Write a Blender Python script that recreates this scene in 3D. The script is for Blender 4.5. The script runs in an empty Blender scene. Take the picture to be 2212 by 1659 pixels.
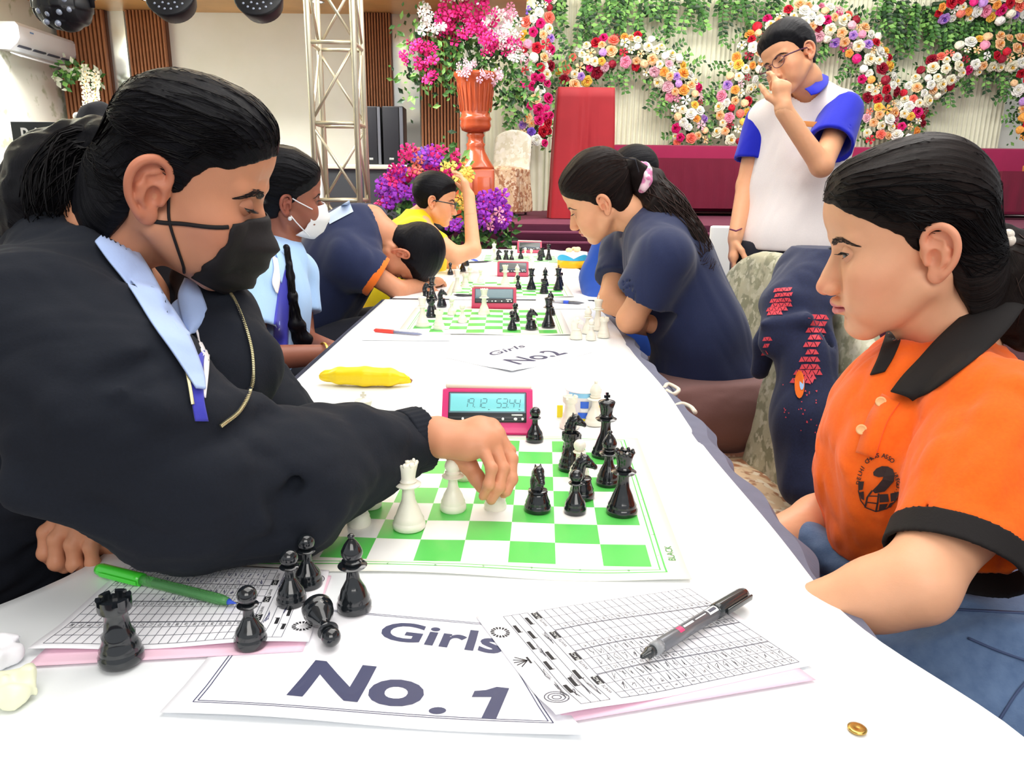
import bpy, bmesh, math, random
import numpy as np
from mathutils import Vector, Matrix, noise
from mathutils.bvhtree import BVHTree
random.seed(7); RNG = np.random.default_rng(7)
SC = bpy.context.scene
COL = SC.collection
# ------------------------------------------------------------------ camera
TZ = 0.75                                   # table top height
FPX, PITCH, YAW, ROLL = 1639.0, 0.2525, -0.0077, 0.0095
CAM = Vector((0, 0, TZ + 0.382))
_rt = Vector((math.cos(YAW), math.sin(YAW), 0)); _fh = Vector((-math.sin(YAW), math.cos(YAW), 0)); _z = Vector((0, 0, 1))
FW = _fh * math.cos(PITCH) - _z * math.sin(PITCH)
_up = _fh * math.sin(PITCH) + _z * math.cos(PITCH)
RT = _rt * math.cos(ROLL) + _up * math.sin(ROLL)
UP = _up * math.cos(ROLL) - _rt * math.sin(ROLL)
cam_data = bpy.data.cameras.new('camera'); cam = bpy.data.objects.new('camera', cam_data); COL.objects.link(cam)
cam_data.sensor_fit = 'HORIZONTAL'; cam_data.sensor_width = 36.0; cam_data.lens = FPX / 2212 * 36
cam_data.clip_start = 0.02; cam_data.clip_end = 60
cam.matrix_world = Matrix(((RT.x, UP.x, -FW.x, CAM.x), (RT.y, UP.y, -FW.y, CAM.y), (RT.z, UP.z, -FW.z, CAM.z), (0, 0, 0, 1)))
SC.camera = cam
# ------------------------------------------------------------------ light and exposure
SC.view_settings.view_transform = 'Standard'; SC.view_settings.look = 'None'
SC.view_settings.gamma = 1.0; SC.view_settings.exposure = 0.2; SC.view_settings.use_curve_mapping = False
world = bpy.data.worlds.new('hall_ambient'); SC.world = world; world.use_nodes = True
world.node_tree.nodes['Background'].inputs[0].default_value = (0.93, 0.96, 1.0, 1)
world.node_tree.nodes['Background'].inputs[1].default_value = 0.62
def area_light(name, loc, size, sizey, power, color, target=None):
    l = bpy.data.lights.new(name, 'AREA'); l.shape = 'RECTANGLE'; l.size = size; l.size_y = sizey; l.energy = power; l.color = color
    o = bpy.data.objects.new(name, l); COL.objects.link(o); o.location = loc
    if target is not None:
        o.rotation_euler = (Vector(target) - Vector(loc)).to_track_quat('-Z', 'Y').to_euler()
    o['kind'] = 'structure'
    return o
area_light('hall_light', (0.3, 1.4, 3.9), 3.2, 3.2, 95, (1.0, 0.985, 0.95), (0.1, 1.5, 0))
area_light('hall_light', (1.4, 4.2, 3.9), 3.5, 2.5, 130, (1.0, 0.98, 0.95), (0.0, 5.5, 0))
area_light('hall_light', (0.6, -2.2, 3.0), 2.6, 1.6, 55, (1.0, 0.97, 0.93), (0.0, 1.5, 0.7))
area_light('stage_light', (2.6, 6.6, 4.2), 5.0, 0.8, 230, (1.0, 0.98, 0.92), (2.6, 9.4, 1.6))
area_light('stage_light', (-2.8, 5.6, 3.8), 3.2, 0.8, 330, (1.0, 0.98, 0.93), (-3.0, 8.0, 1.2))

# ------------------------------------------------------------------ helpers
def W(px, py, d):
    "point seen at photograph position (px, py), d metres in front of the lens plane"
    px, py, d = float(px), float(py), float(d)
    return CAM + d * (FW + RT * ((px - 1106) / FPX) - UP * ((py - 829.5) / FPX))
def onz(px, py, z=TZ):
    r = FW + RT * ((px - 1106) / FPX) - UP * ((py - 829.5) / FPX)
    return CAM + r * ((z - CAM.z) / r.z)
def ony(px, py, y):
    r = FW + RT * ((px - 1106) / FPX) - UP * ((py - 829.5) / FPX)
    return CAM + r * ((y - CAM.y) / r.y)
def srgb(r, g, b):
    return tuple(((c / 255) / 12.92 if c / 255 <= 0.04045 else ((c / 255 + 0.055) / 1.055) ** 2.4) for c in (r, g, b)) + (1,)
def tag(o, label=None, cat=None, group=None, kind=None):
    if label: o['label'] = label
    if cat: o['category'] = cat
    if group: o['group'] = group
    if kind: o['kind'] = kind
    return o
def empty(name, loc=(0, 0, 0), label=None, cat=None, group=None, rotz=0):
    o = bpy.data.objects.new(name, None); COL.objects.link(o); o.location = loc; o.rotation_euler = (0, 0, rotz)
    o.empty_display_size = 0.05
    return tag(o, label, cat, group)
def newmesh(name, verts, faces, mats=(), smooth=True, mi=None):
    me = bpy.data.meshes.new(name)
    if isinstance(verts, np.ndarray) and isinstance(faces, np.ndarray) and faces.ndim == 2:
        n, k = faces.shape
        me.vertices.add(len(verts)); me.vertices.foreach_set('co', verts.astype(np.float32).ravel())
        me.loops.add(n * k); me.loops.foreach_set('vertex_index', faces.astype(np.int32).ravel())
        me.polygons.add(n); me.polygons.foreach_set('loop_start', np.arange(0, n * k, k, dtype=np.int32))
        me.polygons.foreach_set('loop_total', np.full(n, k, dtype=np.int32))
        me.update(calc_edges=True)
    else:
        me.from_pydata([tuple(v) for v in verts], [], [tuple(int(i) for i in f) for f in faces]); me.update()
    for m in (mats if isinstance(mats, (list, tuple)) else [mats]): me.materials.append(m)
    if mi is not None: me.polygons.foreach_set('material_index', np.asarray(mi, dtype=np.int32))
    if smooth: me.polygons.foreach_set('use_smooth', np.ones(len(me.polygons), dtype=bool))
    return me
def link(name, me, parent=None, M=None):
    o = bpy.data.objects.new(name, me); COL.objects.link(o)
    if parent is not None: o.parent = parent
    if M is not None: o.matrix_local = M
    return o
class MB:
    "collects simple shapes into one mesh"
    def __init__(s): s.v = []; s.f = []; s.m = []
    def add(s, vs, fs, mi=0, M=None):
        o = len(s.v)
        for p in vs: s.v.append(tuple(M @ Vector(p)) if M is not None else tuple(p))
        for f in fs: s.f.append(tuple(i + o for i in f)); s.m.append(mi)
        return s
    def box(s, c, d, mi=0, M=None, bev=0.0):
        x, y, z = d[0] / 2, d[1] / 2, d[2] / 2; b = bev
        if b <= 0:
            vs = [(c[0] + i * x, c[1] + j * y, c[2] + k * z) for i in (-1, 1) for j in (-1, 1) for k in (-1, 1)]
            return s.add(vs, [(0, 1, 3, 2), (4, 6, 7, 5), (0, 4, 5, 1), (2, 3, 7, 6), (0, 2, 6, 4), (1, 5, 7, 3)], mi, M)
        bm = bmesh.new(); bmesh.ops.create_cube(bm, size=1); bmesh.ops.scale(bm, vec=d, verts=bm.verts)
        bmesh.ops.bevel(bm, geom=bm.edges[:], offset=b, segments=2, affect='EDGES', profile=0.6)
        bmesh.ops.translate(bm, vec=c, verts=bm.verts); bm.verts.index_update()
        vs = [tuple(v.co) for v in bm.verts]; fs = [[v.index for v in f.verts] for f in bm.faces]; bm.free()
        return s.add(vs, fs, mi, M)
    def lathe(s, prof, n=20, mi=0, M=None, cap=True, sx=1, sy=1):
        vs = []; fs = []
        for r, z in prof:
            for i in range(n):
                a = 2 * math.pi * i / n; vs.append((r * math.cos(a) * sx, r * math.sin(a) * sy, z))
        for j in range(len(prof) - 1):
            for i in range(n):
                i2 = (i + 1) % n; fs.append((j * n + i, j * n + i2, (j + 1) * n + i2, (j + 1) * n + i))
        if cap:
            fs.append(tuple(range(n - 1, -1, -1))); fs.append(tuple((len(prof) - 1) * n + i for i in range(n)))
        return s.add(vs, fs, mi, M)
    def tube(s, pts, r, n=8, mi=0, M=None, flat=1.0, cap=True, upv=None):
        pts = [Vector(p) for p in pts]; m = len(pts); rs = r if hasattr(r, '__len__') else [r] * m
        vs = []; fs = []; ref = Vector(upv) if upv is not None else None
        for i, p in enumerate(pts):
            t = (pts[min(i + 1, m - 1)] - pts[max(i - 1, 0)]).normalized()
            if ref is None: ref = Vector((0, 0, 1)) if abs(t.z) < 0.9 else Vector((1, 0, 0))
            a = (ref - t * ref.dot(t)).normalized(); b = t.cross(a); 
            if upv is None: ref = a
            for k in range(n):
                q = 2 * math.pi * k / n; vs.append(p + (a * math.cos(q) * flat + b * math.sin(q)) * rs[i])
        for i in range(m - 1):
            for k in range(n):
                k2 = (k + 1) % n; fs.append((i * n + k, i * n + k2, (i + 1) * n + k2, (i + 1) * n + k))
        if cap and n > 2:
            fs.append(tuple(range(n - 1, -1, -1))); fs.append(tuple((m - 1) * n + k for k in range(n)))
        return s.add(vs, fs, mi, M)
    def ball(s, c, r, nu=12, nv=8, mi=0, M=None):
        rr = r if hasattr(r, '__len__') else (r, r, r)
        vs = [(c[0], c[1], c[2] - rr[2])]; fs = []
        for j in range(1, nv):
            t = math.pi * j / nv - math.pi / 2
            for i in range(nu):
                a = 2 * math.pi * i / nu
                vs.append((c[0] + rr[0] * math.cos(t) * math.cos(a), c[1] + rr[1] * math.cos(t) * math.sin(a), c[2] + rr[2] * math.sin(t)))
        vs.append((c[0], c[1], c[2] + rr[2])); L = len(vs) - 1
        for i in range(nu):
            i2 = (i + 1) % nu; fs.append((0, 1 + i2, 1 + i)); fs.append((L, L - nu + i, L - nu + i2))
            for j in range(nv - 2): fs.append((1 + j * nu + i, 1 + j * nu + i2, 1 + (j + 1) * nu + i2, 1 + (j + 1) * nu + i))
        return s.add(vs, fs, mi, M)
    def mesh(s, name, mats, smooth=True):
        return newmesh(name, s.v, s.f, mats, smooth, s.m)
    def build(s, name, mats, parent=None, smooth=True, M=None):
        return link(name, s.mesh(name, mats, smooth), parent, M)
def autosmooth(o, deg=35):
    "flat shading across sharp edges"
    me = o.data; bm = bmesh.new(); bm.from_mesh(me); a = math.radians(deg)
    for e in bm.edges:
        if len(e.link_faces) == 2 and e.calc_face_angle(0) > a: e.smooth = False
    bm.to_mesh(me); bm.free(); return o
def text_polys(body, size=1.0, bold=0.0, align='CENTER', shear=0.0, spacing=1.0, aspect=1.0):
    "filled letter outlines as (verts 2D, faces)"
    cu = bpy.data.curves.new('t', 'FONT'); cu.body = body; cu.size = size; cu.align_x = align; cu.align_y = 'CENTER'
    cu.offset = bold; cu.shear = shear; cu.space_character = spacing; cu.resolution_u = 4
    o = bpy.data.objects.new('t', cu); COL.objects.link(o); bpy.context.view_layer.update()
    me = bpy.data.meshes.new_from_object(o.evaluated_get(bpy.context.evaluated_depsgraph_get()))
    vs = [(v.co.x * aspect, v.co.y) for v in me.vertices]; fs = [tuple(p.vertices) for p in me.polygons]
    bpy.data.objects.remove(o); bpy.data.curves.remove(cu); bpy.data.meshes.remove(me)
    return vs, fs
def subdiv_mesh(me, n=1):
    bm = bmesh.new(); bm.from_mesh(me); bmesh.ops.triangulate(bm, faces=bm.faces[:])
    bmesh.ops.subdivide_edges(bm, edges=bm.edges[:], cuts=n, use_grid_fill=True); bm.to_mesh(me); bm.free(); return me

# ------------------------------------------------------------------ materials
def mat(name, col, rough=0.5, metal=0.0, spec=0.5, coat=0.0, trans=0.0, emit=None, estr=1.0, alpha=1.0, sss=0.0, sheen=0.0, ior=1.45,
        noise_amt=0.0, noise_scale=20, bump=0.0, bump_scale=80, col2=None, wave=None, attr=None, attrcol=None, coords='Object', detail=3.0, thr=None, bdist=0.002):
    m = bpy.data.materials.new(name); m.use_nodes = True; nt = m.node_tree; N = nt.nodes; L = nt.links
    b = N['Principled BSDF']; b.inputs['Base Color'].default_value = col if len(col) == 4 else (*col, 1)
    b.inputs['Roughness'].default_value = rough; b.inputs['Metallic'].default_value = metal
    b.inputs['Specular IOR Level'].default_value = spec; b.inputs['Coat Weight'].default_value = coat; b.inputs['Coat Roughness'].default_value = 0.08
    b.inputs['Transmission Weight'].default_value = trans; b.inputs['IOR'].default_value = ior; b.inputs['Alpha'].default_value = alpha
    b.inputs['Sheen Weight'].default_value = sheen
    if sss: b.inputs['Subsurface Weight'].default_value = sss; b.inputs['Subsurface Radius'].default_value = (0.012, 0.004, 0.002); b.inputs['Subsurface Scale'].default_value = 1.0
    if emit: b.inputs['Emission Color'].default_value = emit; b.inputs['Emission Strength'].default_value = estr
    tc = N.new('ShaderNodeTexCoord'); src = tc.outputs[coords]
    colout = None
    if noise_amt or col2:
        nz = N.new('ShaderNodeTexNoise'); nz.inputs['Scale'].default_value = noise_scale; nz.inputs['Detail'].default_value = detail; L.new(src, nz.inputs['Vector'])
        mx = N.new('ShaderNodeMix'); mx.data_type = 'RGBA'
        c2 = col2 if col2 else tuple(max(0, c * (1 - noise_amt)) for c in col[:3]) + (1,)
        c1 = tuple(min(1, c * (1 + noise_amt * 0.6)) for c in col[:3]) + (1,) if not col2 else col
        mx.inputs[6].default_value = c1; mx.inputs[7].default_value = c2
        if thr is not None:
            r = N.new('ShaderNodeMapRange'); r.inputs[1].default_value = thr - 0.04; r.inputs[2].default_value = thr + 0.04; L.new(nz.outputs[0], r.inputs[0]); L.new(r.outputs[0], mx.inputs[0])
        else: L.new(nz.outputs[0], mx.inputs[0])
        colout = mx.outputs[2]
    if attr:
        for an, ac in (attr if isinstance(attr, list) else [(attr, attrcol)]):
            at = N.new('ShaderNodeAttribute'); at.attribute_name = an
            mx = N.new('ShaderNodeMix'); mx.data_type = 'RGBA'; L.new(at.outputs['Fac'], mx.inputs[0])
            if colout is not None: L.new(colout, mx.inputs[6])
            else: mx.inputs[6].default_value = col if len(col) == 4 else (*col, 1)
            mx.inputs[7].default_value = ac; colout = mx.outputs[2]
    if colout is not None: L.new(colout, b.inputs['Base Color'])
    if bump:
        nz = N.new('ShaderNodeTexNoise'); nz.inputs['Scale'].default_value = bump_scale; nz.inputs['Detail'].default_value = 4; L.new(src, nz.inputs['Vector'])
        bp = N.new('ShaderNodeBump'); bp.inputs['Strength'].default_value = bump; bp.inputs['Distance'].default_value = bdist
        L.new(nz.outputs[0], bp.inputs['Height']); L.new(bp.outputs[0], b.inputs['Normal'])
    return m
# ------------------------------------------------------------------ implicit modelling: smooth blends of tapered limbs and ellipsoids, meshed by surface nets
def smin(a, b, k):
    if k <= 0: return np.minimum(a, b)
    h = np.clip(0.5 + 0.5 * (b - a) / k, 0, 1); return b + (a - b) * h - k * h * (1 - h)
def smax(a, b, k): return -smin(-a, -b, k)
class Cone:
    def __init__(s, a, b, ra, rb): s.a = np.array(a, float); s.b = np.array(b, float); s.ra = ra; s.rb = rb; r = max(ra, rb); s.lo = np.minimum(s.a, s.b) - r; s.hi = np.maximum(s.a, s.b) + r
    def __call__(s, x, y, z):
        d = s.b - s.a; L = max(d @ d, 1e-12); px, py, pz = x - s.a[0], y - s.a[1], z - s.a[2]
        t = np.clip((px * d[0] + py * d[1] + pz * d[2]) / L, 0, 1)
        return np.sqrt((px - t * d[0]) ** 2 + (py - t * d[1]) ** 2 + (pz - t * d[2]) ** 2) - (s.ra + t * (s.rb - s.ra))
class Ell:
    def __init__(s, c, r, R=None):
        s.c = np.array(c, float); s.r = np.array(r if hasattr(r, '__len__') else (r, r, r), float); s.R = None if R is None else np.array(R, float)
        e = s.r if R is None else np.sqrt(((s.R * s.r[None, :]) ** 2).sum(1)); s.lo = s.c - e; s.hi = s.c + e
    def __call__(s, x, y, z):
        x, y, z = x - s.c[0], y - s.c[1], z - s.c[2]
        if s.R is not None: R = s.R; x, y, z = R[0, 0] * x + R[1, 0] * y + R[2, 0] * z, R[0, 1] * x + R[1, 1] * y + R[2, 1] * z, R[0, 2] * x + R[1, 2] * y + R[2, 2] * z
        a, b, c = s.r; k0 = np.sqrt((x / a) ** 2 + (y / b) ** 2 + (z / c) ** 2); k1 = np.sqrt((x / a ** 2) ** 2 + (y / b ** 2) ** 2 + (z / c ** 2) ** 2)
        return k0 * (k0 - 1) / np.maximum(k1, 1e-9)
class Half:
    "half space: inside where (p-a).n < 0"
    def __init__(s, a, n): s.a = np.array(a, float); n = np.array(n, float); s.n = n / np.linalg.norm(n); s.lo = None
    def __call__(s, x, y, z): return (x - s.a[0]) * s.n[0] + (y - s.a[1]) * s.n[1] + (z - s.a[2]) * s.n[2]
class Fn:
    def __init__(s, f, lo=None, hi=None): s.f = f; s.lo = None if lo is None else np.array(lo, float); s.hi = None if hi is None else np.array(hi, float)
    def __call__(s, x, y, z): return s.f(x, y, z)
def frame(fwd, up=(0, 0, 1)):
    "columns: side, forward, up"
    f = Vector(fwd).normalized(); u = Vector(up); u = (u - f * u.dot(f)).normalized(); s_ = f.cross(u)
    return np.array([[s_.x, f.x, u.x], [s_.y, f.y, u.y], [s_.z, f.z, u.z]])
class SDF:
    def __init__(s, lo, hi, h):
        s.h = h; s.lo = np.array(lo, float); n = np.ceil((np.array(hi, float) - s.lo) / h).astype(int) + 1; s.n = n
        s.ax = [(s.lo[i] + h * np.arange(n[i])).astype(np.float32) for i in range(3)]; s.D = np.full(n, 0.5, np.float32)
    def _sl(s, p, m):
        if getattr(p, 'lo', None) is None: return tuple(slice(0, n) for n in s.n)
        i0 = np.clip(np.floor((p.lo - m - s.lo) / s.h).astype(int), 0, s.n); i1 = np.clip(np.ceil((p.hi + m - s.lo) / s.h).astype(int) + 1, 0, s.n)
        return tuple(slice(a, b) for a, b in zip(i0, i1))
    def _ev(s, p, sl): return p(s.ax[0][sl[0]][:, None, None], s.ax[1][sl[1]][None, :, None], s.ax[2][sl[2]][None, None, :]).astype(np.float32)
    def add(s, p, k=0.01, m=None):
        sl = s._sl(p, (max(k, 3 * s.h) if m is None else m) + 0.002)
        if any(q.stop <= q.start for q in sl): return s
        s.D[sl] = smin(s.D[sl], s._ev(p, sl), k); return s
    def sub(s, p, k=0.005):
        sl = s._sl(p, max(k, 3 * s.h))
        if any(q.stop <= q.start for q in sl): return s
        s.D[sl] = smax(s.D[sl], -s._ev(p, sl), k); return s
    def cut(s, p, k=0.003):
        sl = s._sl(Fn(p), 0); s.D = smax(s.D, s._ev(p, sl), k).astype(np.float32); return s
    def disp(s, f):
        "displace near the surface; f(x,y,z) metres outward"
        idx = np.nonzero(np.abs(s.D) < 0.03); x, y, z = s.ax[0][idx[0]], s.ax[1][idx[1]], s.ax[2][idx[2]]
        s.D[idx] -= f(x, y, z).astype(np.float32); return s
    def cones(s, pts, rs, k=0.01):
        for i in range(len(pts) - 1): s.add(Cone(pts[i], pts[i + 1], rs[i], rs[i + 1]), k)
        return s
    def copy(s):
        o = object.__new__(SDF); o.h = s.h; o.lo = s.lo; o.n = s.n; o.ax = s.ax; o.D = s.D.copy(); return o
    def mesh(s):
        D = s.D.copy(); D[0] = D[-1] = 0.5; D[:, 0] = D[:, -1] = 0.5; D[:, :, 0] = D[:, :, -1] = 0.5
        D[D == 0] = 1e-7; I = D < 0
        c = I[:-1, :-1, :-1].astype(np.int8)
        for dx, dy, dz in ((1, 0, 0), (0, 1, 0), (0, 0, 1), (1, 1, 0), (1, 0, 1), (0, 1, 1), (1, 1, 1)):
            c = c + I[dx:D.shape[0] - 1 + dx, dy:D.shape[1] - 1 + dy, dz:D.shape[2] - 1 + dz]
        ai, aj, ak = np.nonzero((c > 0) & (c < 8)); n = len(ai)
        if n == 0: return np.zeros((0, 3)), np.zeros((0, 4), int)
        idm = np.full(c.shape, -1, np.int32); idm[ai, aj, ak] = np.arange(n)
        cn = [(0, 0, 0), (1, 0, 0), (0, 1, 0), (1, 1, 0), (0, 0, 1), (1, 0, 1), (0, 1, 1), (1, 1, 1)]
        V = np.stack([D[ai + a, aj + b, ak + d] for a, b, d in cn], 1).astype(np.float64)
        acc = np.zeros((n, 3)); cnt = np.zeros(n)
        for a in range(8):
            for b in range(a + 1, 8):
                if sum(abs(cn[a][q] - cn[b][q]) for q in range(3)) != 1: continue
                va, vb = V[:, a], V[:, b]; m = (va < 0) != (vb < 0); t = np.where(m, va / np.where(m, va - vb, 1), 0)
                A, B = np.array(cn[a], float), np.array(cn[b], float); acc += np.where(m[:, None], A + (B - A) * t[:, None], 0); cnt += m
        P = s.lo + s.h * (np.stack([ai, aj, ak], 1) + acc / cnt[:, None])
        F = []
        for ax in range(3):
            d = [0, 0, 0]; d[ax] = 1; u, v = (ax + 1) % 3, (ax + 2) % 3
            A = I[:-1, :, :] if ax == 0 else (I[:, :-1, :] if ax == 1 else I[:, :, :-1]); B = I[1:, :, :] if ax == 0 else (I[:, 1:, :] if ax == 1 else I[:, :, 1:])
            e = np.stack(np.nonzero(A != B), 1); sgn = A[tuple(e.T)]
            ok = (e[:, u] > 0) & (e[:, v] > 0); e = e[ok]; sgn = sgn[ok]; q = []
            for du, dv in ((-1, -1), (0, -1), (0, 0), (-1, 0)):
                w = e.copy(); w[:, u] += du; w[:, v] += dv; q.append(idm[tuple(w.T)])
            q = np.stack(q, 1); q = np.where(sgn[:, None], q, q[:, ::-1]); F.append(q)
        return P, np.concatenate(F)
def nz3(x, y, z, s=1.0, seed=0.0):
    "cheap smooth noise from warped sines, about -1..1"
    a = x * s + seed * 1.7; b = y * s - seed * 2.3; c = z * s + seed * 0.9
    return (np.sin(a + 1.9 * np.sin(b * 0.83 + 1.1)) + np.sin(b * 1.13 + 2.1 * np.sin(c * 0.71 + 0.4)) + np.sin(c * 0.93 + 1.7 * np.sin(a * 0.77 + 2.2))) / 3
def folds(amp, s, dirv, stretch=4.0, seed=0.0, warp=1.0):
    "cloth folds: ridges running along dirv"
    d = np.array(dirv, float); d /= np.linalg.norm(d); s = s * 2.3
    def f(x, y, z):
        t = x * d[0] + y * d[1] + z * d[2]; q = 1 - 1 / stretch; X, Y, Z = x - t * d[0] * q, y - t * d[1] * q, z - t * d[2] * q
        w = nz3(X, Y, Z, s * 0.45, seed + 3) * warp
        return amp * (nz3(X + w * 0.02, Y, Z, s, seed) * 0.7 + 0.45 * np.abs(nz3(X, Y + w * 0.02, Z, s * 1.9, seed + 5)) - 0.2)
    return f
def setattrf(me, name, vals):
    a = me.attributes.new(name, 'FLOAT', 'POINT'); a.data.foreach_set('value', np.asarray(vals, np.float32))
def joinm(parts):
    "[(P,F)...] quads -> one"
    P = []; F = []; o = 0
    for p, f in parts: P.append(p); F.append(np.asarray(f) + o); o += len(p)
    return np.concatenate(P), np.concatenate(F)
def xf(P, M):
    A = np.array(M)[:3]; return P @ A[:, :3].T + A[:, 3]
def headM(loc, fwd, up=(0, 0, 1), sc=1.0):
    R = frame(fwd, up) * sc; return Matrix([[*R[0], loc[0]], [*R[1], loc[1]], [*R[2], loc[2]], [0, 0, 0, 1]])
def bvh_of(P, F): return BVHTree.FromPolygons([tuple(p) for p in P], [tuple(int(i) for i in f) for f in F])
def ss(e0, e1, x): t = np.clip((x - e0) / (e1 - e0), 0, 1); return t * t * (3 - 2 * t)
def hair_mat(name, c1, c2, rough=0.36):
    m = bpy.data.materials.new(name); m.use_nodes = True; nt = m.node_tree; N = nt.nodes; L = nt.links; b = N['Principled BSDF']
    b.inputs['Roughness'].default_value = rough; b.inputs['Specular IOR Level'].default_value = 0.12
    at = N.new('ShaderNodeAttribute'); at.attribute_name = 'strand_a'; bt = N.new('ShaderNodeAttribute'); bt.attribute_name = 'strand_b'
    cx = N.new('ShaderNodeCombineXYZ'); m1 = N.new('ShaderNodeMath'); m1.operation = 'MULTIPLY'; m1.inputs[1].default_value = 42
    m2 = N.new('ShaderNodeMath'); m2.operation = 'MULTIPLY'; m2.inputs[1].default_value = 12
    L.new(at.outputs['Fac'], m1.inputs[0]); L.new(bt.outputs['Fac'], m2.inputs[0]); L.new(m1.outputs[0], cx.inputs[0]); L.new(m2.outputs[0], cx.inputs[1])
    nz = N.new('ShaderNodeTexNoise'); nz.inputs['Scale'].default_value = 1.6; nz.inputs['Detail'].default_value = 6; nz.inputs['Roughness'].default_value = .7; L.new(cx.outputs[0], nz.inputs['Vector'])
    mx = N.new('ShaderNodeMix'); mx.data_type = 'RGBA'; mx.inputs[6].default_value = c1; mx.inputs[7].default_value = c2
    r = N.new('ShaderNodeMapRange'); r.inputs[1].default_value = .38; r.inputs[2].default_value = .68; L.new(nz.outputs[0], r.inputs[0]); L.new(r.outputs[0], mx.inputs[0]); L.new(mx.outputs[2], b.inputs['Base Color'])
    bp = N.new('ShaderNodeBump'); bp.inputs['Strength'].default_value = .9; bp.inputs['Distance'].default_value = .0016; L.new(nz.outputs[0], bp.inputs['Height']); L.new(bp.outputs[0], b.inputs['Normal'])
    return m
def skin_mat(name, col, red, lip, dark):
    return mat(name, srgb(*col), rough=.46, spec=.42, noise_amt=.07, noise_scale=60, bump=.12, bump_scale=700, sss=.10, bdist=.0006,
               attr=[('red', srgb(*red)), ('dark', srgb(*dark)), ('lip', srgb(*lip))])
HAIR_BLACK = hair_mat('hair_black', srgb(10, 10, 14), srgb(22, 22, 28)); HAIR_BROWN = hair_mat('hair_dark_brown', srgb(15, 11, 11), srgb(38, 27, 24))
HAIR_THIN = mat('hair_strands', srgb(15, 13, 15), rough=.4, spec=.15)
HAIR_THINB = mat('hair_strands_brown', srgb(56, 41, 37), rough=.4, spec=.15)
BROW = mat('brow_hair', srgb(52, 36, 32), rough=.6)
BROWD = mat('brow_hair_dark', srgb(26, 19, 20), rough=.6)
LASH = mat('lash_hair', srgb(14, 11, 12), rough=.6)
EYEM = [mat('eye_white', srgb(206, 188, 178), rough=.35, coat=0), mat('iris_brown', srgb(58, 34, 24), rough=.25, coat=.2), mat('pupil', srgb(5, 4, 4), rough=.2, coat=.2)]
SKIN_LIGHT = skin_mat('skin_light', (238, 178, 140), (236, 140, 112), (218, 132, 132), (196, 132, 108))
SKIN_ORANGE = skin_mat('skin_warm', (240, 176, 134), (238, 150, 118), (206, 112, 112), (180, 112, 92))
SKIN_TAN = skin_mat('skin_tan', (216, 150, 114), (206, 110, 86), (160, 84, 80), (120, 66, 54))
SKIN_BROWN = skin_mat('skin_brown', (150, 92, 72), (160, 78, 64), (110, 60, 60), (84, 46, 40))
# ------------------------------------------------------------------ people: heads
def cr(pts, n):
    "smooth curve through points"
    p = np.array(pts, float); m = len(p); q = np.concatenate([[2 * p[0] - p[1]], p, [2 * p[-1] - p[-2]]]); out = []
    for t in np.linspace(0, m - 1, n):
        i = min(int(t), m - 2); f = t - i; a, b, c, d = q[i], q[i + 1], q[i + 2], q[i + 3]
        out.append(.5 * (2 * b + (c - a) * f + (2 * a - 5 * b + 4 * c - d) * f * f + (3 * b - a - 3 * c + d) * f ** 3))
    return np.array(out)
def ear_mesh(h=0.0011, sc=1.0):
    g = SDF((-0.012, -0.026, -0.036), (0.016, 0.022, 0.038), h); r3 = lambda a, b, n=0.0: (n, a, b)
    g.add(Ell((0, -0.003, 0.003), (0.0032, 0.0155, 0.026)), 0)
    pts = [(.004, -.001, .001), (.011, .006, .003), (.0135, .015, .003), (.010, .0245, .004), (.001, .0295, .0045), (-.009, .0275, .005), (-.0165, .020, .0055), (-.0195, .008, .0055), (-.0175, -.005, .005), (-.012, -.0155, .004), (-.006, -.0225, .003)]
    q = cr([(n, a, b) for a, b, n in pts], 40); rq = np.interp(np.linspace(0, 10, 40), range(11), [.0018, .0026, .0029, .0031, .0032, .0034, .0034, .0031, .0029, .0027, .0032])
    g.cones(q, rq, 0.0022)
    g.cones([(.0015, .004, .019), (.0035, -.005, .013), (.004, -.0095, .004), (.004, -.009, -.006), (.0035, -.004, -.013)], [.0015, .0024, .0027, .0025, .002], 0.003)
    g.add(Ell((.0012, .0005, -.0225), (.0036, .0085, .009)), 0.004)
    g.add(Ell((.003, .0095, -.0065), (.0032, .0035, .0058)), 0.003)
    g.add(Cone((-.006, .006, .002), (-.004, -.002, -.002), .013, .012), 0.004)
    g.sub(Ell((.0062, .0018, -.0035), (.0075, .0065, .0095)), 0.003)
    g.sub(Ell((.0066, -.0005, .012), (.004, .0065, .004)), 0.003)
    P, F = g.mesh(); return P * sc, F
EAR = ear_mesh()
def put_ears(parts, x, y, z, tilt, flare, sc=1.0):
    for s in (1, -1):
        P, F = EAR; P = P * sc
        ct, st = math.cos(tilt), math.sin(tilt)
        P = np.stack([P[:, 0], P[:, 1] * ct - P[:, 2] * st, P[:, 1] * st + P[:, 2] * ct], 1)
        cf, sf = math.cos(flare), math.sin(flare)
        P = np.stack([P[:, 0] * cf - (P[:, 1] - .012) * sf, P[:, 0] * sf + (P[:, 1] - .012) * cf + .012, P[:, 2]], 1)
        P = P + np.array([x, y, z])
        if s < 0: P = P * np.array([-1, 1, 1]); F = F[:, ::-1]
        parts.append((P, F))
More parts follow.
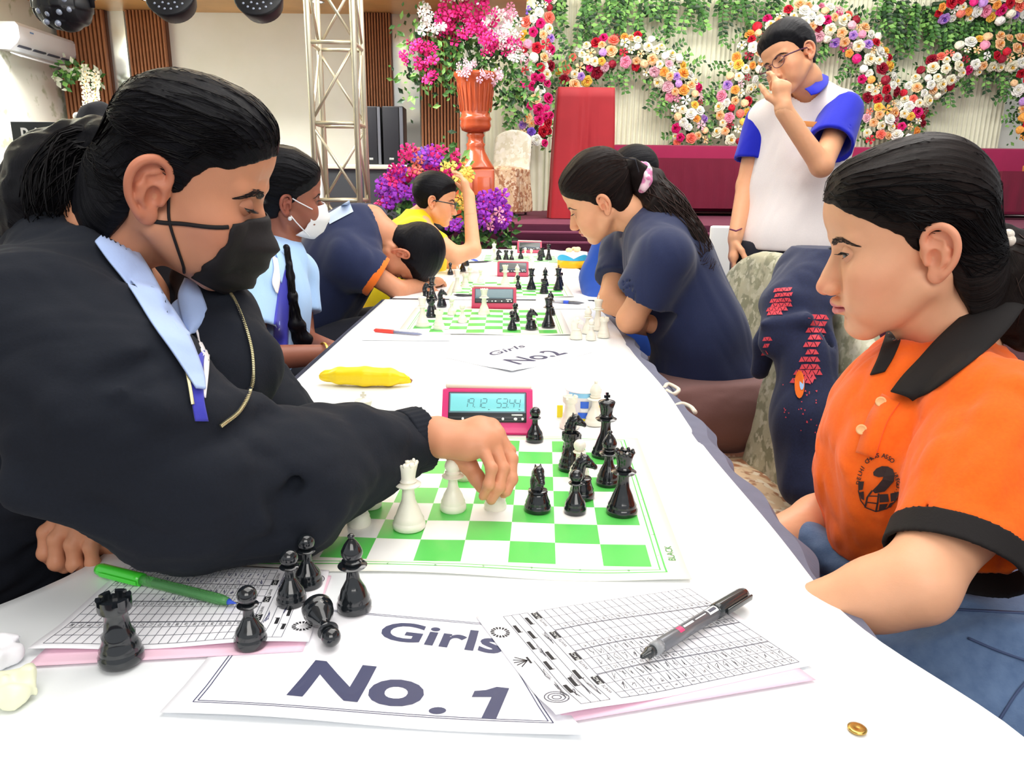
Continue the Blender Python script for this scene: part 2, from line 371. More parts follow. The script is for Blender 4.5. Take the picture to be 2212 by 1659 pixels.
def head_fields(g, neck=None, o={}):
    "adds head shapes to grid g in head space: x side, y forward, z up, origin between the ears"
    j = o.get('jaw', 1.0); ny = o.get('nose', 1.0)
    k_ = o.get('skull', 1.0); g.add(Ell((0, -.016 + (1 - k_) * .06, .044 - (1 - k_) * .03), (.074, .091 * k_, .080 * k_)), 0)
    g.add(Ell((0, .030 + o.get('fore', 0), .047), (.060, .054, .054)), .02)
    g.add(Ell((0, .026, -.010), (.065, .057, .062)), .02)
    g.add(Ell((0, .030, -.052), (.050, .049, .048)), .02)
    for s in (1, -1):
        g.add(Cone((s * .053, .002, -.048), (s * .017, .064, -.090), .0155, .013), .022)
        g.add(Ell((s * .042, .054, -.026), (.022, .027, .024)), .022)
        g.add(Ell((s * .034, .060, -.055), (.019, .024, .024)), .02)
        g.add(Cone((s * .012, .0785, .021), (s * .043, .0635, .021), .0065, .007), .012)
    g.add(Ell((0, .067, -.088), (.021, .0185, .018)), .018)
    g.add(Ell((0, .070, -.060), (.027, .0195, .019)), .014)
    if neck is not None:
        g.cones([(0, -.022, -.035), (0, -.022 + (neck[1] + .022) * .45, -.035 + (neck[2] + .035) * .45), tuple(neck)], [.050, .0475, .058], .016)
    if neck is not None:   # throat and neck muscle
        nk = np.array(neck); g.add(Cone((0, .022, -.075), nk + np.array([0, .025, .02]), .016, .016), .025)
        for s in (1, -1): g.add(Cone((s * .058, -.018, -.038), nk + np.array([s * .016, .036, .0]), .008, .009), .014)
    for s in (1, -1):
        g.sub(Ell((s * .0325, .092, .006), (.019, .0175, .0105)), .012)
        g.sub(Ell((s * .019, .090, .003), (.008, .010, .008)), .008)
    # nose
    nl = .1055 + (ny - 1) * .03; lp = o.get('lips', 1.0)
    g.add(Ell((0, .086, -.027), (.0105, .0175, .018)), .008)
    g.cones([(0, .0775, .012), (0, .0848, -.008), (0, nl - .0085, -.0295)], [.0058, .0066, .0092], .010)
    g.add(Ell((0, nl - .0030, -.0345), (.0105, .0098, .0092)), .006)
    for s in (1, -1):
        g.add(Ell((s * .0118, .0945, -.0385), (.0062, .0098, .0068)), .005)
        g.sub(Ell((s * .0058, .1000, -.0445), (.0028, .0055, .0028)), .002)
    g.add(Cone((0, .090, -.042), (0, .1025, -.0395), .0048, .0045), .004)
    # lips
    for s in (1, -1):
        g.cones([(s * .0215, .0795, -.0605), (s * .012, .0885, -.0575), (s * .004, .0925, -.0560), (0, .0920, -.0565)], [.0018, .0036 * lp, .0042 * lp, .0038 * lp], .0032)
        g.cones([(s * .0205, .0795, -.0620), (s * .011, .0870, -.0655), (0, .0902, -.0665)], [.0018, .0042 * lp, .0052 * lp], .0035)
    g.sub(Ell((0, .092, -.0785), (.019, .0065, .0048)), .008)
    def mouth(x, y, z):
        zl = -.0610 - 0.0006 + .0012 * np.cos(x / .0035) * np.exp(-(x / .008) ** 2) + 6 * x * x * 0
        return np.sqrt((z - zl) ** 2 + np.maximum(0, np.abs(x) - .022) ** 2 + (np.minimum(0, y - (.0885 - 14 * x * x))) ** 2) - .0009
    g.sub(Fn(mouth, (-.025, .075, -.068), (.025, .105, -.054)), .0022)
    g.sub(Cone((0, .0985, -.046), (0, .0955, -.0525), .0016, .0022), .004)
def head_cover(g, o={}):
    "skull and face without features or neck, as the base of hair"
    k_ = o.get('skull', 1.0); g.add(Ell((0, -.016 + (1 - k_) * .06, .044 - (1 - k_) * .03), (.074, .091 * k_, .080 * k_)), 0)
    g.add(Ell((0, .030 + o.get('fore', 0), .047), (.060, .054, .054)), .02)
    g.add(Ell((0, .026, -.010), (.065, .057, .062)), .02)
    g.add(Ell((0, -.030, -.030), (.056, .050, .060)), .02)
    if o.get('low'): g.add(Cone((0, -.028, -.03), (0, -.034, -.10), .056, .054), .02)
def lid_patch(cx, cy, cz, r, upper, opn, openlow, tiltx=0.0):
    n, m = 25, 7; P = []; s = 1 if cx > 0 else -1
    for i in range(n):
        lon = math.radians(-86 + 172 * i / (n - 1)); w = max(0, math.cos(lon / math.radians(62) * math.pi / 2)) ** 0.75 if abs(lon) < math.radians(61.9) else 0
        tilt = 0.10 * math.sin(lon) * s
        e = (opn * w if upper else -openlow * w) + tilt
        far = math.radians(84 if upper else -80)
        for k in range(m):
            la = e + (far - e) * (k / (m - 1)); rr = r + (0.0006 if k == 0 else 0.0)
            P.append((cx + rr * math.cos(la) * math.sin(lon), cy + rr * math.cos(la) * math.cos(lon), cz + rr * math.sin(la)))
    F = [(i * m + k, i * m + k + 1, (i + 1) * m + k + 1, (i + 1) * m + k) for i in range(n - 1) for k in range(m - 1)]
    F = [f[::-1] for f in F] if upper else F
    return np.array(P), np.array(F)
EYE = (.0318, .0675, .004, .0122)
def build_head(h, neck, o={}):
    "returns verts, quads and masks in head space"
    zlo = min(neck[2], -.11) - .03 if neck is not None else -.13
    ylo = min(-.125, neck[1] - .08) if neck is not None else -.125
    g = SDF((-.085, ylo, zlo), (.085, .128, .135), h)
    head_fields(g, neck, o)
    # ear canal dimple region is hidden by the ear itself
    P, F = g.mesh(); parts = [(P, F)]
    n0 = len(P)
    put_ears(parts, o.get('earx', .0685), o.get('eary', -.012), o.get('earz', -.010), math.radians(8), math.radians(26), o.get('earsc', 1.0))
    if not o.get('noeyes'):
        for s in (1, -1):
            parts.append(lid_patch(s * EYE[0], EYE[1], EYE[2], EYE[3] + .0012, True, o.get('lid', .15), .28))
            parts.append(lid_patch(s * EYE[0], EYE[1], EYE[2], EYE[3] + .0012, False, 0, o.get('lidlow', .28)))
    P, F = joinm(parts)
    x, y, z = P.T
    lip = ss(.0255, .0215, np.abs(x)) * ss(.076, .080, y)
    up = -.0535 - .30 * np.abs(x) + .0012 * np.exp(-((np.abs(x) - .005) / .004) ** 2) - .0010 * np.exp(-(x / .003) ** 2)
    lo = -.0716 + .28 * np.abs(x)
    lip = lip * ss(up + .0012, up - .0008, z) * ss(lo - .0012, lo + .0012, z)
    red = np.exp(-(((np.abs(x) - .045) / .02) ** 2 + ((y - .06) / .03) ** 2 + ((z + .03) / .02) ** 2)) * .5
    red = np.maximum(red, np.exp(-((x / .016) ** 2 + ((y - .108) / .014) ** 2 + ((z + .036) / .012) ** 2)) * .7)
    red = np.maximum(red, (np.abs(x) > .071) * (y < .03) * .4)
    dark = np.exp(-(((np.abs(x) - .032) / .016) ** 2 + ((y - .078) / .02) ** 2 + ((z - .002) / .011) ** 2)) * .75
    return P, F, dict(lip=lip, red=red, dark=dark)
def eye_parts(root, M, gaze, mats, o={}):
    for s in (1, -1):
        g = Vector(gaze).normalized(); q = g.to_track_quat('Z', 'Y').to_matrix()
        vs = []; fs = []; mi = []; nu, nv = 20, 14; r = EYE[3]
        prof = [0, 8, 15, 23, 31, 38, 50, 70, 90, 115, 140, 165, 180]
        for a in prof:
            a = math.radians(a); 
            for i in range(nu):
                b = 2 * math.pi * i / nu; v = q @ Vector((math.sin(a) * math.cos(b), math.sin(a) * math.sin(b), math.cos(a))) * r
                vs.append(M @ Vector((s * EYE[0] + v.x, EYE[1] + v.y, EYE[2] + v.z)))
        for j in range(len(prof) - 1):
            for i in range(nu):
                i2 = (i + 1) % nu; fs.append((j * nu + i, j * nu + i2, (j + 1) * nu + i2, (j + 1) * nu + i)); mi.append(2 if j < 2 else (1 if j < 4 else 0))
        link('eye', newmesh('eye', vs, fs, mats, True, mi), root)
def skin_project(bvh, pts, M, out=0.0006):
    "drop head-space points onto the face from outside, towards the head centre line"
    res = []
    for p in pts:
        p = Vector(p); d = Vector((-p.x * 0.75, -p.y * .6 - .2 * abs(p.y), 0)).normalized(); hit = bvh.ray_cast(p - d * 0.03, d, 0.08)
        res.append(hit[0] - d * out if hit[0] is not None else p)
    return [M @ q for q in res]
def brow_parts(root, M, bvh, m, thick=1.0, colour=None, o={}):
    dz = o.get('browz', 0)
    for s in (1, -1):
        pts = [(s * .0125, .092, .0172 + dz), (s * .018, .090, .0195 + dz), (s * .026, .086, .0225 + dz), (s * .036, .080, .0230 + dz), (s * .045, .070, .0185 + dz), (s * .050, .064, .0140 + dz)]
        w = [.0016, .0030, .0032, .0027, .0018, .0006]; hairs = MB()
        # short hairs lying along the brow, each a thin sliver
        r = random.Random(3); top = []
        for i in range(int(210 * thick)):
            t = r.random() * (len(pts) - 1.01); k = int(t); f = t - k
            c = [pts[k][q] * (1 - f) + pts[k + 1][q] * f for q in range(3)]; ww = (w[k] * (1 - f) + w[k + 1] * f) * thick
            off = r.uniform(-1, 1) * ww; dx = (pts[k + 1][0] - pts[k][0]); dzz = (pts[k + 1][2] - pts[k][2]); L = r.uniform(.004, .0065)
            n = math.hypot(dx, dzz); ux, uz = dx / n, dzz / n + (0.5 if k < 2 else .1) * (1 if off < .001 else -.6); a = (c[0], c[1], c[2] + off); b = (c[0] + ux * L, c[1] - .003, c[2] + off + uz * L * .6)
            pa, pb = skin_project(bvh, [a, b], M, .0003)
            hairs.tube([pa, pa.lerp(pb, .5) + (M.to_3x3() @ Vector((0, .0002, .0001))), pb], [.00016 * M.to_scale()[0], .00028 * M.to_scale()[0] * (thick ** .5), .00006], 3)
        hairs.build('eyebrow', [m], root)
def lash_parts(root, M, m, lid, o={}):
    for s in (1, -1):
        mb = MB(); pts = []; r = EYE[3] + .0019; n = 15
        for i in range(n):
            lon = math.radians(-62 + 124 * i / (n - 1)); w = max(0, math.cos(lon / math.radians(66) * math.pi / 2)) ** .75; la = lid * w + .10 * math.sin(lon) * s
            pts.append(M @ Vector((s * EYE[0] + r * math.cos(la) * math.sin(lon), EYE[1] + r * math.cos(la) * math.cos(lon), EYE[2] + r * math.sin(la))))
        mb.tube(pts, [.0003 + .0006 * math.sin(math.pi * i / (n - 1)) for i in range(n)], 5)
        for i in range(1, n - 1):
            for k in range(2):
                p = pts[i].lerp(pts[i + 1], k * .5); lon = math.radians(-62 + 124 * (i + k * .5) / (n - 1)); d = M.to_3x3() @ Vector((math.sin(lon) * .8, math.cos(lon), -.35)); c = M.to_3x3() @ Vector((0, 0, 1))
                L = .0075 if abs(i - n / 2) < 5 else .0055
                mb.tube([p, p + d * L * .6, p + d * L + c * L * .3], [.00028, .0002, .00004], 3)
        mb.build('eyelashes', [m], root)
def hairline(y, pts):
    ys = [p[0] for p in pts]; zs = [p[1] for p in pts]; return np.interp(y, ys, zs)
HL_FEMALE = [(-.11, -.055), (-.06, -.066), (-.030, -.050), (-.018, -.020), (-.004, .004), (.004, -.006), (.012, .000), (.020, .015), (.034, .027), (.050, .038), (.068, .050), (.080, .063), (.095, .072)]
HL_LOW = [(-.11, -.105), (-.06, -.102), (-.040, -.090), (-.028, -.052), (-.018, -.020)] + HL_FEMALE[4:]
HL_MALE = [(-.11, -.045), (-.06, -.050), (-.032, -.038), (-.020, -.018), (-.006, .006), (.006, -.006), (.014, -.002), (.022, .016), (.034, .034), (.050, .048), (.066, .058), (.080, .064), (.095, .068)]
def build_cap(h, line, thick, poly=None, axis=None, jag=.0012, crown=0.0, wav=0.0006, skull=1.0, fore=0, low=False):
    "hair cap: grows out of the skin along the hairline; returns verts, quads, strand coordinates"
    g = SDF((-.10, -.14, -.12), (.10, .125, .155), h); head_cover(g, dict(skull=skull, fore=fore, low=low))
    X, Y, Z = g.ax[0][:, None, None], g.ax[1][None, :, None], g.ax[2][None, None, :]
    zl = hairline(Y + 0 * X + 0 * Z, line) + jag * nz3(X, Y, Z, 320, 2) + .002 * nz3(X, Y, Z, 90, 4)
    d = (Z - zl)
    th = thick * ss(-.004, .045, d) + .0012 * ss(-.003, .002, d) - .004 * ss(.002, -.004, d) - (.03 * ss(.002, -.02, d) if low else 0)
    th = th + crown * ss(.05, .12, Z) * ss(.05, -.02, Y)
    g.D = (g.D - th).astype(np.float32)
    ax = np.array(axis if axis is not None else (0, -1, .05), float); ax /= np.linalg.norm(ax); cc = np.array((0, 0, .03))
    s1 = np.cross(ax, (1, 0, 0.0)); s1 /= np.linalg.norm(s1); s2 = np.cross(ax, s1)
    def co(x, y, z):
        u = (x - cc[0]) * s1[0] + (y - cc[1]) * s1[1] + (z - cc[2]) * s1[2]; v = (x - cc[0]) * s2[0] + (y - cc[1]) * s2[1] + (z - cc[2]) * s2[2]
        return np.arctan2(v, u), (x - cc[0]) * ax[0] + (y - cc[1]) * ax[1] + (z - cc[2]) * ax[2]
    if wav:
        def f(x, y, z):
            a, b = co(x, y, z); return wav * (np.sin(a * 46 + 3 * np.sin(b * 30) + 2 * np.sin(a * 7)) * .5 + np.sin(a * 97 + 2 * np.sin(b * 22)) * .4 + np.sin(a * 19 + b * 20) * .5)
        g.disp(f)
    P, F = g.mesh(); a, b = co(*P.T)
    return P, F, a, b
def strands(paths, r0, n=3, taper=.25):
    "thin tapered locks; paths = list of point lists -> verts, tri/quads merged as quads"
    P = []; F = []; o = 0
    for q, pts in enumerate(paths):
        pts = np.asarray(pts, float); m = len(pts); t = np.gradient(pts, axis=0); t /= np.maximum(np.linalg.norm(t, axis=1, keepdims=True), 1e-9)
        ref = np.array([.3, .5, .8]); a = np.cross(t, ref); a /= np.maximum(np.linalg.norm(a, axis=1, keepdims=True), 1e-9); b = np.cross(t, a)
        rr = (r0[q] if hasattr(r0, '__len__') else r0) * (1 - (1 - taper) * np.linspace(0, 1, m) ** 1.5); rr[-1] *= .3
        for k in range(n):
            an = 2 * math.pi * k / n; P.append(pts + (a * math.cos(an) + b * math.sin(an)) * rr[:, None])
        i = np.arange(m - 1)
        for k in range(n):
            k2 = (k + 1) % n; F.append(np.stack([o + k * m + i, o + k2 * m + i, o + k2 * m + i + 1, o + k * m + i + 1], 1))
        o += n * m
    return np.concatenate(P), np.concatenate(F)

def edge_strands(P, F, line, tie, n, seed=1, spread=1.0):
    "single hairs running from the hairline back over the cap to the tie point, head space"
    bv = bvh_of(P, F); r = random.Random(seed); out = []; tie = Vector(tie)
    for i in range(n):
        s = r.choice((-1, 1)); y = r.uniform(-.02, .092) if i % 3 else r.uniform(.02, .092)
        z = float(hairline(y, line)) + r.uniform(-.003, .012) * spread
        if i % 2: z += r.uniform(0, .06)
        x = s * r.uniform(0, .08) if y > .075 else s * .085
        p0, nr, _, _ = bv.find_nearest(Vector((x, y, z)))
        if p0 is None: continue
        pts = []; k = r.randint(9, 13); lift = r.uniform(.0001, .0014); end = r.uniform(.6, 1.0)
        for j in range(k):
            t = j / (k - 1) * end; q = p0.lerp(tie, t); c = Vector((0, -.01, .03)); d = (q - c).normalized(); q = c + d * .14
            h, nn, _, _ = bv.find_nearest(q); pts.append(tuple(h + nn * (lift * min(1, .2 + 3 * t))))
        out.append(pts)
    return strands(out, [.0002 + .0003 * r.random() for _ in out], 3, .5)
# ------------------------------------------------------------------ the hall
def M_(p): return Vector(p)
WALLC = mat('cream_wallpaper', srgb(253, 253, 248), rough=.75, noise_scale=2.2, col2=srgb(234, 237, 220), bump=.05, detail=5, thr=None)
WALLL = mat('leaf_wallpaper', srgb(246, 250, 238), rough=.75, noise_scale=7, col2=srgb(196, 206, 176), detail=4, thr=.62)
WOODC = mat('ceiling_wood', srgb(222, 176, 112), rough=.4, noise_amt=.35, noise_scale=3)
SLATM = mat('slat_wood', srgb(168, 110, 72), rough=.45, noise_amt=.3, noise_scale=9)
SLATD = mat('slat_backing', srgb(104, 62, 38), rough=.6)
MIRROR = mat('mirror_glass', srgb(214, 226, 222), rough=.06, metal=1.0)
MIRF = mat('mirror_bevel', srgb(240, 246, 244), rough=.12, metal=.7)
FLOORM = mat('hall_carpet', srgb(96, 60, 66), rough=.95, noise_amt=.5, noise_scale=30, col2=srgb(60, 34, 42))
STAGEM = mat('stage_carpet', srgb(104, 40, 66), rough=.9, noise_amt=.25, noise_scale=20)
STAGEF = mat('stage_skirt', srgb(88, 26, 56), rough=.8, noise_amt=.3, noise_scale=10)
DRAPE = mat('cream_drape', srgb(236, 236, 214), rough=.7, noise_amt=.06, noise_scale=8, sheen=.2)
SGH = .865                                   # stage height
def struct(o): o['kind'] = 'structure'; return o
struct(MB().box((0, 4.5, -.05), (16, 17, .1)).build('floor', FLOORM, smooth=False))
XC = ony(140, 200, 8.0).x                    # left rear corner
struct(MB().box(((XC + 6.4) / 2, 9.95, 2.1), (6.4 - XC + 1.2, .1, 4.3)).build('wall_stage', WALLC, smooth=False))
struct(MB().box(((XC - .6) / 2, 8.05, 2.0), (-.6 - XC, .1, 4.1)).build('wall_back', WALLC, smooth=False))
struct(MB().box((-.55, 8.95, 2.0), (.1, 1.9, 4.1)).build('wall_return', WALLC, smooth=False))
struct(MB().box((XC - .05, 5.2, 2.0), (.1, 5.8, 4.1)).build('wall_left', WALLL, smooth=False))
ZC = ony(450, 27, 8.0).z
x1 = ony(1135, 20, 8.0).x
o = MB().box(((XC + x1) / 2, 7.3, ZC + .06), (x1 - XC, 1.5, .12)); struct(o.build('ceiling', WOODC, smooth=False))
struct(MB().box((1.0, 2.2, 4.25), (12, 15.6, .1)).build('ceiling_main', mat('ceiling_white', srgb(240, 238, 230), rough=.8), smooth=False))
# round downlights in the wooden soffit
DL = mat('downlight_glow', (1, 1, 1, 1), emit=(.95, 1, 1, 1), estr=9); CHR = mat('chrome_ring', srgb(210, 214, 216), rough=.2, metal=1)
for i, (px, txt) in enumerate([(192, 'above the first wooden column'), (322, 'above the second wooden column'), (686, 'above the lattice tower'), (1040, 'above the tall flower urn')]):
    p = ony(px, 16, 7.5); t = empty('downlight', (p.x, 7.5, ZC), 'bright round recessed downlight in the wooden soffit ' + txt, 'ceiling light', 'soffit downlights')
    MB().lathe([(.045, -.004), (.062, -.006), (.066, 0), (.045, 0)], 20, cap=False).build('ring', CHR, t)
    MB().lathe([(.045, -.003), (.046, -.001)], 20).build('lens', DL, t)
# fluted wooden wall panels: backing and separate slats
def slat_panel(px0, px1, n, label, y=8.0, out=.10, bot=0):
    a, b = ony(px0, 200, y - out).x, ony(px1, 200, y - out).x; w = b - a
    t = empty('slat_panel', ((a + b) / 2, y - .004, bot), label, 'wall panel', 'fluted wooden wall panels')
    MB().box((0, -.03, (ZC - bot) / 2), (w, .06, ZC - bot)).build('backing', SLATD, t, smooth=False)
    s = w / n; me = MB().box((0, 0, 0), (s * .62, .045, ZC - bot - .005), bev=.006).mesh('slat', SLATM)
    for i in range(n): link('slat', me, t, Matrix.Translation((-w / 2 + s * (i + .5), -.08, (ZC - bot) / 2)))
    return t
slat_panel(138, 242, 12, 'wide fluted wooden wall panel nearest the air conditioner')
slat_panel(287, 369, 11, 'fluted wooden wall panel right of the narrow mirror')
slat_panel(782, 848, 11, 'fluted wooden wall panel behind the black speakers')
slat_panel(908, 992, 12, 'fluted wooden wall panel behind the tall flower urn')
def mirror(px0, px1, label, y=8.0):
    a, b = ony(px0, 200, y).x, ony(px1, 200, y).x; w = b - a; zt = ony(px0, 80, y).z; zb = .2
    t = empty('mirror_panel', ((a + b) / 2, y, zb), label, 'mirror', 'mirrors of diamond panes')
    MB().box((0, -.012, (ZC - zb) / 2), (w, .02, ZC - zb)).build('backing', MIRF, t, smooth=False)
    s = w / 2.0; k = 0; H = zt - zb
    r = random.Random(px0)
    for i in range(-1, 5):
        for j in range(-1, int(H / s * 1) + 2):
            cx = -w / 2 + i * s / 1.0 + (s / 2 if j % 2 else 0); cz = j * s * .5 * 1.0
            poly = [(cx + s / 2, cz), (cx, cz + s / 2), (cx - s / 2, cz), (cx, cz - s / 2)]
            # clip to the panel
            def clip(pl, f, g):
                out = []
                for q in range(len(pl)):
                    A, B = pl[q], pl[(q + 1) % len(pl)]; fa, fb = f(A), f(B)
                    if fa >= 0: out.append(A)
                    if fa * fb < 0: u = fa / (fa - fb); out.append((A[0] + (B[0] - A[0]) * u, A[1] + (B[1] - A[1]) * u))
                return out
            for f in (lambda p: p[0] + w / 2, lambda p: w / 2 - p[0], lambda p: p[1] - .02, lambda p: H - p[1]): poly = clip(poly, f, 0) if len(poly) > 2 else []
            if len(poly) < 3: continue
            c = (sum(p[0] for p in poly) / len(poly), sum(p[1] for p in poly) / len(poly)); tx, tz = r.uniform(-.01, .01), r.uniform(-.01, .01)
            ins = [(c[0] + (p[0] - c[0]) * .90, c[1] + (p[1] - c[1]) * .90) for p in poly]; n = len(poly)
            dp = lambda p, o: -o - (p[0] - c[0]) * tx * 2 - (p[1] - c[1]) * tz * 2
            vs = [(p[0], -.023, p[1]) for p in poly] + [(p[0], dp(p, .033), p[1]) for p in ins]
            fs = [tuple(range(n, 2 * n))] + [(q, (q + 1) % n, n + (q + 1) % n, n + q) for q in range(n)]
            link('mirror_tile', newmesh('mirror_tile', vs, fs, [MIRROR], False), t)
mirror(239, 287, 'narrow mirror of slanted diamond panes between the two left wooden panels')
mirror(849, 907, 'narrow mirror of slanted diamond panes between speakers and flower urn')
# stage
struct(MB().box((2.2, 8.0, SGH - .03), (8.0, 4.0, .06)).build('stage_floor', STAGEM, smooth=False))
mb = MB(); n = 260
vs = []; fs = []
for i in range(n):
    x = -1.8 + 8 * i / (n - 1)
    for k, z in enumerate((0, .25, .5, .72, SGH - .01)): vs.append((x, 6.0 - .012 * math.sin(i * .9) * (1 - k * .18) - .012, z))
for i in range(n - 1):
    for k in range(4): fs.append((i * 5 + k, (i + 1) * 5 + k, (i + 1) * 5 + k + 1, i * 5 + k + 1))
struct(link('stage_front', newmesh('stage_front', vs, fs, STAGEF)))
mb = MB()
for k in range(3): mb.box((2.2, 5.93 - k * .0 - .02 * k, SGH - .06 - .075 * k), (7.96, .03, .022), bev=.006)
struct(mb.build('trim_1', mat('stage_band', srgb(122, 54, 84), rough=.6), smooth=True))
# pleated drape
def pleated(name, xa, xb, y, z0, z1, m, pitch=.055, amp=.022, label='', cat='curtain', nz=5):
    n = int((xb - xa) / pitch * 6); vs = []; fs = []
    for i in range(n + 1):
        x = xa + (xb - xa) * i / n; ph = i / 6 * 2 * math.pi; w = .25 * math.sin(i * .071) + .2 * math.sin(i * .023)
        for k in range(nz):
            z = z0 + (z1 - z0) * k / (nz - 1); vs.append((x + .01 * math.sin(k + i * .05), y - amp * (math.sin(ph + w) * (1 - .1 * k)) - .008 * math.sin(i * .11 + k), z))
    for i in range(n):
        for k in range(nz - 1): fs.append((i * nz + k, (i + 1) * nz + k, (i + 1) * nz + k + 1, i * nz + k + 1))
    return tag(link(name, newmesh(name, vs, fs, m)), label, cat)
pleated('drape', ony(1168, 200, 9.7).x, 6.0, 9.7, SGH, 4.2, DRAPE, label='cream pleated drape hanging behind the flower arches on stage')
pleated('drape', ony(1045, 200, 9.4).x, ony(1175, 200, 9.4).x, 9.55, SGH, 4.2, DRAPE, label='cream drape section behind the vertical flower garland', pitch=.09)
# ------------------------------------------------------------------ flowers
def blossom_mesh(m, mc, kind=0, seed=0):
    r = random.Random(seed); vs = []; fs = []; mi = []
    if kind == 0:       # rose: nested cupped petals
        for ring, (n, r0, h0, op) in enumerate([(5, .052, .010, .9), (5, .040, .026, .55), (4, .026, .034, .25), (3, .012, .036, .1)]):
            for i in range(n):
                a = 2 * math.pi * (i / n) + ring * .7; w = math.pi / n * 1.25; o = len(vs)
                def P(t, rr, z): return (rr * math.cos(a + t), rr * math.sin(a + t), z)
                vs += [P(0, .004, .0), P(-w, r0 * .75, h0 * .7), P(w, r0 * .75, h0 * .7), P(-w * .6, r0, h0 + .012 * (1 - op)), P(w * .6, r0, h0 + .012 * (1 - op)), P(0, r0 * (1 + .12 * op), h0 + .010 - .012 * op)]
                fs += [(o, o + 2, o + 4, o + 3, o + 1), (o + 3, o + 4, o + 5)]; mi += [1 if ring > 2 else 0] * 2
    elif kind == 1:     # open five petal blossom
        for i in range(5):
            a = 2 * math.pi * i / 5 + r.uniform(-.1, .1); o = len(vs)
            def P(t, rr, z): return (rr * math.cos(a + t), rr * math.sin(a + t), z)
            vs += [P(0, .003, 0), P(-.35, .026, .012), P(.35, .026, .012), P(-.42, .043, .008 + r.uniform(-.006, .012)), P(.42, .043, .008 + r.uniform(-.006, .012)), P(0, .050, .002)]
            fs += [(o, o + 2, o + 1), (o + 1, o + 2, o + 4, o + 3), (o + 3, o + 4, o + 5)]; mi += [0] * 3
        b = MB().ball((0, 0, .010), .008, 6, 4); o = len(vs); vs += b.v; fs += [tuple(i + o for i in f) for f in b.f]; mi += [1] * len(b.f)
    else:               # ruffled ball (hydrangea / carnation)
        b = MB().ball((0, 0, .02), (.045, .045, .036), 10, 6)
        vs = [tuple(c * (1 + r.uniform(-.16, .12)) for c in v) for v in b.v]; fs = b.f; mi = [0] * len(fs)
    return newmesh('blossom', vs, fs, [m, mc], kind != 2 and False, mi)
FC = {k: mat('petal_' + k, srgb(*c), rough=.6, noise_amt=.12, noise_scale=30) for k, c in dict(cream=(250, 246, 226), white=(248, 250, 244), peach=(252, 208, 160), yellow=(250, 208, 90), orange=(250, 176, 84),
    red=(206, 24, 52), crimson=(150, 14, 46), magenta=(232, 30, 130), pink=(246, 158, 190), lilac=(196, 150, 226), purple=(160, 50, 200), violet=(130, 90, 210), coral=(248, 128, 110), palepink=(238, 190, 206), buttercup=(244, 222, 110)).items()}
BM = {}
def bmesh_of(col, kind, seed=0):
    k = (col, kind, seed)
    if k not in BM:
        core = {'cream': 'yellow', 'white': 'cream', 'peach': 'orange', 'yellow': 'orange', 'red': 'crimson', 'lilac': 'violet', 'magenta': 'crimson', 'purple': 'magenta'}.get(col, col); BM[k] = blossom_mesh(FC[col], FC[core], kind, seed)
    return BM[k]
LEAFA = mat('leaf_green', srgb(84, 136, 62), rough=.45, noise_scale=14, col2=srgb(46, 96, 44), noise_amt=.3)
LEAFB = mat('leaf_pale', srgb(150, 196, 104), rough=.5, noise_scale=14, col2=srgb(96, 160, 76), noise_amt=.3)
LEAFD = mat('leaf_dark', srgb(44, 78, 44), rough=.4, noise_scale=14, col2=srgb(30, 58, 36), noise_amt=.3)
def leaf_geo(mb, p, d, up, L, w, mi):
    p = Vector(p); d = Vector(d).normalized(); s = d.cross(Vector(up)); s = s.normalized() if s.length > 1e-4 else Vector((1, 0, 0)); n = s.cross(d)
    o = len(mb.v); mid = p + d * L * .45 - n * L * .06
    for q in (p, mid + s * w + n * w * .3, p + d * L, mid - s * w + n * w * .3, mid): mb.v.append(tuple(q))
    mb.f += [(o, o + 1, o + 4), (o + 1, o + 2, o + 4), (o + 2, o + 3, o + 4), (o + 3, o, o + 4)]; mb.m += [mi] * 4
def foliage(name, spots, parent, r, L=.055, kind='stuff', mats=None, label=None):
    mb = MB()
    for p, spread, cnt, dirv in spots:
        for _ in range(cnt):
            q = Vector(p) + Vector((r.gauss(0, spread), r.gauss(0, spread * .45), r.gauss(0, spread)))
            d = Vector((r.uniform(-1, 1), r.uniform(-.8, .2), r.uniform(-1, 1))) + Vector(dirv); l = L * r.uniform(.7, 1.35)
            leaf_geo(mb, q, d, (r.uniform(-.5, .5), -1, r.uniform(-.3, .6)), l, l * .27, r.choice((0, 0, 1, 2)))
    o = mb.build(name, mats or [LEAFA, LEAFB, LEAFD], parent, smooth=False); o['kind'] = kind
    return o
def vine(mb, p, d, n, r, L=.055, sag=.02):
    "a hanging stem with paired leaves"
    pts = [Vector(p)]; d = Vector(d).normalized()
    for i in range(n):
        d = (d + Vector((r.uniform(-.25, .25), r.uniform(-.1, .1), -sag * 4 + r.uniform(-.15, .15)))).normalized(); pts.append(pts[-1] + d * .045)
    mb.tube(pts, .0025, 3, 2)
    for i, q in enumerate(pts[1:]):
        s = d.cross(Vector((0, 1, 0))); s = s.normalized() if s.length > .01 else Vector((1, 0, 0))
        for k in (-1, 1):
            l = L * r.uniform(.8, 1.2); leaf_geo(mb, q, s * k + d * .6 + Vector((0, r.uniform(-.5, 0), 0)), (0, -1, .2), l, l * .30, r.choice((0, 0, 1, 2)))
PAL = ['cream'] * 8 + ['white'] * 6 + ['peach'] * 7 + ['yellow'] * 2 + ['orange'] * 2 + ['red'] * 3 + ['crimson'] * 3 + ['magenta'] * 2 + ['pink'] * 2 + ['palepink'] * 2 + ['lilac'] + ['coral'] * 2
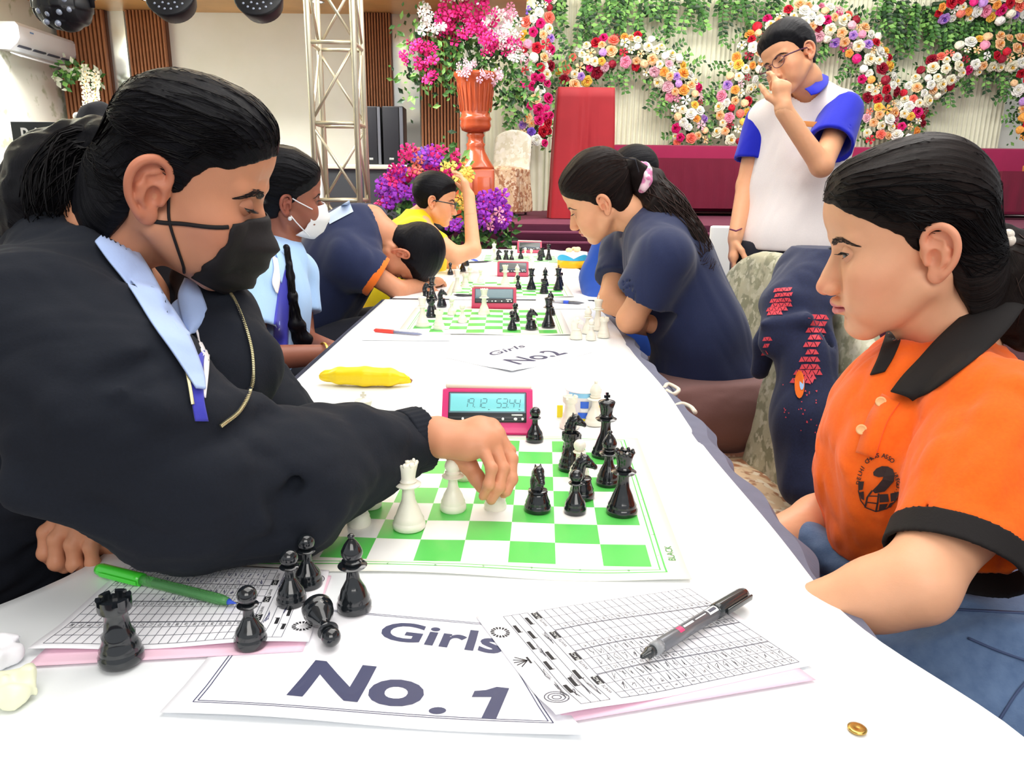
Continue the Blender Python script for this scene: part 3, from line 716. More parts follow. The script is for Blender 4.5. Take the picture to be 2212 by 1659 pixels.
def garland(path, width, n, label, y=9.45, size=1.0, pal=PAL, seed=1, leafy=26, group='flower arches on stage', ends=.0):
    r = random.Random(seed); pts = [ony(px, py, y) for px, py in path]; seg = [(pts[i + 1] - pts[i]).length for i in range(len(pts) - 1)]; T = sum(seg)
    c = sum((Vector(p) for p in pts), Vector()) / len(pts); t = empty('flower_arch', (c.x, y, min(p.z for p in pts)), label, 'flower garland', group); base = Vector(t.location)
    def at(s):
        for i, l in enumerate(seg):
            if s <= l or i == len(seg) - 1: d = (pts[i + 1] - pts[i]).normalized(); return pts[i] + d * s, d
            s -= l
    spots = []; mv = MB(); placed = []; tries = 0; s_ = 0
    MB().tube([p - base + Vector((0, .05, 0)) for p in pts], .03, 6).build('frame', LEAFD, t)
    while len(placed) < n and tries < n * 30:
        tries += 1; p, d = at(r.random() * T); nn = Vector((-d.z, 0, d.x)); w = r.uniform(-1, 1) * width / 2; sz = size * r.uniform(.85, 1.35)
        q = p + nn * w + Vector((0, -.05 - .09 * (1 - (2 * w / width) ** 2) + r.uniform(-.02, .02), 0))
        if any((q - a).length < .040 * (sz + b) for a, b in placed): continue
        placed.append((q, sz)); col = r.choice(pal); kd = 2 if r.random() < .12 else (1 if r.random() < .18 else 0)
        o = link('rose' if kd == 0 else 'blossom', bmesh_of(col, kd, r.randint(0, 1)), t)
        o.matrix_local = Matrix.Translation(q - base) @ (Vector((nn.x * w / width * 1.6 + r.uniform(-.3, .3), -1, nn.z * w / width * 1.6 + r.uniform(-.3, .3) + .1)).to_track_quat('Z', 'Y').to_matrix().to_4x4()) @ Matrix.Scale(sz, 4)
    for i in range(int(T / .07)):
        p, d = at(T * (i + .5) / int(T / .07)); nn = Vector((-d.z, 0, d.x))
        for k in (-1, 0, 1): spots.append((p - base + nn * k * width * .5, .065, max(2, leafy // 4), nn * k * 1.2))
        if r.random() < .55:
            k = r.choice((-1, 1)); vine(mv, p - base + nn * k * width * .5 + Vector((0, -.03, 0)), nn * k + Vector((0, 0, r.uniform(-.6, .4))), r.randint(3, 6), r, L=.065)
    foliage('leaves', spots, t, r); o = mv.build('leaf_sprays', [LEAFA, LEAFB, LEAFD], t, smooth=False); o['kind'] = 'stuff'
    return t
garland([(1222, 188), (1262, 140), (1318, 112), (1380, 112), (1438, 150), (1476, 200), (1488, 250), (1490, 308)], .34, 205, 'flower arch behind the red podium, leftmost of the arches', seed=3)
garland([(1572, 305), (1582, 250), (1588, 195), (1612, 130), (1660, 78), (1720, 48), (1790, 52), (1848, 86), (1884, 140), (1902, 200), (1900, 255), (1902, 300)], .34, 292, 'tall flower arch behind the standing boy in white and blue', seed=4)
garland([(1942, 300), (1960, 245), (1985, 195), (2030, 155), (2085, 128), (2145, 112), (2205, 118), (2250, 150)], .36, 180, 'flower arch at the right, above the girl in orange', seed=5)
garland([(2205, 170), (2222, 230), (2215, 300)], .25, 34, 'flower garland leg at the right edge of the picture', seed=8)
garland([(2020, 8), (2090, 4), (2160, 10), (2230, 2)], .34, 85, 'thick flower garland hanging in the top right corner', seed=6, pal=PAL + ['violet', 'lilac', 'lilac', 'crimson'])
garland([(1165, -10), (1160, 60), (1162, 130), (1158, 200), (1160, 260), (1150, 312)], .30, 150, 'vertical flower garland between the tall urn and red podium', y=9.2, seed=7, pal=PAL + ['magenta'] * 8 + ['lilac', 'violet', 'magenta', 'red'])
def hanging_vines(spans, label, seed):
    r = random.Random(seed); mv = MB(); c = ony(sum(s[0] for s in spans) / len(spans), 10, 9.5); base = Vector((c.x, 9.5, c.z))
    for px, py, n, k in spans:
        for _ in range(k):
            p = ony(px + r.uniform(-22, 22), py, 9.5 + r.uniform(-.05, .05)); vine(mv, p - base, (r.uniform(-.5, .5), -.1, -1), n + r.randint(-2, 2), r, L=.075)
    o = mv.build('hanging_vines', [LEAFA, LEAFB, LEAFD], smooth=False); o.location = base
    return tag(o, label, 'vine', 'hanging leaf vines')
hanging_vines([(px, -22, 6 + (i % 3) * 3, 4) for i, px in enumerate(range(1210, 1450, 34))], 'green leaf vines hanging at top above the podium', 1)
hanging_vines([(px, -22, 6 + (i % 3) * 3, 3) for i, px in enumerate(range(1480, 1700, 34))], 'green leaf vines hanging at top left of the standing boy', 2)
hanging_vines([(px, -14 + (px - 1900) * .2, 7 + (i % 3) * 3, 5) for i, px in enumerate(range(1910, 2230, 30))], 'green leaf vines hanging below the top right garland', 3)
# ------------------------------------------------------------------ hall furniture and equipment
STEEL = mat('truss_aluminium', srgb(214, 208, 186), rough=.35, metal=.7)
BLKP = mat('black_plastic', srgb(22, 23, 28), rough=.45); BLKF = mat('speaker_grille', srgb(14, 16, 26), rough=.7, noise_amt=.3, noise_scale=300)
GREYM = mat('grey_side', srgb(86, 88, 96), rough=.5); SILV = mat('silver_trim', srgb(206, 208, 206), rough=.3, metal=.8)
MARO = mat('maroon_velvet', srgb(150, 20, 74), rough=.8, sheen=.15, noise_amt=.12, noise_scale=6); MARD = mat('maroon_cloth', srgb(108, 8, 44), rough=.85, sheen=.1, noise_amt=.15, noise_scale=6)
REDC = mat('podium_red', srgb(158, 14, 30), rough=.6, sheen=.1, noise_amt=.15, noise_scale=5)
TERRA = mat('glazed_terracotta', srgb(186, 84, 48), rough=.25, coat=.4, noise_amt=.2, noise_scale=8)
def camo(name, a, b, c, sc=26):
    m = mat(name, srgb(*a), rough=.45, coat=.15, noise_scale=sc, col2=srgb(*b), thr=.52, bump=.25, bump_scale=60, bdist=.004)
    nt = m.node_tree; N = nt.nodes; L = nt.links; bs = N['Principled BSDF']; old = bs.inputs['Base Color'].links[0].from_socket
    nz = N.new('ShaderNodeTexNoise'); nz.inputs['Scale'].default_value = sc * 1.7; nz.inputs['Detail'].default_value = 2; tc = [n for n in N if n.type == 'TEX_COORD'][0]; L.new(tc.outputs['Object'], nz.inputs['Vector'])
    r = N.new('ShaderNodeMapRange'); r.inputs[1].default_value = .56; r.inputs[2].default_value = .60; L.new(nz.outputs[0], r.inputs[0]); mx = N.new('ShaderNodeMix'); mx.data_type = 'RGBA'
    L.new(r.outputs[0], mx.inputs[0]); L.new(old, mx.inputs[6]); mx.inputs[7].default_value = srgb(*c); L.new(mx.outputs[2], bs.inputs['Base Color']); return m
CAMO_B = camo('damask_olive', (188, 186, 160), (150, 150, 124), (204, 202, 180)); CAMO_S = camo('damask_cream', (240, 206, 166), (186, 128, 92), (252, 232, 204), 20)
CHW = camo('damask_white', (244, 242, 226), (226, 222, 200), (250, 248, 238), 12)
# lattice truss tower
xa = ony(672, 200, 5.45).x; xb = ony(762, 200, 5.45).x; ya, yb = 5.45, 5.75; xb = xa + .30
t = empty('truss_tower', ((xa + xb) / 2, 5.6, 0), 'square silver lattice truss tower standing left of the speakers', 'truss')
off = Vector(t.location)
for x in (xa, xb):
    for y in (ya, yb): MB().tube([Vector((x, y, 0)) - off, Vector((x, y, 4.1)) - off], .021, 10).build('upright', STEEL, t)
zz = [2.06 + .51 * k for k in range(-4, 4)]
for z in zz:
    for a, b in (((xa, ya), (xb, ya)), ((xa, yb), (xb, yb)), ((xa, ya), (xa, yb)), ((xb, ya), (xb, yb))):
        MB().tube([Vector((*a, z)) - off, Vector((*b, z)) - off], .013, 8).build('crossbar', STEEL, t)
for i in range(len(zz) - 1):
    for j, (a, b) in enumerate((((xa, ya), (xb, ya)), ((xa, yb), (xb, yb)), ((xa, ya), (xa, yb)), ((xb, yb), (xb, ya)))):
        p, q = (a, b) if (i + j) % 2 else (b, a)
        MB().tube([Vector((*p, zz[i] + .02)) - off, Vector((*q, zz[i + 1] - .02)) - off], .010, 8).build('diagonal_brace', STEEL, t)
# speakers on the case
def spk(px0, px1, label, y=7.0):
    a, b = ony(px0, 290, y), ony(px1, 290, y); zb = ony(px0, 356, y).z; zt = ony(px0, 229, y).z; w = b.x - a.x; h = zt - zb
    t = empty('loudspeaker', ((a.x + b.x) / 2, y, zb), label, 'speaker', 'black column speakers')
    MB().box((0, .12, h / 2), (w, .24, h), bev=.008).build('cabinet', BLKP, t); MB().box((-w * .10, -.006, h / 2), (w * .76, .012, h * .97), bev=.003).build('grille', BLKF, t)
    MB().box((w * .40, -.004, h / 2), (w * .16, .012, h * .97)).build('side_panel', GREYM, t, smooth=False); MB().box((-w * .1, -.014, .05), (w * .22, .004, .018), bev=.001).build('badge', SILV, t)
    return zb
zb = spk(786, 823, 'black column speaker nearer the lattice tower, left of the pair'); spk(827, 872, 'black column speaker nearer the flower urn, right of the pair')
a, b = ony(700, 400, 6.9).x, ony(905, 400, 6.9).x
t = empty('equipment_case', ((a + b) / 2, 7.15, 0), 'tall black equipment case carrying the two column speakers', 'case')
MB().box((0, 0, zb / 2 - .02), (b - a, .5, zb - .04)).build('body', mat('case_black', srgb(52, 56, 60), rough=.5), t, smooth=False)
MB().box((0, 0, zb - .02), (b - a + .06, .54, .04), bev=.006).build('lid', mat('case_edge', srgb(190, 192, 176), rough=.4), t)
for s in (-1, 1): MB().box((s * (b - a) / 2, -.25, zb / 2 - .03), (.03, .03, zb - .06)).build('edge_strip', SILV, t, smooth=False)
# left: sign, cases, cables
p0, p1 = ony(25, 263, 5.2), ony(243, 262, 5.2); pb = ony(60, 500, 5.2)
t = empty('sign_board', ((p0.x + p1.x) / 2, 5.2, pb.z - .5), 'black sign board with white lettering behind the masked girl in black', 'sign')
w = p1.x - p0.x; h = p0.z - pb.z + .5; MB().box((0, 0, h / 2), (w, .03, h), bev=.003).build('panel', mat('sign_black', srgb(20, 30, 36), rough=.5), t)
def wall_text(body, px, py, hpx, y, parent, m, bold=0, name='lettering', asp=1.0):
    vs, fs = text_polys(body, 1.0, bold, 'LEFT', aspect=asp); c = ony(px, py, y); c2 = ony(px, py + hpx, y); sc = (c.z - c2.z) / .72
    base = Vector(parent.location); return link(name, newmesh(name, [(v[0] * sc + c.x - base.x, y - base.y, v[1] * sc + c.z - base.z) for v in vs], fs, m, False), parent)
MB().box((-.28, .02, h / 2 - (p0.z - h) * 0 - h / 2 - (p0.z - h) / 2 + 0), (.04, .04, p0.z - h)).build('stand_leg', BLKP, t, smooth=False); MB().box((.28, .02, -(p0.z - h) / 2), (.04, .04, p0.z - h)).build('stand_leg', BLKP, t, smooth=False)
WHT = mat('white_print', srgb(240, 242, 240), rough=.6)
wall_text('RASHID', 44, 294, 33, 5.182, t, WHT, .014, asp=.86); wall_text('94', 58, 338, 30, 5.182, t, WHT, .02, asp=.86); wall_text('A', 178, 296, 30, 5.182, t, WHT, .014)
def fcase(px0, px1, py0, py1, y, label):
    a, b = ony(px0, py0, y), ony(px1, py1, y); b.z = 0 if y > 5 else b.z; w = b.x - a.x; h = a.z - b.z
    t = empty('flight_case', ((a.x + b.x) / 2, y, b.z), label, 'case', 'black flight cases on the left')
    MB().box((0, .2, h / 2), (w, .4, h)).build('body', mat('flight_black', srgb(50, 54, 52), rough=.5), t, smooth=False)
    for sx in (-1, 1): MB().box((sx * w / 2, 0, h / 2), (.03, .03, h), bev=.004).build('edge_strip', SILV, t)
    for sz in (0, 1): MB().box((0, 0, h * sz), (w, .03, .03), bev=.004).build('edge_strip', SILV, t)
    for sx in (-1, 1):
        for sz in (0, 1): MB().ball((sx * w / 2, -.004, h * sz), .03, 10, 6).build('corner_ball', SILV, t)
    return t
fcase(-80, 40, 358, 482, 4.6, 'black flight case with silver corners left of sign board')
fcase(168, 300, 252, 482, 5.6, 'tall flight case with silver rail behind the sign board')
a, b = ony(-90, 545, 4.0), ony(70, 545, 4.0)
t = empty('equipment_table', (-2.6, 4.2, 0), 'dark covered equipment table at the left edge under flight case', 'table')
zt = ony(20, 484, 4.55).z; MB().box((0, .25, zt - .02), (1.5, .9, .04), bev=.01).build('top', mat('table_dark', srgb(40, 44, 54), rough=.6), t)
MB().box((0, .25, (zt - .05) / 2), (1.44, .84, zt - .05)).build('cloth_skirt', mat('cloth_dark', srgb(22, 26, 36), rough=.8), t, smooth=False)
# air conditioner on the left wall
yA0, yA1 = 7.02, 7.93; zt = ony(142, 88, 7.9).z; zb_ = ony(145, 140, 7.9).z
t = empty('air_conditioner', (XC, (yA0 + yA1) / 2, zb_), 'white split air conditioner mounted high on the left wall', 'air conditioner')
ACW = mat('ac_white', srgb(240, 244, 248), rough=.3); L_ = yA1 - yA0; H = zt - zb_
prof = [(0, 0), (.12, -.005), (.19, .05), (.215, .09), (.215, H - .03), (.19, H), (0, H)]
vs = [(x, s * L_ / 2, z) for s in (-1, 1) for x, z in prof]; n = len(prof); fs = [tuple(range(n - 1, -1, -1)), tuple(range(n, 2 * n))] + [(i, (i + 1) % n, n + (i + 1) % n, n + i) for i in range(n)]
autosmooth(link('housing', newmesh('housing', vs, fs, ACW, True), t))
MB().box((.150, 0, .012), (.10, L_ * .94, .010), bev=.003, M=Matrix.Translation((0, 0, .0)) @ Matrix.Rotation(.35, 4, 'Y')).build('louvre_flap', ACW, t)
for k in range(4): MB().box((.155, -L_ * .36 + k * L_ * .24, .030), (.05, L_ * .19, .016), bev=.004).build('air_slot', mat('ac_slot', srgb(70, 74, 88), rough=.6), t)
MB().box((.217, -L_ * .30, H - .06), (.003, .05, .012)).build('badge', mat('ac_badge', srgb(110, 150, 200), rough=.4), t, smooth=False)
# leaf and flower spray hanging by the corner
r = random.Random(11); c = ony(165, 165, 7.6); t = empty('flower_spray', c, 'cream flower strings and leaves hanging by the left wooden panel', 'flower garland')
foliage('leaves', [(Vector((k * .07 - .12, 0, .03 * math.sin(k))), .05, 26, (0, 0, 0)) for k in range(5)], t, r, L=.07, mats=[LEAFA, LEAFB, mat('leaf_whitish', srgb(226, 232, 210), rough=.5)])
for k, (px, py0, py1) in enumerate(((186, 148, 248), (205, 160, 250))):
    for i in range(15):
        p = ony(px + r.uniform(-4, 4), py0 + (py1 - py0) * i / 14, 7.55); o = link('blossom', bmesh_of('cream', 1, 0), t); o.matrix_local = Matrix.Translation(p - c) @ Matrix.Rotation(r.uniform(0, 6), 4, 'Y') @ Matrix.Rotation(math.pi / 2, 4, 'X') @ Matrix.Scale(.9, 4)
# moving-head LED wash lights under the ceiling
LED = mat('led_lens', srgb(150, 160, 180), rough=.1, coat=1)
def parlight(px, py, y, w, label, boxy=False):
    c = ony(px, py, y); t = empty('stage_light', c, label, 'stage light', 'black stage lights under the ceiling'); R = w / 2
    if boxy:
        g = SDF((-R * 1.1, -R * 1.1, -R * 1.3), (R * 1.1, R * 1.1, R * 1.4), R / 22); g.add(Ell((0, 0, 0), (R, R * .9, R * .8)), 0); g.add(Ell((0, 0, R * .5), (R * .8, R * .7, R * .6)), .01)
        g.disp(lambda x, y, z: .006 * np.sign(np.sin(x * 60) * np.sin(z * 55 + 1)) * .5)
        P, F = g.mesh(); link('body', newmesh('body', P, F, BLKP), t)
        for a, b in ((-.5, -.25), (-.15, -.35), (.25, -.3), (.55, -.2), (-.3, -.6), (.1, -.65), (.45, .1), (-.6, .1)):
            MB().ball((a * R, -R * .80 * math.sqrt(max(.1, 1 - a * a - b * b * .8)), b * R), R * .11, 10, 6).build('lens', LED, t)
    else:
        M = Matrix.Rotation(math.radians(62), 4, 'X')
        MB().lathe([(R * .5, -R * .9), (R * .8, -R * .6), (R * .98, 0), (R, R * .12), (R * .96, R * .16), (R * .2, R * .13)], 28, M=M).build('body', BLKP, t)
        me = MB().lathe([(R * .055, 0), (R * .05, R * .03), (R * .02, R * .045)], 8).mesh('lens', LED)
        for ring, n in ((0, 1), (1, 6), (2, 12), (3, 18)):
            for i in range(n):
                a = 2 * math.pi * i / n; link('lens', me, t, M @ Matrix.Translation((R * .24 * ring * math.cos(a), R * .24 * ring * math.sin(a), R * .14)))
    MB().tube([(-R * 1.02, 0, 0), (-R * 1.05, 0, R * .9), (0, 0, R * 1.35), (R * 1.05, 0, R * .9), (R * 1.02, 0, 0)], R * .07, 6, flat=2).build('yoke', BLKP, t)
    MB().tube([(0, 0, R * 1.3), (0, 0, 4.2 - c.z)], R * .09, 8).build('hanger', BLKP, t)
parlight(136, 16, 4.2, .28, 'black multi lens effect light above the air conditioner', True)
parlight(370, -8, 4.2, .25, 'black round LED light above the second wooden panel'); parlight(560, -8, 4.2, .25, 'black round LED light left of the lattice tower')
# glazed urn on its pedestal
c = ony(1028, 468, 6.9); t = empty('flower_urn', (c.x, 6.9, SGH), 'tall terracotta coloured pedestal urn filled with pink and white flowers', 'urn')
k = 6.9 / 1639 * 1.0; zy = lambda py: ony(1028, py, 6.9).z - SGH
MB().box((0, 0, zy(366) / 2), (.33, .33, zy(366)), bev=.012).build('plinth', TERRA, t)
for s in (-1, 1): MB().box((s * .075, -.168, zy(366) / 2), (.11, .012, zy(366) * .7), bev=.005).build('plinth_panel', TERRA, t)
prof = [(.165, zy(366)), (.16, zy(360)), (.12, zy(345)), (.085, zy(328)), (.075, zy(318)), (.085, zy(312)), (.07, zy(308)), (.065, zy(298)), (.08, zy(292)), (.072, zy(288)), (.06, zy(286))]
MB().lathe(prof, 28).build('stem', TERRA, t)
prof = [(.06, zy(288)), (.12, zy(282)), (.135, zy(272)), (.128, zy(262)), (.14, zy(257)), (.125, zy(252)), (.122, zy(246)), (.13, zy(225)), (.15, zy(195)), (.170, zy(172)), (.19, zy(164)), (.185, zy(158)), (.165, zy(160)), (.12, zy(190)), (.02, zy(200))]
MB().lathe(prof, 32).build('bowl', TERRA, t)
me = MB().box((0, 0, 0), (.008, .008, zy(180) - zy(240)), bev=.003).mesh('flute', TERRA)
for i in range(24):
    a = 2 * math.pi * i / 24; link('flute', me, t, Matrix.Translation((.146 * math.cos(a), .146 * math.sin(a), zy(212))) @ Matrix.Rotation(.13, 4, Vector((-math.sin(a), math.cos(a), 0))))
def bouquet(label, c, items, leafspots, seed, nm='flower_bouquet', cat='flowers'):
    r = random.Random(seed); t = empty(nm, c, label, cat); y = c.y; cnt = 0
    for col, px, py, rx, ry, n, sz, dy in items:
        for _ in range(n):
            a = r.uniform(0, 2 * math.pi); q = math.sqrt(r.random()); p = ony(px + rx * q * math.cos(a), py + ry * q * math.sin(a), y + dy + r.uniform(-.12, .10)) - c
            o = link('blossom', bmesh_of(col, 1, r.randint(0, 2)), t); cnt += 1
            o.matrix_local = Matrix.Translation(p) @ (Vector((r.uniform(-.8, .8), -1, r.uniform(-.4, .9))).to_track_quat('Z', 'Y').to_matrix().to_4x4()) @ Matrix.Scale(sz * r.uniform(.75, 1.2), 4)
    foliage('leaves', [(ony(px, py, y + .03) - c, s, n, (0, 0, 0)) for px, py, s, n in leafspots], t, r, L=.06)
    mb = MB()
    for col, px, py, rx, ry, n, sz, dy in items[:10]:
        e = ony(px, py, y + dy) - c; mb.tube([Vector((0, 0, 0)), e * .5 + Vector((0, .03, .03)), e], .006, 5)
    mb.build('stems', LEAFD, t); return t
c = ony(1028, 168, 6.9)
bouquet('large bouquet of magenta, white and pale pink flowers in the urn', c, [
    ('magenta', 985, 45, 42, 48, 46, .95, 0), ('magenta', 1040, 40, 34, 40, 34, .95, -.05), ('magenta', 1052, 95, 20, 26, 14, .8, -.1), ('magenta', 903, 118, 38, 30, 34, .85, 0), ('magenta', 930, 168, 20, 12, 8, .8, 0),
    ('magenta', 1092, 98, 34, 14, 20, .75, 0), ('white', 932, 55, 28, 22, 20, .85, 0), ('white', 925, 20, 22, 14, 8, .75, 0), ('cream', 985, -2, 30, 10, 9, .8, 0), ('white', 1085, 55, 38, 36, 38, .85, 0), ('palepink', 1098, 80, 28, 24, 18, .7, -.05), ('white', 1110, 120, 26, 16, 12, .75, 0),
    ('palepink', 1010, 150, 22, 22, 16, .6, -.2), ('palepink', 1060, 165, 30, 16, 14, .6, -.15), ('pink', 1100, 30, 22, 18, 8, .7, 0)],
    [(x, y_, .09, 60) for x, y_ in ((960, 110), (1000, 125), (1050, 130), (1090, 140), (930, 145), (975, 160), (1105, 170), (1120, 200), (1010, 90), (900, 60), (890, 175), (985, 195), (1085, 215))], 21)
c = Vector((ony(950, 480, 5.55).x, 5.55, 0)); c2 = ony(950, 480, 5.55)
t2 = bouquet('big purple, magenta and yellow bouquet on the floor before the stage', c2, [
    ('purple', 885, 405, 70, 40, 52, 1.0, 0), ('magenta', 860, 380, 34, 26, 18, .9, -.02), ('coral', 905, 352, 24, 28, 12, .8, 0), ('purple', 930, 345, 20, 26, 18, .85, 0), ('magenta', 955, 355, 40, 36, 26, .9, .02), ('magenta', 885, 335, 20, 16, 7, .8, 0),
    ('violet', 912, 338, 14, 22, 9, .8, 0), ('buttercup', 985, 372, 34, 24, 30, .85, 0), ('yellow', 1005, 385, 20, 16, 12, .75, -.02), ('purple', 1065, 455, 36, 42, 56, 1.0, 0), ('magenta', 840, 440, 24, 16, 8, .85, 0), ('purple', 830, 420, 26, 26, 14, .9, 0), ('purple', 985, 488, 16, 12, 8, .8, -.05), ('pink', 1060, 470, 26, 24, 8, .7, -.06), ('yellow', 1000, 440, 14, 14, 6, .9, 0)],
    [(x, y_, .08, 50) for x, y_ in ((860, 440), (900, 450), (940, 400), (970, 345), (1000, 470), (1030, 500), (1060, 515), (1090, 500), (880, 470), (990, 520), (950, 500))], 22, nm='flower_bouquet')
tt = empty('flower_stand', (c2.x, 5.6, 0), 'dark round flower stand under the purple bouquet', 'stand')
MB().lathe([(.16, 0), (.15, .02), (.02, .04), (.02, c2.z - .12), (.10, c2.z - .08), (.11, c2.z - .0), (.10, c2.z), (.02, c2.z)], 20).build('pole', BLKP, tt)
# banquet chairs with fitted covers
def banquet_chair(x, y, rot, label, mb_, ms_, z0=0, bulge=0.0, group='banquet chairs with damask covers', hb=.94, cat='chair'):
    "seat faces local -X"
    t = empty('banquet_chair', (x, y, z0), label, cat, group, rot); 
    g = SDF((-.30, -.28, -.01), (.30, .28, .52), .011)
    def skirt(x_, y_, z_):
        f = 1 + .10 * np.clip((.45 - z_) / .45, 0, 1); w = .008 * np.sin(np.arctan2(y_, x_) * 22) * np.clip((.42 - z_) / .3, 0, 1)
        return np.maximum(np.maximum(np.abs(x_) - .215 * f - w, np.abs(y_) - .215 * f - w), np.maximum(z_ - .455, .03 - z_))
    g.D = np.minimum(g.D, g._ev(Fn(skirt), (slice(None),) * 3)); g.add(Ell((0, 0, .45), (.21, .21, .035)), .02); g.disp(folds(.006, 22, (0, 0, 1), 3, x)); P, F = g.mesh(); link('seat_cover', newmesh('seat_cover', P, F, ms_), t)
    g = SDF((.13, -.26, .40), (.40, .26, hb + .05), .011); lean = .18
    def back(x_, y_, z_):
        xc = .22 + (z_ - .45) * lean; hw = .205 - .5 * np.clip(z_ - (hb - .10), 0, 1) ** 1.0 * .6; top = z_ - hb + 1.8 * y_ * y_
        return smax(smax(np.abs(x_ - xc) - .028, np.abs(y_) - hw, .03), smax(top, .40 - z_, .01), .03)
    g.D = np.minimum(g.D, g._ev(Fn(back), (slice(None),) * 3)); g.disp(folds(.003, 30, (0, 0, 1), 3, y)); P, F = g.mesh(); link('backrest_cover', newmesh('backrest_cover', P, F, mb_), t)
    for sx in (-1, 1):
        for sy in (-1, 1): MB().tube([(sx * .18, sy * .18, 0), (sx * .19, sy * .19, .40)], .013, 8).build('leg', SILV, t)
    return t
a = ony(1098, 460, 8.0)
banquet_chair(a.x - .05, 8.05, math.radians(70), 'white damask covered chair on the stage beside the urn', CHW, CAMO_S, SGH, hb=.86, group=None)
# podium with red cloth
c = ony(1254, 468, 7.3); t = empty('podium', (c.x, 7.3, SGH), 'podium draped in red cloth standing on the stage', 'podium'); Hh = ony(1254, 192, 7.3).z - SGH
MB().box((0, 0, Hh / 2 - .02), (.44, .36, Hh - .06)).build('stand', SLATD, t, smooth=False)
vs = []; fs = []; n = 120; m = 14
for i in range(n):
    a = 2 * math.pi * i / n; cx, cy = math.cos(a), math.sin(a); q = 1 / max(abs(cx) / .25, abs(cy) / .21); 
    for k in range(m):
        f = k / (m - 1); z = Hh - .01 - f * (Hh - .015); fl = 1 + .06 * f + (.16 * f * max(0, -cx)) ; w = .012 * f * math.sin(i * .9 + 2 * math.sin(i * .21)) + .006 * math.sin(i * .35 + f * 5)
        vs.append((cx * (q * fl + w), cy * (q * fl + w), z))
for i in range(n):
    for k in range(m - 1): j = (i + 1) % n; fs.append((i * m + k, i * m + k + 1, j * m + k + 1, j * m + k))
o = len(vs); vs.append((0, 0, Hh)); fs += [(o, i * m, ((i + 1) % n) * m) for i in range(n)]
link('cloth', newmesh('cloth', vs, fs, REDC), t)
# sofas and covered coffee tables
def rbox(name, c, d, m, parent, bev=.05, amp=.004):
    o = MB().box(c, d, bev=bev).build(name, m, parent); return autosmooth(o, 50)
def sofa(px0, px1, label, y=9.05):
    a, b = ony(px0, 330, y).x, ony(px1, 330, y).x; zt = ony(1500, 313, y).z - SGH; w = b - a
    t = empty('sofa', ((a + b) / 2, y, SGH), label, 'sofa', 'maroon stage sofas')
    rbox('backrest', (0, .12, zt / 2 + .02), (w, .2, zt - .04), MARO, t); rbox('seat', (0, -.22, .20), (w - .2, .6, .34), MARO, t)
    for s in (-1, 1): rbox('armrest', (s * (w / 2 - .1), -.16, .30), (.2, .7, .58), MARO, t)
    for k in (-1, 0, 1): rbox('seat_cushion', (k * (w - .4) / 3, -.24, .42), ((w - .4) / 3 - .01, .56, .12), MARO, t, .03)
sofa(1322, 1640, 'maroon velvet sofa on stage right of the podium'); sofa(1646, 1990, 'maroon velvet sofa on stage behind the standing boy'); sofa(1996, 2360, 'maroon velvet sofa on stage at the right edge')
def ctable(px0, px1, py, y, label):
    a, b = ony(px0, 400, y).x, ony(px1, 400, y).x; zt = ony(1500, py, y).z - SGH; w = b - a
    t = empty('covered_table', ((a + b) / 2, y - .04, SGH), label, 'table', 'maroon covered tables on stage')
    vs = []; fs = []; n = 200
    loop = [(-w / 2, -.12), (w / 2, -.12), (w / 2, .12), (-w / 2, .12)]
    per = []
    for i in range(4):
        A, B = loop[i], loop[(i + 1) % 4]; k = int(60 if i % 2 == 0 else 16)
        for j in range(k): f = j / k; per.append((A[0] + (B[0] - A[0]) * f, A[1] + (B[1] - A[1]) * f))
    N_ = len(per)
    for i, (x, yy) in enumerate(per):
        for k, z in enumerate((zt, zt - .012, zt * .6, .08)):
            f = 1 + (0 if k < 2 else .004 * math.sin(i * .5) + .01); vs.append((x * f + (0 if k else 0), yy * (f + (.02 if k > 1 else 0)) - (.006 * math.sin(i * .8) if k > 1 else 0), z))
    for i in range(N_):
        j = (i + 1) % N_
        for k in range(3): fs.append((i * 4 + k, i * 4 + k + 1, j * 4 + k + 1, j * 4 + k))
    fs.append(tuple(i * 4 for i in range(N_))); link('cloth', newmesh('cloth', vs, fs, MARD, False), t)
    for sx in (-1, 1):
        for sy in (-1, 1): MB().box((sx * (w / 2 - .06), sy * .09, zt / 2 - .01), (.04, .04, zt - .03)).build('leg', BLKP, t, smooth=False)
    return t, zt
ctable(1408, 1625, 343, 8.35, 'long maroon covered table in front of the left stage sofa'); ctable(1650, 2040, 345, 8.35, 'long maroon covered table behind the standing boy'); tb, zt = ctable(2140, 2380, 364, 8.1, 'maroon covered table at the right edge of the stage')
c = ony(1856, 341, 8.3); tag(MB().box((0, 0, .022), (.07, .02, .044), bev=.002).build('name_card', WHT), 'small white card standing on the maroon stage table', 'card').location = (c.x, 8.31, ony(1500, 345, 8.35).z)
c = ony(2200, 358, 8.3); tag(MB().box((0, 0, .03), (.16, .10, .06), bev=.006).build('tissue_box', mat('box_tan', srgb(200, 130, 70), rough=.6)), 'tan box on the stage table at the right edge', 'box').location = (c.x, 8.06, SGH + zt)
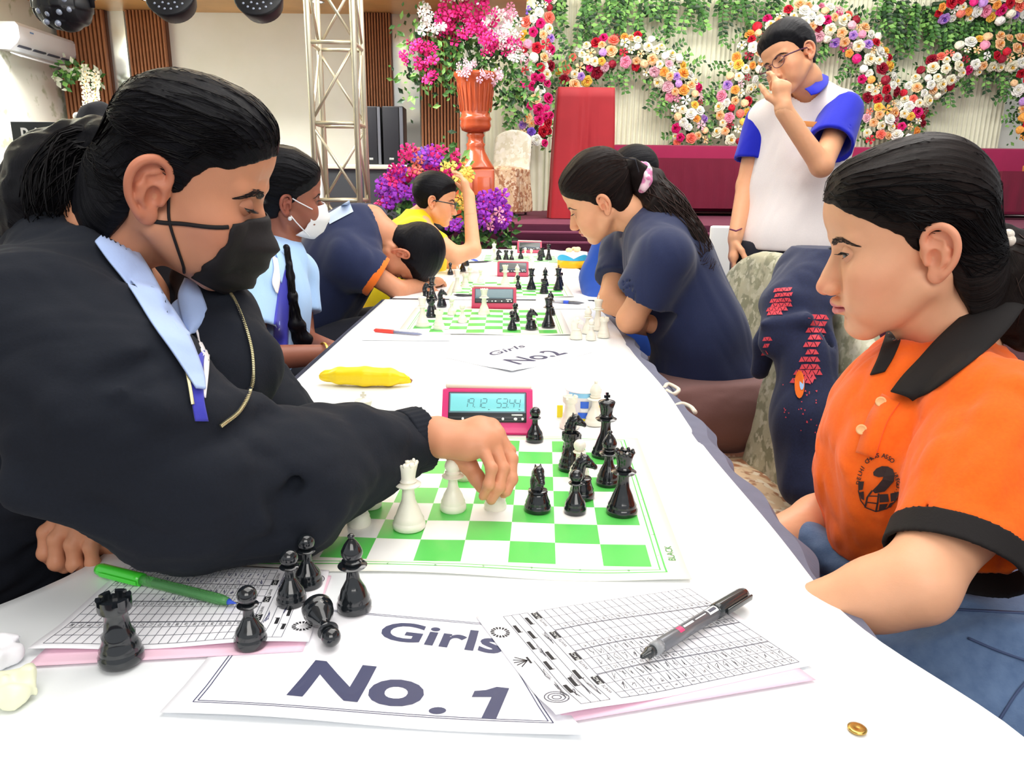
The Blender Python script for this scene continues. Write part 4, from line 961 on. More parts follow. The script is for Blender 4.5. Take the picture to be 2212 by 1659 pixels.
# ------------------------------------------------------------------ playing tables
SHEET = mat('white_sheet', srgb(244, 248, 250), rough=.32, spec=.5, coat=.15, noise_amt=.03, noise_scale=5, bump=.25, bump_scale=9, bdist=.002)
GREYC = mat('grey_cloth', srgb(112, 114, 134), rough=.85, noise_amt=.15, noise_scale=40, bump=.3, bump_scale=60)
DARKC = mat('dark_skirt', srgb(58, 36, 62), rough=.85)
XL, XR, Y0 = -.428, .300, onz(640, 1632).y
def table(label, xl, xr, y0, y1, first):
    t = empty('playing_table', ((xl + xr) / 2, (y0 + y1) / 2, 0), label, 'table'); b = Vector(t.location)
    cx, cy, w, d = 0, 0, xr - xl, y1 - y0
    MB().box((0, 0, TZ - .022), (w, d, .03), bev=.008).build('tabletop', DARKC, t)
    for sx in (-1, 1):
        for sy in (-1, 1): MB().tube([(sx * (w / 2 - .05), sy * (d / 2 - .05), 0), (sx * (w / 2 - .05), sy * (d / 2 - .05), TZ - .03)], .018, 8).build('leg', BLKP, t)
    # grey under-cloth hanging all round, rippled
    per = []
    def side(A, B, k):
        for j in range(k): f = j / k; per.append((A[0] + (B[0] - A[0]) * f, A[1] + (B[1] - A[1]) * f))
    hx, hy = w / 2 + .012, d / 2 + .004
    side((-hx, -hy), (hx, -hy), 40); side((hx, -hy), (hx, hy), 300); side((hx, hy), (-hx, hy), 40); side((-hx, hy), (-hx, -hy), 120)
    vs = []; fs = []; n = len(per); zs = [TZ - .001, TZ - .004, TZ - .02, TZ - .09, TZ - .22, TZ - .36]
    for i, (x, y) in enumerate(per):
        for k, z in enumerate(zs):
            rp = ((-.022, .018, .030, .034, .036, .04) if (first and x > hx - 1e-4) else (.0, .003, .007, .010, .014, .020))[k] * (1 + (.22 if first else .5) * math.sin(i * .31) + .3 * math.sin(i * .13 + k)); l = math.hypot(x / hx, y / hy)
            nx = 1 if abs(x) > hx - 1e-4 else 0; ny = 1 if abs(y) > hy - 1e-4 else 0; vs.append((x + math.copysign(1, x) * rp * nx, y + math.copysign(1, y) * rp * .3 * ny, z - (.03 if y < -hy + 1e-4 else 0)))
    for i in range(n):
        j = (i + 1) % n
        for k in range(5): fs.append((i * 6 + k, j * 6 + k, j * 6 + k + 1, i * 6 + k + 1))
    link('under_cloth', newmesh('under_cloth', vs, fs, GREYC, False), t)
    return t
table('long white covered playing table in the foreground', XL, XR, Y0, 2.66, True)
table('second white covered playing table beyond the two front games', -.405, .345, 2.68, 4.96, False)
def sheet(name, xl, xr, y0, y1, label, near=True, far_r=.0):
    xs = [xl - .018, xl - .015, xl - .008, xl] + list(np.linspace(xl, xr, 60))[1:-1] + [xr, xr + .006, xr + .010, xr + .011]
    ys = ([y0 - .035, y0 - .033, y0 - .026, y0 - .012, y0] if near else [y0 - .002, y0]) + list(np.linspace(y0, y1, 110))[1:-1] + [y1, y1 + .008, y1 + .01]
    vs = []; fs = []; nx, ny = len(xs), len(ys)
    for j, y in enumerate(ys):
        for i, x in enumerate(xs):
            z = TZ; ex = max(0, xl - x, x - xr); ey = max(0, y0 - y, y - y1) if (near or y > y1) else 0
            if ex > 0: z -= .0005 + ex * .15 if x > xr else .002 + ex * .9 + (.016 if ex > .014 else 0)
            if ey > 0: z -= ey * .55 + (.05 if near and y < y0 and ey > .034 else 0)
            q = x; yy = y
            if near and y < y0 + .30:      # the loose corners of the sheet spread outwards
                f = ss(y0 + .30, y0 - .0, y)
                if x > xr - .10: q += f * .075 * ss(xr - .10, xr + .011, x) * f; 
                if x < xl + .14: q -= f * .16 * ss(xl + .14, xl - .018, x); z += 0 * f
            wob = .0016 * math.sin(y * 9 + x * 3); 
            if ex > 0: q += wob * 2.5
            if far_r and y > y1 - far_r:   # rounded far corners
                f = (y - (y1 - far_r)) / far_r; q = q * (1 - .12 * f ** 3)
            vs.append((q, yy, z))
    for j in range(ny - 1):
        for i in range(nx - 1): fs.append((j * nx + i, j * nx + i + 1, (j + 1) * nx + i + 1, (j + 1) * nx + i))
    me = newmesh(name, vs, fs, SHEET); o = link(name, me); return tag(o, label, 'table cover')
sheet('table_sheet', XL, XR, Y0, 2.66, 'shiny white plastic sheet covering the foreground playing table')
sheet('table_sheet', -.405, .345, 2.685, 4.96, 'white sheet covering the second playing table', near=False, far_r=.3)
# ------------------------------------------------------------------ chess boards
GRN = mat('board_green', srgb(92, 208, 92), rough=.38, coat=.15); BWH = mat('board_white', srgb(250, 250, 246), rough=.38, coat=.15); BMG = mat('board_margin', srgb(252, 250, 238), rough=.4, coat=.15)
INK = mat('print_ink', srgb(34, 36, 46), rough=.6); INKB = mat('print_black', srgb(28, 28, 34), rough=.6); INKG = mat('print_green', srgb(60, 150, 66), rough=.6); INKL = mat('print_line', srgb(84, 86, 100), rough=.6)
def chess_board(x0, y0, ang, label, txt=True, fine=True):
    "x0, y0: front right corner of the squares"
    M = Matrix.Translation((x0, y0, TZ)) @ Matrix.Rotation(ang, 4, 'Z')
    u = [-.436, -.4145, -.4125, -.4085, -.4070] + [-.4 + .0125 * k for k in range(33)] + [.0070, .0085, .0125, .0145, .036]
    v = [-.030, -.0145, -.0125, -.0085, -.0070] + [.0125 * k for k in range(33)] + [.4070, .4085, .4125, .4145, .425]
    def zf(x, y):
        z = .0012 + .0006 * math.sin(x * 31 + y * 7); e = max(0, -y) / .03
        return z + e * (.0012 + .0016 * math.sin(x * 23 + 1)) 
    vs = [(a, b + (.0025 * math.sin(a * 19) if b < 0 else 0), zf(a, b)) for b in v for a in u]; fs = []; mi = []; nu = len(u)
    for j in range(len(v) - 1):
        for i in range(nu - 1):
            a, b = (u[i] + u[i + 1]) / 2, (v[j] + v[j + 1]) / 2; fs.append((j * nu + i, j * nu + i + 1, (j + 1) * nu + i + 1, (j + 1) * nu + i))
            if -.4 < a < 0 and 0 < b < .4: mi.append(1 if (int(-a / .05) + int(b / .05)) % 2 == 0 else 0)
            elif -.4145 < a < .0145 and -.0145 < b < .4145:
                edge = (a < -.4125 or a > .0125 or b < -.0125 or b > .4125); edge2 = (a < -.407 and a > -.4085) or (0.007 < a < .0085) or (-.0085 < b < -.007) or (.407 < b < .4085)
                inb = -.4085 < a < .0085 and -.0085 < b < .4085
                mi.append(1 if edge else (2 if not (edge2 and inb and fine) else 1))
            else: mi.append(2)
    o = link('chess_board', newmesh('chess_board', vs, fs, [BWH, GRN, BMG], True, mi)); o.matrix_world = M
    sd = o.modifiers.new('thickness', 'SOLIDIFY'); sd.thickness = .0009; sd.offset = -1
    tag(o, label, 'chess board')
    if txt:
        def put(body, a, b, size, rot, m=INKG, name='lettering'):
            t, f = text_polys(body, size); R = Matrix.Rotation(rot, 2)
            link(name, newmesh(name, [(*(Vector((a, b)) + R @ Vector(p)), zf(a, b) + .0006) for p in t], f, m, False), o)
        put('BLACK', .024, .03, .011, math.pi / 2); put('WHITE', -.426, .30, .011, -math.pi / 2)
        for k in range(8):
            put('12345678'[k], -.375 + .05 * k, -.0105, .005, math.pi, name='rank_number'); put('hgfedcba'[k], .0106, .025 + .05 * k, .005, math.pi / 2, name='file_letter')
    return M, o
B1, ob1 = chess_board(.1530, .7175, -.0461, 'green and white vinyl chess board in the foreground game')
B2, ob2 = chess_board(.1386, 2.0325, .0019, 'green and white chess board of the second game, beyond the banana', txt=False)
q = onz(1218, 640); B3, ob3 = chess_board(q.x, q.y, 0, 'green and white chess board of the third game', False, False)
q = onz(1206, 567); B4, ob4 = chess_board(q.x, q.y, .0, 'green and white chess board of the farthest game', False, False)
# ------------------------------------------------------------------ chess pieces
PBLK = mat('piece_black', srgb(24, 28, 32), rough=.14, coat=.6, spec=.6); PWHT = mat('piece_ivory', srgb(248, 244, 228), rough=.3, coat=.2, sss=.0)
def prof_base(r): return [(r * .94, 0), (r, .0015), (r * 1.0, .006), (r * .93, .0085), (r * .90, .0095), (r * .92, .0115), (r * .80, .0155), (r * .72, .020)]
PIECES = {}
def piece_mesh(kind, col):
    if (kind, col) in PIECES: return PIECES[(kind, col)]
    m = PBLK if col == 'black' else PWHT; mb = MB(); n = 28
    if kind == 'pawn':
        r = .0138; p = prof_base(r)[:-1] + [(r * .66, .018), (r * .42, .0245), (r * .40, .0250), (r * .34, .0265), (r * .33, .034), (r * .38, .0355), (r * .62, .0365), (r * .66, .0375), (r * .56, .0388), (r * .40, .0392)]
        mb.lathe(p, n); c, R = .0463, .0084
        mb.lathe([(R * math.sin(a), c - R * math.cos(a)) for a in np.linspace(.35, math.pi - .02, 14)], n)
    elif kind == 'rook':
        r = .0165; mb.lathe(prof_base(r) + [(r * .74, .023), (r * .60, .026), (r * .54, .034), (r * .52, .040), (r * .60, .0415), (r * .60, .0425), (r * .74, .0435), (r * .76, .0455), (r * .76, .0500), (r * .54, .0500), (r * .54, .0475), (.0005, .0470)], n)
        for k in range(6):
            a0 = k * math.pi / 3 + .16; a1 = a0 + math.pi / 3 - .32; vs = []; s = 5
            for q in range(s):
                a = a0 + (a1 - a0) * q / (s - 1)
                for rr, z in ((r * .54, .0495), (r * .76, .0495), (r * .76, .0535), (r * .54, .0535)): vs.append((rr * math.cos(a), rr * math.sin(a), z))
            fs = [(q * 4 + i, q * 4 + (i + 1) % 4, (q + 1) * 4 + (i + 1) % 4, (q + 1) * 4 + i) for q in range(s - 1) for i in range(4)] + [(3, 2, 1, 0), tuple((s - 1) * 4 + i for i in range(4))]
            mb.add(vs, fs)
    elif kind == 'bishop':
        r = .0160; mb.lathe(prof_base(r) + [(r * .60, .0235), (r * .40, .030), (r * .34, .038), (r * .36, .0415), (r * .80, .0430), (r * .84, .0440), (r * .70, .0455), (r * .48, .0460), (r * .56, .0475), (r * .60, .0490), (r * .48, .0505), (r * .52, .0520), (r * .62, .0555), (r * .60, .0590), (r * .44, .0645), (r * .24, .0690), (r * .14, .0705), (r * .20, .0720), (r * .20, .0735), (r * .10, .0750), (.0003, .0752)], n)
    elif kind == 'queen':
        r = .0190; mb.lathe(prof_base(r) + [(r * .62, .025), (r * .42, .034), (r * .36, .045), (r * .38, .0505), (r * .76, .0520), (r * .80, .0535), (r * .64, .0550), (r * .46, .0556), (r * .54, .0575), (r * .46, .0595), (r * .44, .0610), (r * .50, .068), (r * .62, .0775), (r * .60, .0785), (r * .46, .0785), (r * .42, .077), (r * .15, .0785), (r * .15, .081), (.0003, .082)], n)
        for k in range(9):
            a = 2 * math.pi * k / 9; mb.ball((r * .56 * math.cos(a), r * .56 * math.sin(a), .0785), (.0022, .0022, .0028), 8, 6)
    elif kind == 'king':
        r = .0195; mb.lathe(prof_base(r) + [(r * .62, .026), (r * .42, .036), (r * .36, .048), (r * .38, .0545), (r * .76, .0560), (r * .80, .0575), (r * .64, .0590), (r * .46, .0596), (r * .54, .0615), (r * .46, .0635), (r * .44, .0650), (r * .52, .074), (r * .64, .0825), (r * .60, .0838), (r * .20, .0865), (r * .13, .0870), (.0003, .0872)], n)
        mb.add([(x, y, z) for y in (-.0016, .0016) for x, z in ((-.0018, .086), (.0018, .086), (.0014, .0895), (.0042, .0890), (.0042, .0930), (.0014, .0925), (.0020, .0965), (-.0020, .0965), (-.0014, .0925), (-.0042, .0930), (-.0042, .0890), (-.0014, .0895))],
               [tuple(range(12)), tuple(range(23, 11, -1))] + [((i + 1) % 12, i, 12 + i, 12 + (i + 1) % 12) for i in range(12)])
    if kind == 'knight':
        r = .0165; mb.lathe(prof_base(r) + [(r * .70, .0225), (r * .62, .0235), (r * .74, .0245), (r * .70, .0265), (r * .5, .0275)], n)
        g = SDF((-.016, -.022, .020), (.016, .020, .062), .00075)
        g.cones([(0, .0035, .024), (0, .0045, .036), (0, .0020, .047), (0, -.003, .0515)], [.0088, .0078, .0066, .0058], .004)
        g.cones([(0, -.002, .0500), (0, -.0085, .0455), (0, -.0140, .0415)], [.0062, .0050, .0038], .003); g.add(Ell((0, -.0145, .0405), (.0040, .0042, .0040)), .002)
        for s in (-1, 1): g.add(Cone((s * .0028, .001, .0545), (s * .0034, .002, .0590), .0022, .0006), .0015); g.sub(Ell((s * .0055, -.0075, .0485), (.0016, .0018, .0014)), .001)
        g.sub(Ell((0, -.010, .033), (.012, .0060, .0055)), .003); g.sub(Fn(lambda x, y, z: np.sqrt((z - .0385 - .25 * (y + .0145)) ** 2 + np.maximum(0, y + .0115) ** 2) - .0006, (-.006, -.02, .036), (.006, -.008, .042)), .0006)
        for k in range(6): g.add(Ell((0, .0115 - .0016 * max(0, k - 2) ** 1.3, .030 + .0042 * k), (.0022, .0028, .0026)), .001)
        P, F = g.mesh(); mb.add([tuple(p) for p in P], [tuple(f) for f in F])
    me = mb.mesh(kind, m); bm = bmesh.new(); bm.from_mesh(me)
    for e in bm.edges:
        if len(e.link_faces) == 2 and e.calc_face_angle(0) > math.radians(48): e.smooth = False
    bm.to_mesh(me); bm.free(); PIECES[(kind, col)] = me; return me
def piece(kind, col, px, py, label, z=.0015, rot=0.0, group=None, tilt=None, loc=None):
    p = loc or onz(px, py); o = link('chess_' + kind, piece_mesh(kind, col)); o.location = (p.x, p.y, TZ + z); o.rotation_euler = (0, 0, rot)
    if tilt is not None: o.matrix_world = tilt
    return tag(o, label, 'chess piece', group)
g1 = 'chess pieces of the foreground game'
for k, c, px, py, lb in [
    ('pawn', 'black', 1155, 954, 'black pawn at the back edge of the front board, right of the clock'),
    ('king', 'black', 1306, 987, 'black king standing at the back right of the front board'),
    ('rook', 'black', 1231, 1015, 'black rook near the back right of the front board'),
    ('knight', 'black', 1238, 976, 'black knight half hidden behind the black rook on the front board'),
    ('bishop', 'black', 1313, 1048, 'black bishop between the black king and black queen on the front board'),
    ('queen', 'black', 1343, 1110, 'black queen at the right edge of the front board'),
    ('knight', 'black', 1161, 1104, 'black knight standing alone right of the reaching hand'),
    ('pawn', 'black', 1242, 1108, 'black pawn between the lone black knight and black queen'),
    ('knight', 'black', 1256, 1076, 'black knight directly behind the black pawn on the front board'),
    ('pawn', 'white', 1250, 1034, 'white pawn surrounded by black pieces on the front board'),
    ('king', 'white', 790, 985, 'white king rising behind the black sleeve'),
    ('queen', 'white', 884, 1141, 'white queen standing below the black sleeve cuff'),
    ('pawn', 'white', 776, 1136, 'white pawn left of the white queen, partly under the sleeve'),
    ('pawn', 'white', 801, 1096, 'white pawn behind the front left pawn, mostly under the sleeve'),
    ('bishop', 'white', 979, 1103, 'white bishop between the white queen and the moving piece'),
    ('pawn', 'white', 1002, 1036, 'white pawn half hidden under the reaching hand'),
    ('rook', 'white', 700, 1060, 'white rook hidden behind the elbow of the black sleeve')]:
    piece(k, c, px, py, lb, rot={'knight': 1.5}.get(k, 0.3) if (k, px) != ('knight', 1161) else .25, group=g1)
HELD = onz(1070, 1100)
piece('pawn', 'white', 0, 0, 'white pawn held under the fingers of the reaching hand', loc=HELD, group=g1)
g2 = 'captured black pieces in the foreground'
for k, px, py, lb in [('rook', 264, 1432, 'black rook standing alone at the lower left on the score sheet'), ('pawn', 543, 1398, 'black pawn standing beside the ring logo at the pen tip'),
    ('pawn', 631, 1308, 'black pawn in front of the other standing pawn by the bishop'), ('pawn', 667, 1270, 'black pawn just behind the other pawn by the board edge'), ('bishop', 766, 1320, 'black bishop standing off the board above the letters')]:
    o = piece(k, 'black', px, py, lb, group=g2, z=.003)
    if k == 'rook': o.scale = (1.06, 1.06, 1.08)
a = onz(688, 1350); b = onz(714, 1398); d = Vector((b.x - a.x, b.y - a.y, 0)).normalized(); ax = Vector((d.x, d.y, -.10)).normalized(); sd = ax.cross(Vector((0, 0, 1))).normalized()
up = sd.cross(ax); M = Matrix(((sd.x, up.x, ax.x, a.x - d.x * .004), (sd.y, up.y, ax.y, a.y - d.y * .004), (sd.z, up.z, ax.z, TZ + .0165), (0, 0, 0, 1)))
piece('pawn', 'black', 0, 0, 'black pawn lying on its side above the big letters', tilt=M, loc=a, group=g2)
z1 = lambda x, y: (860 + x / 4.608, 480 + y / 4.608)
def row(items, g):
    for k, c, x, y, lb in items: px, py = z1(x, y); piece(k, c, px, py, lb, group=g, rot=1.4)
row([('king', 'white', 245, 1045, 'white king at the front left corner of the second board'), ('rook', 'white', 408, 1072, 'white rook at the front edge of the second board near the left'), ('pawn', 'white', 535, 925, 'white pawn at the back left of the second board'), ('pawn', 'white', 640, 1002, 'white pawn alone left of centre on the second board'),
     ('queen', 'white', 856, 925, 'tall white queen in front of the second clock'), ('pawn', 'black', 1165, 990, 'black pawn behind another black pawn on the second board'), ('pawn', 'black', 1135, 1078, 'black pawn at the front edge of the second board'), ('knight', 'black', 1322, 1072, 'black knight at the front edge of the second board'),
     ('king', 'black', 1495, 1052, 'black king at the front right corner of the second board'), ('bishop', 'black', 1515, 930, 'black bishop behind the black king on the second board')], 'chess pieces of the second game')
row([('queen', 'black', 338, 780, 'captured black queen at the back left of the second board'), ('knight', 'black', 280, 770, 'captured black knight left of the captured black queen'), ('knight', 'black', 435, 845, 'captured black knight nearest the second clock'), ('bishop', 'black', 335, 900, 'captured black bishop behind the white king of the second game'), ('rook', 'black', 330, 950, 'captured black rook beside the white king of the second game')], 'black pieces captured in the second game')
row([('knight', 'white', 1772, 1165, 'captured white knight, leftmost of the white group by the elbow'), ('bishop', 'white', 1885, 1110, 'captured white bishop in the white group by the elbow'), ('king', 'white', 1985, 1075, 'tall captured white piece at the back of the group by the elbow'), ('rook', 'white', 2045, 1150, 'captured white rook, rightmost of the white group by the elbow'), ('pawn', 'white', 1920, 1175, 'captured white pawn in front of the white group by the elbow')], 'white pieces captured in the second game')
row([('king', 'white', 590, 700, 'white king at the front left of the third board'), ('rook', 'white', 668, 648, 'white rook beside the white king of the third game'), ('bishop', 'white', 715, 600, 'white bishop at the back left of the third board'), ('pawn', 'white', 820, 600, 'white pawn alone at the back of the third board'), ('queen', 'white', 1065, 628, 'tall white queen in front of the third clock'),
     ('bishop', 'white', 1185, 600, 'white bishop right of the white queen on the third board'), ('queen', 'black', 1325, 672, 'black queen right of centre on the third board'), ('pawn', 'black', 1192, 668, 'black pawn in the middle of the third board'), ('bishop', 'black', 1462, 640, 'black bishop near the right of the third board'), ('rook', 'black', 1452, 712, 'black rook in front of the black bishop on the third board'), ('king', 'black', 1592, 680, 'black king at the right edge of the third board'), ('rook', 'black', 1608, 640, 'black rook behind the black king on the third board')], 'chess pieces of the third game')
row([('pawn', 'black', 520, 525, 'captured black pawn left of the third board'), ('bishop', 'black', 642, 492, 'captured black bishop behind the third board'), ('rook', 'black', 678, 436, 'captured black rook farthest left behind the third board')], 'black pieces captured in the third game')
row([('knight', 'black', 1000, 380, 'black knight at the left of the farthest board'), ('rook', 'black', 1074, 381, 'black rook left of centre on the farthest board'), ('pawn', 'black', 1130, 382, 'small black pawn on the farthest board'), ('bishop', 'black', 1220, 368, 'black bishop in the middle of the farthest board'), ('knight', 'black', 1412, 384, 'black knight at the right of the farthest board'), ('rook', 'black', 1436, 352, 'black rook behind the black knight on the farthest board'), ('king', 'black', 1497, 378, 'black king at the right edge of the farthest board'),
     ('king', 'white', 955, 372, 'white king at the left edge of the farthest board'), ('pawn', 'white', 1265, 350, 'white pawn in the middle of the farthest board'), ('pawn', 'white', 1325, 366, 'white pawn right of the middle on the farthest board'), ('rook', 'white', 1150, 330, 'white rook left of the farthest clock'), ('knight', 'white', 1345, 470, 'captured white knight in front of the farthest board')], 'chess pieces of the farthest game')
# ------------------------------------------------------------------ clocks
PINK = mat('clock_pink', srgb(222, 46, 122), rough=.35, coat=.2); CRED = mat('clock_crimson', srgb(186, 28, 72), rough=.35, coat=.2); LCD = mat('clock_lcd', srgb(136, 226, 236), rough=.25, coat=.4); LCDG = mat('clock_lcd_grey', srgb(104, 130, 140), rough=.25, coat=.4); LCDD = mat('clock_lcd_dark', srgb(70, 74, 72), rough=.25, coat=.4)
CBLK = mat('clock_black', srgb(34, 38, 42), rough=.3); CGRY = mat('clock_bezel', srgb(110, 130, 150), rough=.3); BEIG = mat('lever_beige', srgb(248, 232, 216), rough=.4)
SEG = {'0': 'abcdef', '1': 'bc', '2': 'abged', '3': 'abgcd', '4': 'fgbc', '5': 'afgcd', '9': 'abcfg'}
def chess_clock(px, py, w, m, lcd, label, digits=None, rot=0.0):
    p = onz(px, py); t = empty('chess_clock', (p.x, p.y, TZ + .001), label, 'chess clock', None, rot); d = .062 * w / .15; h = .066 * w / .15
    prof = [(0, .004), (.002, 0), (d, 0), (d + .002, .004), (d, h * .72), (d * .86, h * .95), (d * .78, h), (d * .70, h * .985), (.004, .012)]
    vs = []; n = len(prof)
    for x, s in ((-w / 2, .97), (-w / 2 + .006, 1), (w / 2 - .006, 1), (w / 2, .97)): vs += [(x, d / 2 + (a - d / 2) * s, h / 2 + (b - h / 2) * (s if b > .001 else 1)) for a, b in prof]
    fs = [tuple(range(n - 1, -1, -1)), tuple(range(3 * n, 4 * n))]
    for k in range(3): fs += [(k * n + i, k * n + (i + 1) % n, (k + 1) * n + (i + 1) % n, (k + 1) * n + i) for i in range(n)]
    bm_ = newmesh('case', vs, fs, m, True); autosmooth(link('case', bm_, t), 40)
    # slanted face frame: origin bottom centre of the face
    a, b = Vector((0, .004, .012)), Vector((0, d * .70, h * .985)); e = (b - a); Lf = e.length; e.normalize(); nn = Vector((0, -e.z, e.y))
    FM = Matrix(((1, 0, 0, 0), (0, e.y, nn.y, a.y), (0, e.z, nn.z, a.z), (0, 0, 0, 1)))
    box = lambda nm, x0, x1, y0, y1, z, mm, bev=.0012: MB().box(((x0 + x1) / 2, (y0 + y1) / 2, z / 2), (x1 - x0, y1 - y0, z), bev=bev, M=FM).build(nm, mm, t)
    W2 = w * .43; box('bezel', -W2, W2, Lf * .12, Lf * .93, .0020, CBLK); box('screen_frame', -W2 * .985, W2 * .985, Lf * .36, Lf * .90, .0028, CGRY); box('screen', -W2 * .95, W2 * .95, Lf * .40, Lf * .87, .0034, lcd, .0006)
    box('button_strip', -W2 * .98, W2 * .98, Lf * .13, Lf * .26, .0030, CBLK)
    for i, k in enumerate((-.62, -.36, -.10, .08, .40, .72, .90)):
        MB().lathe([(.0024 * w / .15, .003), (.0024 * w / .15, .0042), (.0016, .0046)], 10, M=FM @ Matrix.Translation((W2 * k, Lf * .195, 0)), sx=1.3 if i % 2 else .9).build('button', WHT, t)
    box('print', W2 * .62, W2 * .90, Lf * .29, Lf * .33, .0023, WHT, 0)
    # rocker lever on top
    MB().box((0, d * .88, h + .002), (w * .96, d * .22, .008), bev=.003, M=Matrix.Rotation(.02, 4, 'Y')).build('lever', BEIG, t)
    if digits:
        mb = MB()
        def seg(x, y, s, c):
            Wd, Hd, th = s * .50, s, s * .06; sh = .12
            P = dict(a=((0, Hd), (Wd, Hd)), b=((Wd, Hd), (Wd, Hd / 2)), c=((Wd, Hd / 2), (Wd, 0)), d=((0, 0), (Wd, 0)), e=((0, 0), (0, Hd / 2)), f=((0, Hd / 2), (0, Hd)), g=((0, Hd / 2), (Wd, Hd / 2)))
            for q in SEG[c]:
                (x0, y0), (x1, y1) = P[q]; dx, dy = x1 - x0, y1 - y0; l = math.hypot(dx, dy); dx /= l; dy /= l; g_ = s * .05; x0 += dx * g_; y0 += dy * g_; x1 -= dx * g_; y1 -= dy * g_
                vs = [(x + a_ + sh * b_, y + b_, .0037) for a_, b_ in ((x0 - dy * th / 2, y0 + dx * th / 2), (x0 + dy * th / 2, y0 - dx * th / 2), (x1 + dy * th / 2, y1 - dx * th / 2), (x1 - dy * th / 2, y1 + dx * th / 2))]
                mb.add(vs, [(0, 1, 2, 3)], 0, FM)
        s = Lf * .235
        for body, x in digits:
            for c in body:
                if c in '.:': mb.add([(x + a_, Lf * .50 + b_, .0037) for a_, b_ in ((0, 0), (.0012, 0), (.0012, .0012), (0, .0012))], [(0, 1, 2, 3)], 0, FM); x += s * .14
                else: seg(x, Lf * .50, s, c); x += s * .62
        for x in (W2 * .02, W2 * .80): mb.add([(x, Lf * .43, .0037), (x + .004, Lf * .44, .0037), (x, Lf * .455, .0037)], [(0, 1, 2)], 0, FM)
        mb.build('display_digits', mat('lcd_digit', srgb(70, 110, 124), rough=.5), t, False)
    return t
chess_clock(1052, 941, .146, PINK, LCD, 'pink digital chess clock with lit cyan display in the foreground', [('19.12', -.040), ('53.44', .014)])
chess_clock(1067, 668, .146, CRED, LCDG, 'crimson chess clock beside the second board'); chess_clock(1108, 598, .140, CRED, LCDD, 'dark crimson chess clock beside the third board'); chess_clock(1144, 547, .150, CRED, LCDD, 'crimson chess clock at the far end of the tables')
# ------------------------------------------------------------------ paper
PAPER = mat('paper_white', srgb(250, 250, 255), rough=.6); PAPERP = mat('paper_pink', srgb(246, 206, 224), rough=.6); PAPERV = mat('paper_violet', srgb(196, 196, 228), rough=.6)
class Paper:
    "sheet through four table points: tl, tr, br, bl; u to the right of the sheet, v down it"
    def __init__(s, name, corners, label, z=.0008, m=PAPER, curl=None, cat='paper', group=None):
        s.c = [Vector((p.x, p.y, 0)) for p in corners]; s.z = z; s.curl = curl or (lambda u, v: 0.0); n = 30; vs = []; fs = []
        base = sum(s.c, Vector()) / 4; s.base = Vector((base.x, base.y, TZ))
        for j in range(n + 1):
            for i in range(n + 1): vs.append(s.at(i / n, j / n, 0))
        for j in range(n):
            for i in range(n): fs.append((j * (n + 1) + i, (j + 1) * (n + 1) + i, (j + 1) * (n + 1) + i + 1, j * (n + 1) + i + 1))
        s.o = link(name, newmesh(name, vs, fs, m)); s.o.location = s.base; tag(s.o, label, cat, group)
        md = s.o.modifiers.new('thickness', 'SOLIDIFY'); md.thickness = .0002; md.offset = -1
        s.w = (s.c[1] - s.c[0]).length; s.h = (s.c[3] - s.c[0]).length
    def at(s, u, v, dz):
        a, b, c, d = s.c; p = a * (1 - u) * (1 - v) + b * u * (1 - v) + c * u * v + d * (1 - u) * v
        return (p.x - s.base.x, p.y - s.base.y, s.z + s.curl(u, v) + dz)
    def prnt(s, name, polys, m, dz=.0003):
        "polys: list of (verts uv, faces)"
        vs = []; fs = []
        for v2, f2 in polys: o = len(vs); vs += [s.at(u, v, dz) for u, v in v2]; fs += [tuple(i + o for i in f) for f in f2]
        o = link(name, newmesh(name, vs, fs, m, False), s.o)
        if name in ('header_text', 'emblem', 'seal', 'handwriting', 'ruled_lines', 'header_boxes', 'printed_text'): o['kind'] = 'stuff'
        return o
    def line(s, u0, v0, u1, v1, w, k=6):
        "thin line w metres wide"
        dx, dy = (u1 - u0) * s.w, (v1 - v0) * s.h; l = math.hypot(dx, dy) or 1e-9; nx, ny = -dy / l * w / 2 / s.w, dx / l * w / 2 / s.h; vs = []; fs = []
        for i in range(k + 1): f = i / k; u, v = u0 + (u1 - u0) * f, v0 + (v1 - v0) * f; vs += [(u + nx, v + ny), (u - nx, v - ny)]
        return vs, [(2 * i, 2 * i + 1, 2 * i + 3, 2 * i + 2) for i in range(k)]
    def text(s, body, u, v, size, bold=0, rot=0, shear=0, spacing=1.0, sub=0, asp=1.0):
        vs, fs = text_polys(body, 1, bold / size if size else 0, 'CENTER', shear, spacing, asp); c, q = math.cos(rot), math.sin(rot)
        if sub:
            me = newmesh('t', [(a, b, 0) for a, b in vs], fs, PAPER, False); subdiv_mesh(me, sub); vs = [(p.co.x, p.co.y) for p in me.vertices]; fs = [tuple(p.vertices) for p in me.polygons]; bpy.data.meshes.remove(me)
        return [(u + (a * c - b * q) * size / s.w, v - (a * q + b * c) * size / s.h) for a, b in vs], [tuple(reversed(f)) for f in fs][:] if False else fs
    def rect(s, u0, v0, u1, v1): return [(u0, v0), (u0, v1), (u1, v1), (u1, v0)], [(0, 1, 2, 3)]
# large sign sheet: "Girls / No. 1"
bl, br = onz(345, 1548), onz(1268, 1600); tr_, tl = onz(1085, 1338), onz(560, 1290)
S1 = Paper('name_sheet', [tl, tr_, br, bl], 'white sheet printed Girls No. 1 in the foreground', .0010, curl=lambda u, v: .004 * max(0, v - .8) * 5 * (.5 + .5 * math.sin(u * 7)) + .0006, cat='paper sign')
